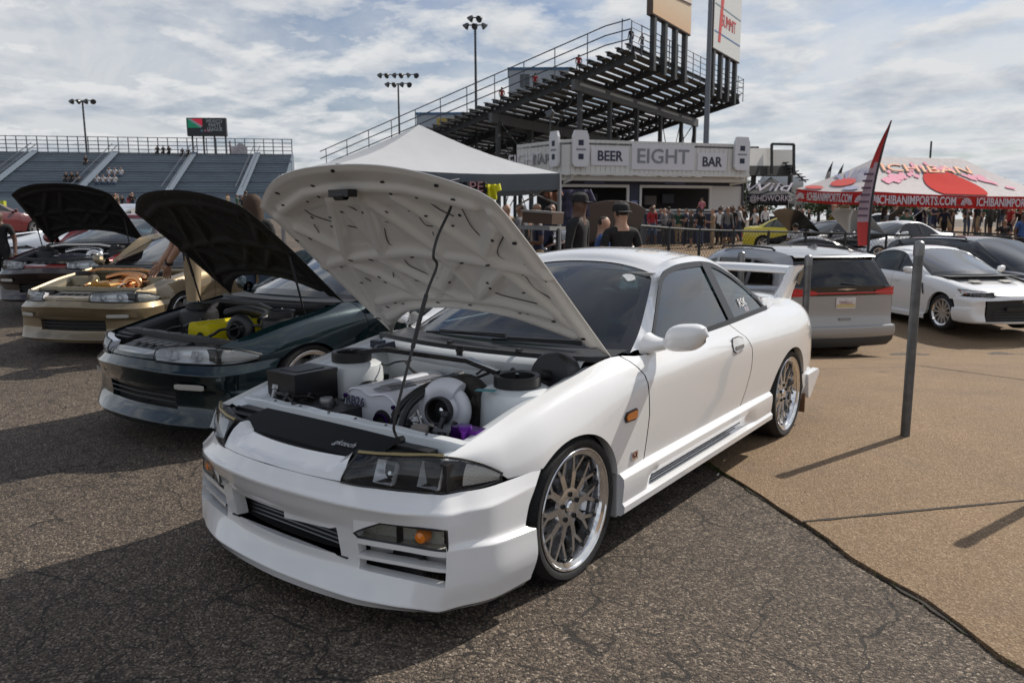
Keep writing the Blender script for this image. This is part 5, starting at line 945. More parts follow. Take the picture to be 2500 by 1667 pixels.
# billboards on the back rail
def billboard(x0, x1, yb, lab, face, hh, dec):
    O = SP(-1.0, 0, 0); u0, u1 = upx(O, US, x0), upx(O, US, x1); A_ = O+US*u0; B_ = O+US*u1; zb_ = pt(x0, yb, (A_-CAM)@CD+0)[2]; r_ = ob('billboard', None, None, (A_[0], A_[1], T1[2]), label=lab, cat='billboard')
    w_ = u1-u0; nrm = np.cross(US, (0, 0, 1)); nrm /= np.linalg.norm(nrm); nrm = nrm if nrm@(CAM-A_) > 0 else -nrm; o = A3(A_[0], A_[1], T1[2]); P = lambda x, z, n=0: A_*A3(1, 1, 0)+US*x+nrm*n+A3(0, 0, zb_+z)
    mb = MB(); mb.bar(P(0, hh/2), P(w_, hh/2), .5, hh); part(mb, 'frame', mat('board_frame', (.08, .05, .04), .5), r_, o, smooth=False)
    mb = MB(); mb.prism([P(.08, .1, .27), P(w_-.08, .1, .27), P(w_-.08, hh-.1, .27), P(.08, hh-.1, .27)], nrm*.02); part(mb, 'panel', face, r_, o, smooth=False)
    for k in range(4): q = P(w_*(.1+k*.27), 0); mb = MB(); mb.box((q[0], q[1], (q[2]+T1[2]-1)/2), (.42, .42, q[2]-T1[2]+1.)); part(mb, 'leg', DKS, r_, o, smooth=False)
    dec(P, w_, nrm, r_, o)
def peach():
    m = bpy.data.materials.new('board_print_peach'); m.use_nodes = True; t = m.node_tree; g = nd(t, 'ShaderNodeTexCoord').outputs['Generated']; s_ = nd(t, 'ShaderNodeSeparateXYZ'); t.links.new(g, s_.inputs[0])
    t.links.new(ramp(t, s_.outputs[2], [(.0, (.62, .42, .26)), (.35, (.64, .52, .38)), (.6, (.60, .58, .50))]), t.nodes['Principled BSDF'].inputs['Base Color']); t.nodes['Principled BSDF'].inputs['Roughness'].default_value = .8; return m
def dec1(P, w_, n, r_, o):
    mb = MB(); mb.prism([P(w_*.55+1.0*math.cos(t), 3.6+1.1*math.sin(t), .30) for t in np.linspace(0, 6.28, 15)[:-1]], n*.02); part(mb, 'printed_car', mat('print_mauve', (.38, .33, .36), .8), r_, o, smooth=False)
    mb = MB(); mb.tube([P(w_*.45, 2.4, .31), P(w_*.97, 2.7, .31)], .09, 6); part(mb, 'printed_arm', mat('print_mauve', (.38, .33, .36), .8), r_, o)
def dec2(P, w_, n, r_, o):
    RD = mat('print_red', (.55, .05, .05), .8)
    t_ = text('SUMMIT', 1.7, P(w_*.53, 3.1, .31), US, (0, 0, 1), RD, 'board_lettering', r_, .01, sx=.75); t_.location = -Vector(o)
    for z, cm in ((1.75, (.10, .2, .42)), (4.3, (.25, .33, .40))): mb = MB(); mb.bar(P(.3, z, .3), P(w_-.2, z, .3), .03, .12); part(mb, 'printed_stripe', mat('print_blue%d' % int(z), cm, .8), r_, o, smooth=False)
    mb = MB(); mb.prism([P(w_*.16, .9, .30), P(w_*.24, .9, .30), P(w_*.34, 5.6, .30), P(w_*.24, 5.6, .30)], n*.015); part(mb, 'printed_swoosh', RD, r_, o, smooth=False)
billboard(1576, 1668, 40, 'peach coloured billboard on four dark posts at the top of the stand', peach(), 6.5, dec1)
billboard(1721, 1786, 122, 'white billboard with red lettering and blue stripes beside the tall pole', mat('board_white', (.62, .64, .63), .8), 7.5, dec2)
# tall poles
def pole(px, ytop, d, r, lab, m=DKS, rig=None, n=4):
    top = pt(px, ytop, d); gz = ground_at(top); root = ob('light_pole' if rig else 'pole', None, None, (top[0], top[1], gz), label=lab, cat='light pole' if rig else 'pole', group='floodlight poles' if rig else None); h = top[2]-gz
    mb = MB(); mb.tube([(0, 0, -.3), (0, 0, h)], [r, r*.65], 10); mb.build('mast', m, root)
    if rig:
        X = RH; w_ = .9
        for kz, (z, cnt) in enumerate(rig):
            L2 = (cnt-1)/2*w_; mb = MB(); mb.tube([X*(-L2-.2)+A3(0, 0, h+z), X*(L2+.2)+A3(0, 0, h+z)], .06, 6); mb.build('crossarm', m, root)
            for k in range(cnt):
                q = X*((k-(cnt-1)/2)*w_)+A3(0, 0, h+z); dr = A3(0, 0, -1)*.6-DH*(.8 if k % 2 else -.3)+X*(.6 if k*2 > cnt else -.6); mb = MB(); mb.lathe([(.08, -.35), (.16, -.3), (.36, .15), (.34, .17), (0, .12)], 12, q-A3(0, 0, .1), dr); fl = mb.build('flood_lamp', mat('lamp_shell', (.10, .105, .11), .4, .7), root)
    return root
pole(1737, -60, 48, .21, 'thick grey pole rising from the bar past the white billboard', mat('pole_grey', (.14, .15, .17), .5, .5))
pole(201, 246, 97, .16, 'thin floodlight pole over the left stand with four lamps in a row', rig=[(0, 4)])
pole(972, 205, 95, .16, 'twin-row floodlight pole above the white canopy', rig=[(.0, 4), (1.1, 6)])
pole(1160, 62, 75, .17, 'tallest floodlight pole left of the stand with lamps to both sides', rig=[(.0, 3), (.7, 2)])
pole(1343, 275, 52, .06, 'short thin pole with small lamp in front of the stand', rig=[(0, 1)])
pole(2274, 345, 40, .07, 'short black pole rising behind the red canopy', BLK)
# --- left grandstand
LS = ob('far_grandstand', None, None, tuple(gp(380, 88)), label='wide pale blue grandstand far away on the left with railed top', cat='grandstand'); o_ = A3(*gp(380, 88))
A0, A1 = pt(-90, 366, 86), pt(713, 381, 92); UL = A1-A0; UL[2] = 0; WL = np.linalg.norm(UL); UL /= WL; NL = A3(UL[1], -UL[0], 0); NL = NL if NL@(CAM-A0) > 0 else -NL; ztop = (A0[2]+A1[2])/2
LP = lambda u, s, z: A0*A3(1, 1, 0)+UL*u+NL*s+A3(0, 0, z)
SEATB = mat('seat_blue_grey', (.24, .28, .32), .6, .1, var=.2, vscale=.6); RISB = mat('riser_blue', (.14, .175, .215), .7, var=.2, vscale=.5)  # seat colours lightened in place of air haze over the distant stand
nr = 18
for k in range(nr):
    s_ = k*.78; z = ztop-k*.31; mb = MB(); mb.bar(LP(0, s_, z), LP(WL, s_, z), .46, .06, up=(0, 0, 1)); part(mb, 'seat_plank', SEATB, LS, o_, smooth=False)
    mb = MB(); mb.bar(LP(0, s_+.34, z-.27), LP(WL, s_+.34, z-.27), .06, .36); part(mb, 'riser_plank', RISB if k % 4 else mat('riser_dark', (.08, .10, .13), .7), LS, o_, smooth=False)
mb = MB(); mb.bar(LP(0, nr*.78, ztop-nr*.31-1.4), LP(WL, nr*.78, ztop-nr*.31-1.4), .3, 2.6); part(mb, 'front_wall', mat('wall_blue', (.20, .25, .29), .7, var=.2, vscale=.3), LS, o_, smooth=False)
mb = MB(); mb.prism([LP(WL, 0, ztop), LP(WL, nr*.78, ztop-nr*.31), LP(WL, nr*.78, 0), LP(WL, 0, 0)], UL*.2); part(mb, 'end_wall', RISB, LS, o_, smooth=False)
for z in (.45, .9, 1.35, 1.8): mb = MB(); mb.tube([LP(0, -.3, ztop+z), LP(WL, -.3, ztop+z)], .045, 5); part(mb, 'top_rail', RAILM, LS, o_)
for k in range(34): mb = MB(); u = WL*k/33; mb.tube([LP(u, -.3, ztop-.2), LP(u, -.3, ztop+1.85)], .06, 5); part(mb, 'rail_post', RAILM, LS, o_)
for u in (WL*.20, WL*.44, WL*.68, WL*.88):
    mb = MB(); mb.prism([LP(u, .2, ztop+.10), LP(u+.7, .2, ztop+.10), LP(u+.7, nr*.78, ztop-nr*.31+.12), LP(u, nr*.78, ztop-nr*.31+.12)], (0, 0, .08)); part(mb, 'aisle', mat('aisle_blue', (.15, .185, .225), .7), LS, o_, smooth=False)
    for e in (0, .7): mb = MB(); mb.tube([LP(u+e, .2, ztop+1.0), LP(u+e, nr*.78, ztop-nr*.31+1.0)], .05, 5); part(mb, 'aisle_rail', RAILM, LS, o_)
# scoreboard on the left stand
q0, q1 = pt(459, 333, 91), pt(552, 289, 91); sb_ = ob('scoreboard', None, None, (q0[0], q0[1], ztop), label='dark video scoreboard with green and red flag emblem over the far stand', cat='sign'); so = A3(q0[0], q0[1], ztop)
W_ = np.linalg.norm((q1-q0)[:2]); Hh_ = q1[2]-q0[2]; X_ = (q1-q0)*A3(1, 1, 0); X_ /= W_; Nn = A3(X_[1], -X_[0], 0); Nn = Nn if Nn@(CAM-q0) > 0 else -Nn; BP = lambda x, z, n=0: q0+X_*x+A3(0, 0, z)+Nn*n
mb = MB(); mb.bar(BP(0, Hh_/2), BP(W_, Hh_/2), .5, Hh_); part(mb, 'cabinet', mat('screen_black', (.006, .007, .010), .4), sb_, so, smooth=False)
for nm, pl_, cm in (('green_field', ((.15, .95), (.15, .95+1.0), (1.75, .95)), (.0, .10, .05)), ('green_field', ((.15, Hh_-.12), (.15, .95), (1.65, .95)), (.0, .11, .055)), ('red_field', ((.55, Hh_-.12), (1.85, Hh_-.12), (1.85, 1.15)), (.32, .01, .03))):
    if nm == 'green_field' and pl_[0][1] == .95: continue
    mb = MB(); mb.prism([BP(x, z, .27) for x, z in pl_], Nn*.02); part(mb, nm, mat('led_'+nm, cm, .5, emit=(cm, .8)), sb_, so, smooth=False)
mb = MB(); mb.prism([BP(.15, Hh_-.12, .265), BP(.55, Hh_-.12, .265), BP(1.85, 1.15, .265), BP(1.65, .95, .265)], Nn*.02); part(mb, 'white_band', mat('led_white', (.35, .37, .38), .5), sb_, so, smooth=False)
for i, s in enumerate(('MEXICO', 'PARTS', 'LEAGUE')): t_ = text(s, .58, BP(W_*.71, Hh_-.42-i*.46, .28), X_, (0, 0, 1), mat('led_grey', (.25, .27, .29), .5, emit=((.25, .27, .29), .25)), 'led_lettering', sb_, .01, sx=.85); t_.location = -Vector(so)
for i, cm in enumerate(((.10, .25, .32), (.4, .15, .2), (.4, .15, .28), (.15, .16, .17))): mb = MB(); mb.lathe([(0, 0), (.14, 0), (.14, .02)], 12, BP(1.75+i*.38, .62, .27), Nn); part(mb, 'led_icon', mat('led_icon%d' % i, cm, .5), sb_, so)
for k in range(4): mb = MB(); q = BP(.5+k*1.3, 0); mb.box((q[0], q[1], (q[2]+ztop-2)/2), (.16, .16, q[2]-ztop+2)); part(mb, 'leg', DKS, sb_, so, smooth=False)
# hanging banner
q = pt(583, 370, 91); fb = ob('rail_banner', None, None, tuple(q), label='pale wind-blown banner tied to the far stand rail under the scoreboard', cat='banner'); mb = MB(); mb.grid([[X_*(x-1.0)*1.0+A3(0, 0, z*1.5-.7+.25*math.sin(x*4+z*3))+Nn*.15*math.sin(x*5) for z in np.linspace(0, 1, 5)] for x in np.linspace(0, 2, 9)]); mb.build('cloth', mat('banner_pale', (.42, .38, .40), .8, var=.3, vscale=3), fb)
mb = MB(); mb.tube([X_*-1.0+A3(0, 0, -1), X_*-1.0+A3(0, 0, 1.2)], .09, 6); mb.build('banner_pole', mat('pole_maroon', (.12, .03, .03), .6), fb)

# ------------------------------------------------------------------ bar building
BL, CL, CRn, BR_ = pt(1262, 430, 40.6), pt(1370, 430, 38.2), pt(1392, 430, 38.0), pt(1829, 430, 41.0)
for v in (BL, CL, CRn, BR_): v[2] = 0
bz = zt(CRn[0], CRn[1]); bar = ob('bar_building', None, None, (CRn[0], CRn[1], bz), label='white boarded beer bar kiosk with BEER EIGHT BAR signs', cat='building'); bo = A3(CRn[0], CRn[1], bz)
WB = mat('bar_white', (.58, .58, .56), .65, var=.05, vscale=1.2); NAVY = mat('navy', (.018, .022, .05), .6); SGN = mat('sign_panel', (.60, .60, .64), .5); GRY = mat('sign_grey', (.20, .215, .235), .5)
back = DH*9
def wall(A, B, z0, z1, inset, name, m, th=.12):
    n = np.cross(B-A, (0, 0, 1)); n /= np.linalg.norm(n); n = n if n@DH > 0 else -n; a, b = A+n*inset, B+n*inset; mb = MB(); mb.prism([a+A3(0, 0, z0), b+A3(0, 0, z0), b+A3(0, 0, z1), a+A3(0, 0, z1)], n*th); return part(mb, name, m, bar, bo, smooth=False)
ZT, ZB = 5.70, 4.12
for (A, B) in ((BL, CL), (CL, CRn), (CRn, BR_)):
    L_ = np.linalg.norm(B-A); n_ = max(1, int(L_/.27)); n = np.cross(B-A, (0, 0, 1)); n /= np.linalg.norm(n); n = n if n@DH > 0 else -n
    for k in range(n_):
        a, b = A+(B-A)*(k+.03)/n_, A+(B-A)*(k+.97)/n_; mb = MB(); mb.prism([a+A3(0, 0, ZB), b+A3(0, 0, ZB), b+A3(0, 0, ZT), a+A3(0, 0, ZT)], n*.06); part(mb, 'fascia_board', WB, bar, bo, smooth=False)
    wall(A, B, ZB, ZT-.02, .05, 'fascia_backing', mat('backing_grey', (.30, .30, .29), .7)); wall(A, B, ZB-.14, ZB-.002, -.06, 'fascia_trim', WB, .3); wall(A, B, 3.72, ZB-.142, .35, 'soffit', WB, .5)
BR2 = BR_+back; BL2 = BL+back; wall(BR_, BR2, ZB, ZT, 0, 'side_fascia', WB); 
mb = MB(); mb.prism([v+A3(0, 0, ZT-.25) for v in (BL, CL, CRn, BR_, BR2, BL2)], (0, 0, .1)); part(mb, 'roof', mat('roof_felt', (.12, .12, .12), .9), bar, bo, smooth=False)
fU = (BR_-CRn)/np.linalg.norm(BR_-CRn); fN = np.cross(fU, (0, 0, 1)); fN = fN if fN@DH < 0 else -fN; FX = lambda px: upx(CRn*A3(1, 1, 0), fU, px); FP = lambda px, z, n=0.: CRn+fU*FX(px)+fN*n+A3(0, 0, z)
ins = -1.0
def fbox(x0, x1, z0, z1, n, name, m, th=.08): mb = MB(); mb.prism([FP(x0, z0, n), FP(x1, z0, n), FP(x1, z1, n), FP(x0, z1, n)], -fN*th); return part(mb, name, m, bar, bo, smooth=False)
fbox(1384, 1836, .3, 2.25, ins, 'lower_wall', NAVY); fbox(1384, 1836, 3.55, 3.9, ins, 'header_wall', NAVY); fbox(1556, 1582, 2.25, 3.55, ins, 'pier', NAVY); fbox(1760, 1836, 2.25, 3.55, ins, 'pier', mat('pier_white', (.5, .5, .49), .6))
fbox(1370, 1840, .3, 3.6, ins-2.6, 'back_wall', mat('bar_interior', (.02, .02, .022), .8))
for (x0, x1) in ((1384, 1556), (1582, 1760)):
    for (a, b, c0, c1) in ((x0, x1, 3.42, 3.56), (x0, x1, 2.2, 2.30), (x0, x0+5, 2.3, 3.42), (x1-5, x1, 2.3, 3.42)): fbox(a, b, c0, c1, ins+.06, 'window_frame', WB, .12)
    fbox(x0, x1, 2.06, 2.12, ins+.35, 'counter', mat('counter_grey', (.35, .35, .35), .5), .5)
    for k in range(3): fbox(x0+20+k*45, x0+50+k*45, 2.5+.1*k, 3.0+.1*k, ins-2.4, 'shelf_stock', mat('stock%d' % k, ((.12, .12, .14), (.2, .19, .18), (.08, .09, .12))[k], .7), .2)
    fbox(x0+60, x0+110, 3.6, 3.78, ins+.10, 'menu_strip', mat('menu_blue', (.06, .07, .16), .5), .04)
fbox(1562, 1577, 2.30, 2.75, ins+.03, 'poster', mat('poster_blue', (.16, .18, .34), .5), .02)
for x in (1384, 1836): fbox(x-2, x+2, .3, 3.72, ins+.1, 'corner_post', mat('post_dark', (.05, .05, .055), .6), .12)
def sign(s, x0, x1, z, size, m, pz0, pz1, mg=10, sx=1.):
    r_ = fbox(x0-mg, x1+mg, pz0, pz1, .05, 'sign_panel', SGN, .04); t_ = text(s, size, FP((x0+x1)/2, z, .055), fU, (0, 0, 1), m, 'sign_letters', bar, .02, sx=sx, off=.012); t_.location = -Vector(bo)
sign('BEER', 1450, 1524, 4.90, .70, NAVY, 4.45, 5.35, 8, .92); sign('EIGHT', 1546, 1684, 4.93, 1.02, GRY, 4.28, 5.55, 6, 1.06); sign('BAR', 1707, 1759, 4.72, .70, NAVY, 4.28, 5.20, 8, .92)
lU = (CL-BL)/np.linalg.norm(CL-BL); lN = np.cross(lU, (0, 0, 1)); lN = lN if lN@DH < 0 else -lN
for s, x, z, sz, m in (('BAR', 1325, 4.80, .70, GRY), ('EIGHT', 1283, 4.85, .9, SGN)):
    u = upx(BL, lU, x); t_ = text(s, sz, BL+lU*u+lN*.04+A3(0, 0, z), lU, (0, 0, 1), m, 'sign_letters', bar, .02); t_.location = -Vector(bo)
def can(O, U, N, w_, z0, z1):
    h = z1-z0; prof = [(-.36, 0), (.36, 0), (.44, .05), (.5, .10), (.5, .84), (.42, .93), (.38, 1.), (-.38, 1.), (-.42, .93), (-.5, .84), (-.5, .10), (-.44, .05)]
    r_ = ob('can_sign', None, bar, (0, 0, 0)); mb = MB(); mb.prism([O+U*x*w_+N*.08+A3(0, 0, z0+z*h) for x, z in prof], N*.16); q = part(mb, 'can_sign', mat('can_white', (.60, .61, .64), .45), bar, bo, smooth=False); bpy.data.objects.remove(r_)
    for zc in (.28, .66): mb = MB(); mb.prism([O+U*(x*w_)+N*.245+A3(0, 0, z0+(zc+z)*h) for x, z in ((-.16, -.075), (.16, -.075), (.16, .075), (-.16, .075))], N*.01); mb.v = [v-bo for v in mb.v]; mb.build('can_square', NAVY, q, smooth=False)
    mb = MB(); mb.prism([O+U*(x*w_)+N*.245+A3(0, 0, z0+z*h) for x, z in ((-.3, .45), (.3, .45), (.3, .50), (-.3, .50))], N*.008); mb.v = [v-bo for v in mb.v]; mb.build('can_band', GRY, q, smooth=False)
can(FP(1414, 0, 0), fU, fN, .86, 4.35, 6.12); can(FP(1801, 0, 0), fU, fN, .90, 4.32, 6.05); u = upx(BL, lU, 1360); can(BL+lU*u, lU, lN, .62, 4.38, 6.12)
for x in (1400, 1822): a = FP(x, 4.0, -.1); mb = MB(); mb.tube([a, FP(x, 3.75, -.2), FP(x-8 if x < 1500 else x-22, 3.62, ins+.2)], .07, 8); part(mb, 'downpipe', WB, bar, bo)
# seltzer banner on the bar front barrier
bn_ = ob('banner_fence', None, None, tuple(gp(1600, 33)), label='navy banner lettered SELTZER on the bar front barrier', cat='banner'); no = A3(*gp(1600, 33)); nb = lambda px, z, n=0: CRn*A3(1, 1, 0)-DH*4.6+fU*upx(CRn*A3(1, 1, 0)-DH*4.6, fU, px)+fN*n+A3(0, 0, z)
mb = MB(); mb.prism([nb(1530, .35), nb(1745, .35), nb(1745, 1.98), nb(1530, 1.98)], -fN*.05); part(mb, 'panel', NAVY, bn_, no, smooth=False)
t_ = text('SELTZER', .74, nb(1655, 1.42, .03), fU, (0, 0, 1), mat('banner_white', (.42, .42, .44), .6), 'banner_letters', bn_, .01, sx=1.15); t_.location = -Vector(no)
mb = MB(); mb.prism([nb(1395, .35, .1), nb(1590, .35, .1), nb(1565, 2.25, .1), nb(1395, 2.30, .1)], -fN*.05); part(mb, 'grey_cover', mat('cover_grey', (.13, .13, .15), .8), bn_, no, smooth=False)
# raised deck with black frame, right of the bar
dk = ob('raised_deck', None, None, tuple(gp(1885, 47)), label='raised white deck with black gate frame and stairs beside the bar', cat='platform'); do = A3(*gp(1885, 47))
def dbox(x0, x1, y0, y1, d0, d1, name, m): 
    a, b, c_, e = pt(x0, y1, d0), pt(x1, y1, d1), pt(x1, y0, d1), pt(x0, y0, d0); mb = MB(); mb.prism([a, b, c_, e], DH*1.2); part(mb, name, m, dk, do, smooth=False)
dbox(1826, 1884, 362, 405, 46, 48, 'side_panel', WB); dbox(1884, 1936, 366, 405, 48, 49.5, 'side_panel', mat('panel_pale', (.5, .5, .48), .7)); dbox(1828, 1942, 405, 428, 46, 49.8, 'deck_beam', mat('deck_dark', (.02, .02, .02), .7))
for (a, b) in (((1884, 352), (1884, 424)), ((1938, 353), (1938, 424)), ((1884, 352), (1938, 353)), ((1826, 361), (1852, 361))): mb = MB(); mb.bar(pt(*a, 47.5), pt(*b, 47.5), .14, .14, up=DH); part(mb, 'frame_bar', BLK, dk, do, smooth=False)
for k in range(7): a = pt(1908+k*8, 398+k*7, 49); mb = MB(); mb.bar(a, a+RH*.35, .8, .05); part(mb, 'stair_tread', DKS, dk, do, smooth=False)
mb = MB(); mb.tube([pt(1908, 392, 49), pt(1968, 445, 49)], .05, 6); part(mb, 'stair_rail', RAILM, dk, do)
for x in (1840, 1930): q = pt(x, 428, 48); mb = MB(); mb.box((q[0], q[1], (q[2]+do[2])/2), (.25, .25, q[2]-do[2])); part(mb, 'leg', DKS, dk, do, smooth=False)

# ------------------------------------------------------------------ canopies
def canopy(name, label, cor, apex, vh, roofm, valm, legh=True, group='pop-up canopies', legm=None, sag=.04):
    'four eave corners (3d), ridge points, valance height'
    cor = [np.array(c_) for c_ in cor]; g0 = cor[0].copy(); g0[2] = zt(g0[0], g0[1]); r_ = ob(name, None, None, tuple(g0), label=label, cat='canopy', group=group); apex = [np.array(a) for a in apex]; K = len(cor); roofs = []
    for i in range(K):
        a, b = cor[i], cor[(i+1) % K]; near = lambda p: min(apex, key=lambda q: np.linalg.norm((q-p)[:2])); ta, tb_ = near(a), near(b); mb = MB(); rows = []
        for u in np.linspace(0, 1, 9):
            e, t = a*(1-u)+b*u, ta*(1-u)+tb_*u; rows.append([e*(1-v)+t*v-A3(0, 0, sag*math.sin(math.pi*v)*2+sag*1.5*math.sin(math.pi*u)*(1-v)) for v in np.linspace(0, 1, 7)])
        mb.grid(rows); o = part(mb, 'roof_panel', roofm, r_, g0); roofs.append(o); rows = np.array(rows); e = rows[:, 0]
        mb = MB(); mb.grid(np.stack([e, e-A3(0, 0, vh/2)+np.cross(b-a, (0, 0, 1))/np.linalg.norm(b-a)*.01, e-A3(0, 0, vh)], 1)); part(mb, 'valance', valm, r_, g0)
        mb = MB(); gz = zt(a[0], a[1]); mb.box((a[0], a[1], (a[2]+gz)/2), (.045, .045, a[2]-gz)); part(mb, 'leg', legm or mat('leg_grey', (.25, .25, .26), .4, .6), r_, g0, smooth=False)
        for v in (0, 1):
            m_ = (a+b)/2-A3(0, 0, .47 if v else .14); mb = MB(); mb.tube([a-A3(0, 0, .35*(1-v)+.12), m_], .014, 6); mb.tube([m_, b-A3(0, 0, .35*(1-v))], .014, 6) if 0 else None; part(mb, 'scissor_bar', legm or mat('leg_grey', (.25, .25, .26), .4, .6), r_, g0)
    return r_, roofs, g0
cr0, cl0 = pt(1366, 423, 11.5), pt(825, 397, 9.56); cl0[2] = cr0[2]; pv = np.cross((0, 0, 1), cr0-cl0); pv = pv if pv@DH > 0 else -pv; pv = pv/np.linalg.norm(pv)*2.35
apx = (cr0+cl0+pv)/2; apx[2] = 2.98
def cloth(name, col, tr=.25): 
    m = mat(name, col, .85, var=.03, vscale=3); t = m.node_tree; b = t.nodes['Principled BSDF']; o = t.nodes['Material Output']; tl = nd(t, 'ShaderNodeBsdfTranslucent'); tl.inputs[0].default_value = (*col, 1); ms = nd(t, 'ShaderNodeMixShader'); ms.inputs[0].default_value = tr; t.links.new(b.outputs[0], ms.inputs[1]); t.links.new(tl.outputs[0], ms.inputs[2]); t.links.new(ms.outputs[0], o.inputs[0]); return m
tent, _, tg = canopy('white_canopy', 'white pop-up canopy with grey valance behind the raised white bonnet', [cl0, cr0, cr0+pv, cl0+pv], [apx], .24, cloth('canvas_white', (.50, .515, .535), .15), cloth('canvas_grey', (.10, .12, .14), .1))
# goods under the white canopy
def pr_(px, py, d): return pt(px, py, d)
tb0 = ob('market_table', None, None, tuple(gp(1290, 10.8)), label='dark stall table with brown crate under the white canopy', cat='table'); to = A3(*gp(1290, 10.8))
a, b = pt(1285, 555, 10.8), pt(1362, 558, 10.6); mb = MB(); mb.bar(a, b, .6, .05); part(mb, 'table_top', mat('table_grey', (.2, .2, .2), .6), tb0, to, smooth=False)
for q in (a, b): mb = MB(); mb.box((q[0], q[1], q[2]/2), (.04, .04, q[2])); part(mb, 'leg', DKS, tb0, to, smooth=False)
mb = MB(); mb.bar(pt(1290, 530, 10.8), pt(1362, 534, 10.6), .4, .16); part(mb, 'crate', mat('crate_brown', (.06, .03, .015), .6), tb0, to, smooth=False)
mb = MB(); mb.bar(pt(1288, 515, 10.8), pt(1362, 520, 10.6), .45, .03); part(mb, 'shelf', mat('shelf_grey', (.22, .2, .19), .6), tb0, to, smooth=False)
def hung(name, label, x0, x1, y0, y1, d, m, cat='clothing'):
    W2 = (x1-x0)/FPX*d; H2 = (y1-y0)/FPX*d; q = pt((x0+x1)/2, y1, d); r_ = ob(name, None, None, tuple(q), label=label, cat=cat, group='shirts hung on the stall'); mb = MB(); rows = []
    for u in np.linspace(-1, 1, 13): rows.append([RH*(u*W2/2*(1-.12*v))+A3(0, 0, v*H2)+DH*(.05*math.sin(u*5+v*2)-.03*(1-u*u)) for v in np.linspace(0, 1, 8)])
    mb.grid(rows); mb.grid(np.array(rows)+DH*.05, flip=True); mb.build('cloth', m, r_)
    for sg in (-1, 1): mb = MB(); mb.tube([RH*sg*W2*.42+A3(0, 0, H2*.95), RH*sg*W2*.62+A3(0, 0, H2*.55)], [.06, .045], 8); mb.build('sleeve', m, r_)
    return r_
hung('hung_shirt', 'bright yellow shirt hanging under the white canopy', 1186, 1214, 451, 488, 10.6, mat('shirt_yellow', (.62, .60, .02), .8))
s_ = hung('hung_shirt', 'black shirt lettered in pink hanging beside the yellow shirt', 1128, 1182, 446, 500, 10.6, mat('shirt_black', (.012, .010, .012), .9)); t_ = text('PE', .20, pt(1163, 457, 10.5), RH, (0, 0, 1), mat('print_pink', (.42, .22, .24), .8), 'shirt_print', s_, .002); t_.location = -s_.location
hung('hung_shirt', 'pinkish brown shirt hanging by the right canopy leg', 1335, 1366, 470, 492, 11.9, mat('shirt_brown', (.26, .13, .09), .9))
hung('hung_flag', 'crumpled dark and white flag hung behind the canopy leg', 1370, 1440, 464, 530, 12.6, mat('flag_dark', (.06, .06, .11), .9, var=.9, vscale=4), 'flag')
# red and white printed canopy
c0, c1, c2 = pt(1944, 461, 33), pt(2119, 467, 29), pt(2580, 480, 31.5); c3 = c2+(c0-c1); a0, a1 = pt(2143, 383, 32), pt(2350, 388, 33.2)
RDC = cloth('canvas_red', (.46, .012, .010), .15); WHC = cloth('canvas_print', (.62, .58, .58), .2)
it, roofs, ig = canopy('red_canopy', 'large red and white printed canopy lettered ICHIBANIMPORTS.COM on its valance', [c0, c1, c2, c3], [a0, a1], .50, WHC, RDC, sag=.05)
LET = mat('letter_pale', (.60, .55, .62), .7)
for (a, b, xs_) in ((c0, c1, ((.50, 1.),)), (c1, c2, ((.245, 1.), (.755, 1.)))):
    U_ = (b-a)*A3(1, 1, 0); L_ = np.linalg.norm(U_); U_ /= L_; N2 = np.cross(U_, (0, 0, 1)); N2 = N2 if N2@DH < 0 else -N2
    for (k, q) in xs_:
        w_ = 1.0 if L_ < 5 else 1.0; p = a*(1-k)+b*k+N2*.04-A3(0, 0, .30+.02); t_ = text('ICHIBANIMPORTS.COM', .46, p, b-a, (0, 0, 1), LET, 'valance_letters', it, .004, sx=(.72 if L_ < 5 else .78)*(1.0 if L_ > 5 else .78), off=.008); t_.location = -Vector(ig)
    for k in ((.08, .92) if L_ < 5 else (.03, .50)):
        p = a*(1-k)+b*k+N2*.045-A3(0, 0, .44)
        for j in range(7): an_ = math.pi*(j+.5)/7; mb = MB(); e_ = lambda r, t: p+U_*r*math.cos(t)+A3(0, 0, r*math.sin(t)); mb.prism([e_(.07, an_-.08), e_(.28, an_-.16), e_(.28, an_+.16), e_(.07, an_+.08)], N2*.008); part(mb, 'sun_ray', LET, it, ig, smooth=False)
RF = lambda u, v: (c1*(1-u)+c2*u)*(1-v)+(a0*(1-u)+a1*u)*v-A3(0, 0, .05*math.sin(math.pi*v)*2+.075*math.sin(math.pi*u)*(1-v)); rn = np.cross(c2-c1, a0-c1); rn /= np.linalg.norm(rn); rn = rn if rn[2] > 0 else -rn
eU = (c2-c1)/np.linalg.norm(c2-c1); eV = np.cross(rn, eU); eV = eV if eV[2] > 0 else -eV
def patch(u0, v0, rx, ry, m, name, n=18, jag=0.):
    P = [RF(u0+rx*math.cos(t)*(1+jag*math.sin(7*t+u0*90)), np.clip(v0+ry*math.sin(t)*(1+jag*math.cos(5*t)), .01, .985))+rn*.045 for t in np.linspace(0, 2*math.pi, n+1)[:-1]]; mb = MB(); mb.add(P+[RF(u0, v0)+rn*.045], [[i, (i+1) % n, n] for i in range(n)]); part(mb, name, m, it, ig, smooth=False)
patch(.50, .30, .165, .42, mat('print_sun', (.50, .02, .015), .85, spec=.1), 'printed_sun', 24)
PK = mat('print_blossom', (.62, .22, .32), .8); rb_ = random.Random(5)
for k in range(60): u = rb_.choice([rb_.gauss(.52, .10), rb_.gauss(.28, .05), rb_.gauss(.75, .06), rb_.gauss(.12, .04)]); v = .75-.9*abs(u-.5)+rb_.gauss(0, .06) if abs(u-.5) > .18 else rb_.gauss(.70, .05); patch(u, np.clip(v, .12, .85), .022, .05, PK, 'printed_blossom', 9, .3)
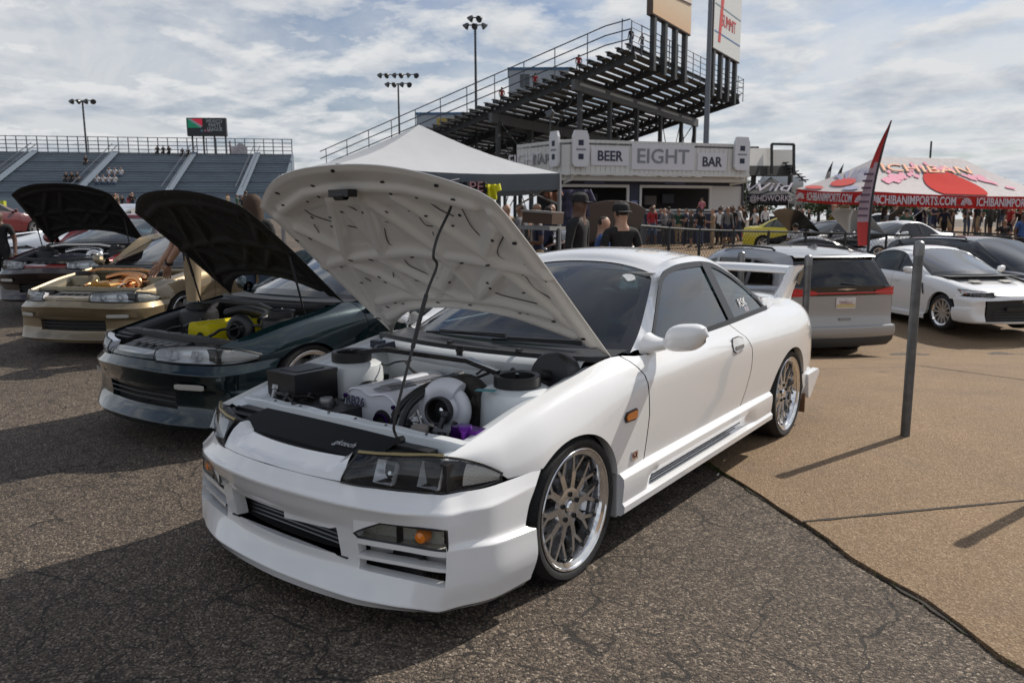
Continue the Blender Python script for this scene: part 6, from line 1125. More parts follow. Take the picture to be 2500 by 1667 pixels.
p = RF(.42, .70)+rn*.05; t_ = text('ICHIBAN', .92, p+rn*.0, eU, eV, mat('letter_black', (.03, .02, .02), .7), 'roof_letters', it, .002, sx=1.3, shear=.3, off=.03); t_.location = -Vector(ig)
t_ = text('ICHIBAN', .92, p+rn*.012, eU, eV, mat('letter_orange', (.62, .20, .06), .7), 'roof_letters', it, .002, sx=1.3, shear=.3); t_.location = -Vector(ig)
RS = lambda u, v: (c0*(1-u)+c1*u)*(1-v)+a0*v-A3(0, 0, .05*math.sin(math.pi*v)*2+.075*math.sin(math.pi*u)*(1-v)); sn = np.cross(c1-c0, a0-c0); sn /= np.linalg.norm(sn); sn = sn if sn[2] > 0 else -sn
for j in range(9):
    t0, t1 = .1+j*.09, .14+j*.09; mb = MB(); mb.add([RS(.55, .28)+sn*.04, RS(np.clip(.55+.6*math.cos(math.pi*t0), 0, 1), .28+.5*math.sin(math.pi*t0)*.9)+sn*.04, RS(np.clip(.55+.6*math.cos(math.pi*t1), 0, 1), .28+.5*math.sin(math.pi*t1)*.9)+sn*.04], [[0, 1, 2]]); part(mb, 'printed_ray', mat('print_bluegrey', (.30, .32, .45), .8), it, ig, smooth=False)
for (u0, v0, r1, r2, cm) in ((.5, .30, .22, .14, (.60, .06, .05)), (.2, .08, .14, .06, (.60, .10, .09)), (.75, .10, .12, .07, (.35, .36, .48))):
    mb = MB(); n = 14; mb.add([RS(np.clip(u0+r1*math.cos(t), .02, .98), max(.02, v0+r2*math.sin(t)))+sn*.05 for t in np.linspace(0, 6.28, n+1)[:-1]], [list(range(n))]); part(mb, 'printed_patch', mat('print_%d' % int(cm[0]*100+cm[1]*1000), cm, .8), it, ig, smooth=False)
# black exhibitor canopy and white inflatable behind it
k0 = [pt(1822, 474, 46), pt(1926, 478, 46), pt(1960, 476, 50), pt(1850, 474, 50)]; BKC = cloth('canvas_black', (.012, .013, .018), .05)
for v in k0: v[2] = k0[0][2]
kt, _, kg = canopy('black_canopy', 'small black exhibitor canopy with white lettering left of the red canopy', k0, [pt(1882, 432, 48)], .55, BKC, BKC); U_ = k0[1]-k0[0]; N2 = np.cross(U_, (0, 0, 1)); N2 /= np.linalg.norm(N2); N2 = N2 if N2@DH < 0 else -N2
t_ = text('@HDWORKS', .50, k0[0]*.42+k0[1]*.58+N2*.05-A3(0, 0, .28), U_, (0, 0, 1), LET, 'valance_letters', kt, .005, sx=.85); t_.location = -Vector(kg)
t_ = text('Wild', 1.0, k0[0]*.48+k0[1]*.52+N2*.02+A3(0, 0, .42)-N2*.75, U_, (0, .0, 1)-N2*.9, LET, 'roof_letters', kt, .005, sx=1.5, shear=.4); t_.location = -Vector(kg)
inf = ob('white_tank', None, None, tuple(gp(1898, 54)), label='pale rounded tank trailer behind the black canopy', cat='trailer'); io = A3(*gp(1898, 54)); a, b = pt(1862, 456, 54), pt(1950, 452, 54); d_ = (b-a)/np.linalg.norm(b-a); mb = MB(); mb.tube([a-d_*.3, a, a+d_*.4, b-d_*.4, b], [.2, .75, .95, .95, .9], 18); part(mb, 'tank', mat('tank_pale', (.42, .45, .47), .5), inf, io)
mb = MB(); mb.box(((a+b)/2*A3(1, 1, 0)+A3(0, 0, io[2]+.7)), (2.2, 1.2, .8)); part(mb, 'chassis', DKS, inf, io)
# feather flags
def feather(px0, py0, px1, py1, d, label, m1, m2_, wmax=.5):
    b, t = pt(px0, py0, d), pt(px1, py1, d); g_ = zt(b[0], b[1]); r_ = ob('feather_flag', None, None, (b[0], b[1], g_), label=label, cat='flag', group='feather flags'); o = A3(b[0], b[1], g_); n = 22; L_ = []; R2 = []
    mid = lambda k: b*(1-k)+t*k+RH*.12*math.sin(math.pi*k)*-1
    for k in np.linspace(0, 1, n): w_ = wmax*(1-k**2.2)*(.75+.25*math.sin(k*3)); q = mid(k); L_.append(q-RH*w_+DH*.04*math.sin(k*9)); R2.append(q)
    mb = MB(); mb.grid(np.stack([R2, (np.array(R2)+np.array(L_))/2+DH*.05, L_], 1))
    for i, f in enumerate(mb.f): mb.m[i] = 1 if i/len(mb.f) < .18 or i/len(mb.f) > .62 else 0
    part(mb, 'sail', [m1, m2_], r_, o); mb = MB(); mb.tube([A3(b[0], b[1], g_)]+[mid(k) for k in np.linspace(0, 1, 12)], [.03]*6+[.025]*4+[.018, .015, .01], 8); part(mb, 'flag_pole', BLK, r_, o)
    for k in range(7): q = mid(.24+k*.055); mb = MB(); mb.bar(q-RH*.10-DH*.07, q-RH*.32-DH*.07, .01, .05); part(mb, 'sail_mark', mat('mark_dark', (.10, .06, .09), .8), r_, o, smooth=False)
feather(2120, 600, 2177, 294, 17.5, 'red and white feather banner leaning in front of the red canopy', mat('sail_pale', (.38, .28, .32), .8), mat('sail_red', (.42, .04, .035), .8), .32)
for px, y in ((2026, 394), (2052, 400)): feather(px, 470, px+8, y, 62, 'small black and white feather flag on the skyline, %s of the pair' % ('left' if px < 2040 else 'right'), mat('sail_white', (.5, .5, .5), .8), mat('sail_black', (.03, .03, .03), .8), .5)
feather(2440, 480, 2455, 433, 50, 'short black feather flag beyond the right end of the red canopy', mat('sail_black', (.03, .03, .03), .8), mat('sail_black', (.03, .03, .03), .8), .35)
# fence: rails, posts, mesh
fn = ob('chain_link_fence', None, None, tuple(gp(2000, 19.3)), label='black pipe fence with wire mesh behind the parked cars', cat='fence'); fo = A3(*gp(2000, 19.3)); FM = mat('fence_black', (.012, .013, .013), .5)
fpts = [pt(1562, 551, 16.0), pt(1700, 561, 17.5), pt(1900, 566, 18.8), pt(2100, 571, 19.4), pt(2300, 577, 19.6), pt(2560, 583, 20)]; fl_ = crv(fpts, 5)
mb = MB(); mb.tube(fl_, .028, 6); part(mb, 'top_rail', FM, fn, fo); mb = MB(); mb.tube(fl_-A3(0, 0, 1.05), .02, 6); part(mb, 'bottom_rail', FM, fn, fo)
for q in resamp(fl_, 12): mb = MB(); gz = min(zt(q[0], q[1]), q[2]-1.0); mb.tube([A3(q[0], q[1], gz), q+A3(0, 0, .03)], .032, 6); part(mb, 'fence_post', FM, fn, fo)
mb = MB(); rr_ = resamp(fl_, 130)
for i in range(129):
    for j in range(8): mb.tube([rr_[i]-A3(0, 0, .13*j), rr_[i+1]-A3(0, 0, .13*(j+1))], .004, 3, cap=False); mb.tube([rr_[i+1]-A3(0, 0, .13*j), rr_[i]-A3(0, 0, .13*(j+1))], .004, 3, cap=False)
o = part(mb, 'wire_mesh', FM, fn, fo, smooth=False); o['kind'] = 'stuff'
f2 = ob('pipe_barrier', None, None, tuple(gp(2380, 24)), label='second black pipe barrier behind the fence at right', cat='fence'); f2o = A3(*gp(2380, 24))
for dz in (0, -.5): mb = MB(); mb.tube([pt(2250, 563, 24)+A3(0, 0, dz), pt(2400, 570, 23), pt(2600, 579, 22.5)+A3(0, 0, dz)], .03, 6); part(mb, 'rail', FM, f2, f2o)
for px in (2252, 2330, 2410, 2490): q = pt(px, 567+(px-2250)*.04, 23.2); mb = MB(); mb.tube([A3(q[0], q[1], zt(q[0], q[1])), q], .035, 6); part(mb, 'barrier_post', FM, f2, f2o)
# ------------------------------------------------------------------ midway paving, verge, trees
mb = MB(); mb.grid([[gp(px, d, .012) for px in np.linspace(1350, 3300, 30)] for d in np.linspace(21, 75, 30)]); mb.build('midway_paving', CONC, kind='structure')
GRS = mat('verge_grass', (.075, .10, .022), .9, var=.4, vscale=3, bump=.6, bscale=30)
mb = MB(); mb.grid([[gp(px, d, .02) for px in np.linspace(-260, 140, 12)] for d in np.linspace(38, 56, 10)]); mb.build('grass_verge', GRS, kind='structure')
a, b = gp(-120, 54), gp(34, 54); br = ob('plastic_barrier', None, None, tuple(a), label='long yellow-green barrier at the far left edge of the lot', cat='barrier'); mb = MB(); mb.bar(a+A3(0, 0, .75), b+A3(0, 0, .75), .3, .45); part(mb, 'panel', mat('barrier_yellow', (.40, .42, .03), .6), br, a, smooth=False)
for k in range(4): q = a*(1-k/3)+b*k/3; mb = MB(); mb.box(q+A3(0, 0, .25), (.3, .4, .5)); part(mb, 'foot', mat('barrier_yellow', (.40, .42, .03), .6), br, a, smooth=False)
a, b = gp(-60, 24), gp(150, 24); mb = MB(); mb.grid([[(q[0], q[1], zt(q[0], q[1])+.004), (q[0]+DH[0]*.35, q[1]+DH[1]*.35, zt(q[0]+DH[0]*.35, q[1]+DH[1]*.35)+.004)] for q in [a*(1-t)+b*t for t in np.linspace(0, 1, 9)]]); mb.build('yellow_line', mat('line_yellow', (.42, .33, .08), .8), gr)
LEAF = mat('leaf_green', (.055, .075, .022), .8, var=.4, vscale=.8)
def tree(p, h, w_, label, seed):
    r_ = ob('tree', None, None, tuple(p), label=label, cat='tree', group='trees on the far skyline'); rg = np.random.RandomState(seed); mb = MB(); mb.tube([(0, 0, -.3), (0, .1, h*.35), (.1, 0, h*.75)], [w_*.06, w_*.045, w_*.015], 7)
    for k in range(5): t = rg.uniform(0, 6.28); mb.tube([(0, 0, h*(.3+.08*k)), (w_*.3*math.cos(t), w_*.3*math.sin(t), h*(.5+.08*k))], [w_*.02, w_*.008], 5)
    mb.build('trunk', mat('bark', (.06, .05, .04), .9), r_); cl = [(rg.normal(0, w_*.22), rg.normal(0, w_*.22), h*rg.uniform(.35, .92), w_*rg.uniform(.10, .22)) for _ in range(16)]; V = []; F = []
    for i in range(900):
        x, y, z, rr = cl[i % 16]; d = rg.normal(0, 1, 3); d /= np.linalg.norm(d); c_ = A3(x, y, z)+d*rr*rg.uniform(.5, 1.05); e1_ = rg.normal(0, 1, 3); e1_ /= np.linalg.norm(e1_); e2_ = np.cross(e1_, rg.normal(0, 1, 3)); e2_ /= np.linalg.norm(e2_); s_ = w_*.035; n = len(V); V += [c_-e1_*s_, c_+e2_*s_*.6, c_+e1_*s_, c_-e2_*s_*.6]; F.append([n, n+1, n+2, n+3])
    mb = MB(); mb.add(V, F); mb.build('crown', LEAF, r_, smooth=False)
for k, (px, d, h) in enumerate(((1765, 150, 7), (1790, 140, 8.5), (1812, 145, 7.5), (1832, 138, 8), (1853, 150, 6.5), (1990, 170, 6), (2015, 165, 6.5), (2478, 120, 5.5), (2500, 118, 6), (2530, 122, 5.5))):
    tree(gp(px, d), h, h*.9, 'hazy green tree on the skyline %s' % (('left of the black canopy, %s from the left' % ('first', 'second', 'third', 'fourth', 'fifth')[k]) if px < 1900 else ('beyond the red canopy, %s from the left' % ('first', 'second', 'third', 'fourth', 'fifth')[k-5])), k)
rt_ = random.Random(17)
for k in range(18):
    px = 1950+k*36+rt_.uniform(-8, 8); d = rt_.uniform(135, 175); tree(gp(px, d), rt_.uniform(5, 7.5), rt_.uniform(6, 8), 'low green tree on the skyline behind the midway crowd, %s from the left' % 'first second third fourth fifth sixth seventh eighth ninth tenth eleventh twelfth thirteenth fourteenth fifteenth sixteenth seventeenth eighteenth'.split()[k], 40+k)
# ------------------------------------------------------------------ people
SK = {}
def body(pose='stand', sleeve='short', shorts=False, sub=1, hair='short', fingers=False):
    key = (pose, sleeve, shorts, sub, hair, fingers)
    if key in SK: return SK[key]
    J = {'pel': (0, 0, .95, .135, .10), 'spi': (0, 0, 1.14, .125, .095), 'che': (0, .005, 1.34, .155, .105), 'nck': (0, .0, 1.478, .064, .062), 'hb': (0, -.012, 1.57, .068, .078), 'hd': (0, -.012, 1.655, .082, .098), 'tp': (0, .0, 1.73, .06, .072), 'nose': (0, -.105, 1.63, .014, .016),
         'eL': (.085, .0, 1.635, .014, .02), 'eR': (-.085, .0, 1.635, .014, .02)}
    for s_, g in (('L', 1), ('R', -1)):
        J.update({'sh'+s_: (g*.178, 0, 1.432, .070, .070), 'el'+s_: (g*.245, .02, 1.15, .046, .046), 'wr'+s_: (g*.255, -.07, .92, .030, .034), 'ha'+s_: (g*.25, -.10, .83, .026, .042), 'hp'+s_: (g*.09, 0, .90, .092, .10), 'kn'+s_: (g*.105, -.015, .50, .064, .066), 'an'+s_: (g*.105, .02, .10, .045, .048), 'to'+s_: (g*.12, -.15, .045, .042, .035)})
    def mv(**k):
        for a, v in k.items(): J[a] = (*v, *J[a][3:])
    if pose == 'walk': mv(knL=(.10, -.14, .52), anL=(.10, -.16, .12), toL=(.11, -.32, .06), knR=(-.10, .10, .50), anR=(-.10, .30, .14), toR=(-.11, .18, .045), elL=(.24, .12, 1.17), wrL=(.25, .10, .94), haL=(.25, .07, .85), elR=(-.24, -.06, 1.16), wrR=(-.24, -.20, .95), haR=(-.24, -.26, .87))
    if pose == 'phone': mv(elL=(.25, .0, 1.15), wrL=(.14, -.24, 1.17), haL=(.09, -.30, 1.20), elR=(-.25, .0, 1.15), wrR=(-.14, -.24, 1.17), haR=(-.08, -.30, 1.19))
    if pose == 'reach': mv(elR=(-.26, -.12, 1.20), wrR=(-.24, -.34, 1.10), haR=(-.22, -.44, 1.08), elL=(.30, .06, 1.20), wrL=(.34, -.02, 1.02), haL=(.34, -.07, .95))
    if pose == 'lean': mv(che=(0, -.06, 1.33), nck=(0, -.14, 1.46), hb=(0, -.19, 1.53), hd=(0, -.22, 1.60), tp=(0, -.22, 1.68), nose=(0, -.30, 1.56), eL=(.085, -.2, 1.58), eR=(-.085, -.2, 1.58), shL=(.18, -.08, 1.40), shR=(-.18, -.08, 1.40), elL=(.30, -.10, 1.15), wrL=(.16, -.22, .98), haL=(.10, -.24, .90), elR=(-.28, -.20, 1.13), wrR=(-.24, -.31, .99), haR=(-.235, -.37, .91))
    if pose == 'sit': mv(**{a: (J[a][0], J[a][1], J[a][2]-.45) for a in J if a[:2] not in ('kn', 'an', 'to')}); mv(knL=(.11, -.42, .50), anL=(.11, -.40, .10), toL=(.12, -.55, .05), knR=(-.11, -.42, .50), anR=(-.11, -.40, .10), toR=(-.12, -.55, .05), wrL=(.18, -.30, .62), haL=(.14, -.38, .60), wrR=(-.18, -.30, .62), haR=(-.14, -.38, .60))
    E2 = [('pel', 'spi'), ('spi', 'che'), ('che', 'nck'), ('nck', 'hb'), ('hb', 'hd'), ('hd', 'tp'), ('hd', 'nose'), ('hd', 'eL'), ('hd', 'eR')]
    for s_ in 'LR': E2 += [('che', 'sh'+s_), ('sh'+s_, 'el'+s_), ('el'+s_, 'wr'+s_), ('wr'+s_, 'ha'+s_), ('pel', 'hp'+s_), ('hp'+s_, 'kn'+s_), ('kn'+s_, 'an'+s_), ('an'+s_, 'to'+s_)]
    if fingers:
        for s_, g in (('L', 1), ('R', -1)):
            w0, h0 = A3(*J['wr'+s_][:3]), A3(*J['ha'+s_][:3]); d = h0-w0; d /= np.linalg.norm(d); sd = np.cross(d, (1., 0, 0)); sd /= np.linalg.norm(sd)
            for k in range(4):
                a = h0+sd*(k-1.5)*.021+d*.02; b = a+d*(.045+.012*(k in (1, 2)))+A3(-g*.012, 0, -.004); c_ = b+d*.025+A3(-g*.028, 0, -.008)
                for nm, v, p_ in (('f%d' % k, a, 'ha'+s_), ('g%d' % k, b, 'f%d%s' % (k, s_)), ('i%d' % k, c_, 'g%d%s' % (k, s_))): J[nm+s_] = (*v, .0095, .0095); E2.append((p_, nm+s_))
            a = w0*.5+h0*.5+sd*.035; J['t'+s_] = (*a, .012, .012); J['u'+s_] = (*(a+sd*.028+d*.035+A3(-g*.01, 0, 0)), .010, .010); E2 += [('ha'+s_, 't'+s_), ('t'+s_, 'u'+s_)]
    N_ = list(J); me = bpy.data.meshes.new('sk'); me.from_pydata([J[n][:3] for n in N_], [(N_.index(a), N_.index(b)) for a, b in E2], []); o = bpy.data.objects.new('sk', me); COL.objects.link(o)
    m = o.modifiers.new('s', 'SKIN'); m.use_smooth_shade = True; o.modifiers.new('u', 'SUBSURF').levels = sub
    for i, n in enumerate(N_): me.skin_vertices[0].data[i].radius = (J[n][3], J[n][4])
    me.skin_vertices[0].data[0].use_root = True
    bpy.context.view_layer.update(); r = bpy.data.meshes.new_from_object(o.evaluated_get(bpy.context.evaluated_depsgraph_get())); bpy.data.objects.remove(o)
    P = {n: A3(*J[n][:3]) for n in N_}; NF = len(r.polygons); C_ = np.empty(NF*3); r.polygons.foreach_get('center', C_); C_ = C_.reshape(-1, 3); BD = np.full(NF, 9.); BI = np.zeros(NF, int); BT = np.zeros(NF)
    for e, (na, nb_) in enumerate(E2):
        a, b = P[na], P[nb_]; d = b-a; t = np.clip((C_-a)@d/(d@d), 0, 1); ds = np.linalg.norm(C_-a-t[:, None]*d, axis=1)/(max(J[na][3], J[nb_][3])+.03); w_ = ds < BD; BD[w_] = ds[w_]; BI[w_] = e; BT[w_] = t[w_]
    mi = []
    for c_, e, t in zip(C_, BI, BT):
        na, nb_ = E2[e]; k = nb_[:2]
        if nb_ in ('hb', 'hd', 'tp', 'nose', 'eL', 'eR'):
            dz = c_[2]-P['hd'][2]; dy = c_[1]-P['hd'][1]; lim = .035 if hair != 'bald' else .5; q = 3 if (dz > lim+max(0, -dy)*.35 or (dy > .035 and dz > (-.05 if hair == 'short' else -.12))) and hair != 'bald' else 2
        elif nb_ == 'nck': q = 0 if t < .55 else 2
        elif k in ('sp', 'ch', 'sh'): q = 0
        elif k == 'el': q = 0 if sleeve == 'long' or t < .62 else 2
        elif k == 'wr': q = 0 if sleeve == 'long' else 2
        elif k in ('hp', 'kn'): q = 1
        elif k == 'an': q = 1 if not shorts or t < .12 else 2
        elif k == 'to': q = 4
        else: q = 2
        if nb_ == 'spi' and c_[2] < P['pel'][2]+.01: q = 1
        mi.append(q)
    r.materials.clear()
    for _ in range(5): r.materials.append(None)
    r.polygons.foreach_set('material_index', mi); r.polygons.foreach_set('use_smooth', [True]*len(mi)); SK[key] = r; return r
CL = dict(black=(.010, .010, .011), navy=(.015, .02, .05), white=(.62, .62, .63), grey=(.13, .13, .14), red=(.30, .02, .025), green=(.02, .06, .04), blue=(.04, .09, .25), khaki=(.30, .23, .14), denim=(.045, .07, .12), tan=(.26, .19, .12), brown=(.06, .035, .02), skin=(.38, .22, .15), dskin=(.10, .05, .03), mskin=(.22, .12, .075), hair=(.018, .012, .008), blond=(.05, .028, .016), shoe=(.03, .03, .03), pink=(.45, .15, .2), charcoal=(.035, .032, .030))
def cm_(n): return mat('cloth_'+n if n not in ('skin', 'dskin', 'mskin', 'hair', 'blond') else n, CL[n], .85 if 'skin' not in n else .55, var=.12, vscale=9)
def person(p, rz, label, shirt='black', pants='denim', skin='mskin', hair='hair', pose='stand', sleeve='short', shorts=False, h=1.75, sub=1, style='short', cap=None, group=None, fingers=False):
    o = ob('person', body(pose, sleeve, shorts, sub, style, fingers), None, tuple(p), rz, label, 'person', group); o.scale = (h/1.75*random.uniform(.96, 1.06), h/1.75, h/1.75)
    for i, n in enumerate((shirt, pants, skin, hair, 'shoe')): o.material_slots[i].link = 'OBJECT'; o.material_slots[i].material = cm_(n)
    if cap:
        z0 = 1.655-(.45 if pose == 'sit' else 0)+(-.055 if pose == 'lean' else 0); y0 = -.012+(-.21 if pose == 'lean' else 0); m = MB(); m.lathe([(.104, .0), (.106, .03), (.095, .075), (.06, .105), (0, .115)], 18, (0, y0, z0+.005), (0, 0, 1)); s_ = -1 if cap != 'back' else 1
        m.grid([[(x, y0+s_*(.09+q*.085*(1-(x/.1)**2*.5)), z0+.012-.015*q) for q in (0, .5, 1)] for x in np.linspace(-.085, .085, 7)]); m.build('cap', cm_('black'), o)
    if style == 'long':
        m = MB(); m.grid([[(.115*math.cos(t)*k, .02+.105*math.sin(t)*k, z) for t in np.linspace(-.25, math.pi+.25, 11)] for z, k in ((1.77, .35), (1.74, .75), (1.68, 1.), (1.58, 1.05), (1.45, 1.1), (1.32, 1.0))]); m.build('long_hair', cm_(hair), o)
    return o
def face(dx, dy): return math.atan2(dy, dx)+math.pi/2      # body faces local -y
toR, toC, toL, toA = (math.atan2(v[1], v[0])+math.pi/2 for v in (RH, -DH, -RH, DH))
person(gp(1412, 9.3), toR-.5, 'man in black cap and dark jacket standing behind the white coupe roof', 'black', 'black', 'dskin', 'hair', 'stand', 'long', h=1.82, sub=2, cap='front', fingers=True)
person(gp(1515, 9.0), toA+.25, 'man in black cap and black shirt seen from behind over the coupe roof', 'black', 'denim', 'skin', 'hair', 'stand', 'short', h=1.76, sub=2, cap='back', fingers=True)
person(gp(1470, 9.9), toR, 'man with bright blue bag between the two men in black caps', 'blue', 'blue', 'skin', 'hair', 'reach', 'short', h=1.62, sub=2, fingers=True)
kh = person(gp(474, 8.35), toL+.35, 'man in black shirt and khaki trousers leaning over the gold coupe engine', 'black', 'khaki', 'skin', 'hair', 'lean', 'short', h=1.80, sub=2, fingers=True)
m = MB(); m.lathe([(.040, -.018), (.043, 0), (.040, .018)], 14, (.165, -.215, .985), (-.5, -.2, -.8)); m.build('wrist_watch', BLK, kh)
person(gp(14, 11.9), toC+.3, 'boy in dark shirt standing at the left edge by the red coupe', 'black', 'black', 'dskin', 'hair', 'stand', 'short', h=1.34, sub=2, fingers=True)
person(gp(630, 9.2), toA, 'person with long light brown hair between the raised bonnets', 'black', 'denim', 'skin', 'blond', 'stand', 'short', h=1.72, sub=1, style='long')
G_ = 'visitors on the midway'
for (px, d, rz, lab, kw) in (
    (1629, 35.5, toA, 'man in grey hooded top at the bar counter, seen from behind', dict(shirt='grey', pants='navy', sleeve='long')),
    (1706, 33.5, toA+.4, 'man in dark shirt carrying a child on his shoulders by the bar', dict(shirt='black', pants='denim', h=1.72)),
    (1736, 33, toL, 'person in pale top beside the man carrying a child', dict(shirt='tan', pants='tan', pose='phone', skin='skin')),
    (1752, 35, toA, 'person in white top standing at the right end of the bar', dict(shirt='white', pants='black')),
    (1778, 36, toR, 'person in black leaning by the corner of the bar', dict(shirt='black', pants='black', sleeve='long')),
    (1799, 36.5, toR, 'young man in white shirt and jeans walking right past the bar', dict(shirt='white', pants='denim', pose='walk', sleeve='long')),
    (1838, 35.5, toL, 'woman in white top holding out her hand beside the black raised bonnet', dict(shirt='white', pants='denim', pose='reach', style='long', skin='skin', h=1.68)),
    (1908, 34, toC, 'man in black shirt behind the black louvred bonnet', dict(shirt='black', pants='black', skin='skin')),
    (1936, 23.5, toA, 'person in pale blue-white shirt crouching beside the white raised bonnet', dict(shirt='white', pants='navy', pose='sit')),
    (1950, 27, toC, 'man with dark hair behind the crouching person', dict(shirt='charcoal', pants='black')),
    (2074, 28, toC, 'man in black shirt standing in front of the yellow car', dict(shirt='black', pants='black', skin='skin', pose='phone')),
    (2150, 30, toR, 'woman with brown hair behind the feather banner', dict(shirt='grey', pants='denim', style='long', skin='skin')),
    (2202, 28, toA, 'person in dark green hoodie in front of the white parked car', dict(shirt='green', pants='black', sleeve='long')),
    (2290, 46, toA, 'man in black shirt and pale shorts beside the silver canopy legs', dict(shirt='black', pants='khaki', shorts=True)),
    (2308, 45, toL, 'person in brown top under the middle of the red canopy', dict(shirt='brown', pants='khaki', shorts=True)),
    (2372, 44, toA, 'man in black shirt and grey shorts walking under the red canopy', dict(shirt='black', pants='grey', shorts=True, pose='walk', skin='skin')),
    (2400, 43.5, toA, 'man in green shirt and dark trousers under the red canopy', dict(shirt='green', pants='charcoal')),
    (2452, 36, toL, 'person in red shirt and dark shorts near the right edge', dict(shirt='red', pants='black', shorts=True, skin='skin')),
    (2478, 34, toL+.4, 'man in black shirt beside the person in red at the right edge', dict(shirt='black', pants='black', skin='skin')),
    (2486, 21.6, toC, 'boy in blue shirt behind the black van roof at right', dict(shirt='blue', pants='black', skin='dskin', h=1.55)),
    (2440, 30, toC, 'seated person with white cap by the right barrier', dict(shirt='black', pants='red', pose='sit'))):
    person(gp(px, d), rz, lab, group=G_, **kw)
ch = person(gp(1708, 33.6, 1.36), toA+.3, 'small blond child sitting on a man\'s shoulders by the bar', 'pink', 'navy', 'skin', 'blond', 'sit', h=1.1, group=G_)
rp = random.Random(11); cols = ['black', 'black', 'black', 'grey', 'white', 'navy', 'charcoal', 'red', 'green', 'tan', 'brown']
def crowd(n, x0, x1, d0, d1, lab, grp, zf=None):
    for _ in range(n):
        px, d = rp.uniform(x0, x1), rp.uniform(d0, d1); s_ = rp.choice(cols); pa = rp.choice(['denim', 'black', 'khaki', 'navy', 'charcoal']); po = rp.choice(['stand', 'stand', 'walk', 'phone']); sh_ = rp.random() < .4
        de = '%s and %s %s, %s,' % (s_+' shirt', {'denim': 'blue denim'}.get(pa, pa), 'shorts' if sh_ else 'trousers', {'stand': 'standing', 'walk': 'walking', 'phone': 'hands raised'}[po]); person(gp(px, d) if zf is None else zf(px, d), rp.uniform(0, 6.28), lab % de, s_, pa, rp.choice(['skin', 'mskin', 'dskin']), 'hair', po, rp.choice(['short', 'long']), sh_, rp.uniform(1.6, 1.85), group=grp)
crowd(30, 1950, 2520, 50, 70, 'distant visitor in %s under the red canopy', 'far crowd behind the red canopy')
crowd(9, 1400, 1560, 35.3, 36.8, 'customer in %s at the bar', 'customers along the bar')
crowd(6, 1790, 1960, 42, 52, 'visitor in %s by the black canopy', 'visitors by the black canopy')
crowd(12, 1235, 1345, 13, 17, 'shopper in %s under the white canopy', 'shoppers at the stall')
crowd(16, 230, 345, 58, 70, 'distant visitor in %s below far stand', 'crowd below the far stand')
crowd(6, 560, 640, 40, 60, 'visitor in %s left of white bonnet', 'crowd beyond the raised bonnets')
crowd(14, 1570, 1830, 33.5, 37, 'customer in %s near bar right end', 'customers along the bar')
crowd(22, 1960, 2510, 36, 50, 'visitor in %s behind parked show cars', 'visitors on the midway')
# spectators on the stands
def onL(u, k, dz=.05): q = LP(u, k*.78+.1, ztop-k*.31+dz); return q
for (px, k, n, nm) in ((400, 0, 3, 'top row left of the scoreboard'), (460, 1, 2, 'second row by the scoreboard'), (226, 5, 1, 'upper rows alone'), (175, 12, 3, 'lower rows above the red coupe bonnet'), (250, 13, 4, 'lower rows in pale shirts'), (280, 10, 3, 'middle rows in white')):
    for i in range(n):
        u = upx(LP(0, k*.78, 0), UL, px+i*14); s_ = 'white' if 'white' in nm or 'pale' in nm else 'black'; person(onL(u, k, -.40), math.atan2(NL[1], NL[0])+math.pi/2, 'spectator in %s on far stand, %s, %s from left' % (s_, nm, ('first', 'second', 'third', 'fourth')[i]), s_, 'denim' if s_ == 'white' else 'black', 'mskin', 'hair', 'sit', 'short', h=1.75, group='spectators on the far stand')
for i, px in enumerate((1534, 1560)): u = upx(SP(-.3, 0), US, px); q = SP(-.3, u, .14); person(q, toA+.6, 'spectator in black at the top rail of the tall stand, %s of the two' % ('left' if i == 0 else 'right'), 'black', 'denim', 'skin', 'hair', 'stand' if i == 0 else 'reach', 'long', h=1.8, group='spectators on the tall stand')
for i, (px, s_) in enumerate(((1464, 4.2), (1400, 8.5), (1350, 12))): q = SP(s_, .4, .5-.42); person(q, toA, 'spectator in red seated on the tall stand end, number %s from the top' % ('first', 'second', 'third')[i], 'red', 'charcoal', 'skin', 'hair', 'sit', h=1.8, group='spectators on the tall stand')
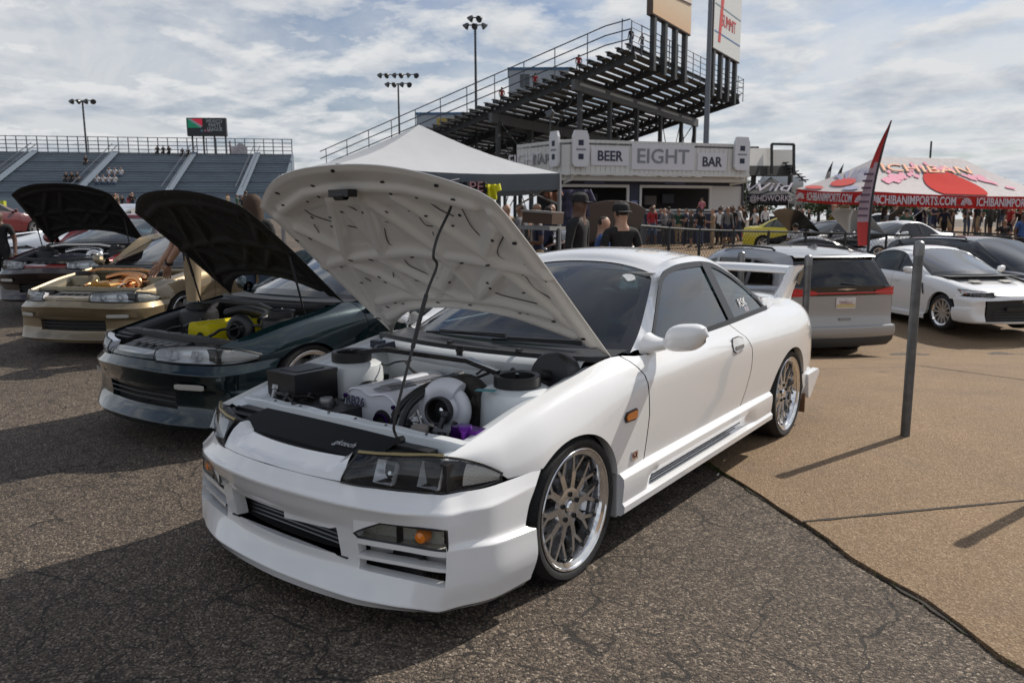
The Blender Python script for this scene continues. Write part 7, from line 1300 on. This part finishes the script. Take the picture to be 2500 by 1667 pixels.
# ------------------------------------------------------------------ cars beyond the fence
def farcar(name, label, px, d, rz, pnt, spec=SAL, openh=None, T=None, glass=DGLS, under=None, dz=0., group='cars on the midway'):
    p = gp(px, d, dz); c = Car(name, label, 'car', pnt, T, spec, tuple(p), rz, group); e = spec['yend']
    sv = c.sec; c.sec = lambda y, zb, n=9: sv(y, zb, 9)
    c.both(c.panel(spec['ys'][0]+.005, .60, step=.14, n=9), 'front_wing', pnt); c.both(c.panel(.606, 1.47, step=.3, n=9), 'front_door', pnt); c.both(c.panel(1.476, e, step=.2, n=9), 'rear_body', pnt); c.liners(); c.under(-.4, 3.2); c.glasshouse(glass); c.shell_tail()
    c.wheel(.86, 0, .32, R=.32, rr=.235, style=5); c.wheel(.86, 2.66, .32, R=.32, rr=.235, style=5); N = NETS if spec is SAL else np.array(NET33); c.net(N, [(3, 6, 0, 3)], m=pnt, nu=2, nv=2); c.mirror((.85, .82, .97 if spec is SAL else .9))
    c.lamp([(.50, -.83, .60), (.62, -.76, .60), (.74, -.66, .61), (.82, -.48, .64)], [(.48, -.80, .68), (.62, -.73, .70), (.74, -.62, .70), (.83, -.42, .70)], bowls=(), cut=.8)
    if openh is None: c.hood(-11, hy=.52, hz=.955 if spec is SAL else .88, W=.735, Lc=1.36, Le=1.18, parts=0, ribs=False, nx=20, ny=20, Rr=.22); 
    else:
        c.hood(openh, under or BLK, hy=.5, hz=.95 if spec is SAL else .88, parts=0, ribs=False, nx=24, ny=20); m2 = MB(); m2.box((0, -.15, .70), (1.3, .8, .12)); c.add(m2, 'engine', LIN)
    return c
def faceto(v): return math.atan2(v[1], v[0])+math.pi/2
YEL = paint('yellow', (.60, .50, .01)); BLKP = paint('black', (.006, .006, .007), .2); SIL = paint('silver2', (.42, .43, .45), .6)
farcar('yellow_hatchback', 'yellow hatchback with its yellow bonnet raised beyond the fence', 2035, 31, faceto(RH*.8-DH*.6), YEL, openh=48, under=YEL, glass=GLS)
farcar('white_show_car', 'white car with long white bonnet raised just beyond the fence', 2085, 23.0, faceto(-RH*.9-DH*.35), WH2, R33, openh=38, under=WH2)
farcar('black_show_car', 'black car with louvred black bonnet raised beyond the fence', 1935, 25.5, faceto(-RH*.9-DH*.35), BLKP, R33, openh=40, under=mat('bonnet_black2', (.03, .032, .034), .3, coat=.6))
farcar('silver_show_car', 'silver car with raised bonnet behind the feather banner', 2165, 34, faceto(RH*.7-DH*.6), SIL, R33, openh=40)
farcar('white_sports_car', 'white sports car with raised bonnet facing right under the red canopy', 2235, 37, faceto(RH*.8-DH*.55), WH2, R33, openh=42, under=SIL)
farcar('dark_saloon', 'dark saloon with pale roof just behind the fence at right', 2150, 21.0, faceto(RH*.93-DH*.3), BLKP, SAL, dz=-.55)
farcar('grey_show_car', 'grey car with raised bonnet behind the two men in black caps', 1480, 14.5, faceto(-DH*.9+RH*.3), paint('grey_car', (.10, .10, .105), .5), R33, openh=50, under=mat('bonnet_grey', (.16, .14, .13), .5))
farcar('copper_car', 'copper coloured car whose roof shows just over the white coupe roof', 1612, 13.8, faceto(RH*.6-DH*.7), paint('copper_car', (.32, .16, .09), .6), SAL, dz=.02)
farcar('pale_saloon', 'pale silver car behind the red coupe at the far left', 105, 14.0, faceto(-DH*.85-RH*.5), paint('pale_silver', (.40, .43, .48), .3), SAL, glass=GLS)
farcar('dark_pickup', 'dark car with red body far off at the left edge', 62, 30, faceto(DH*.9+RH*.3), paint('maroon', (.10, .008, .01)), SAL)
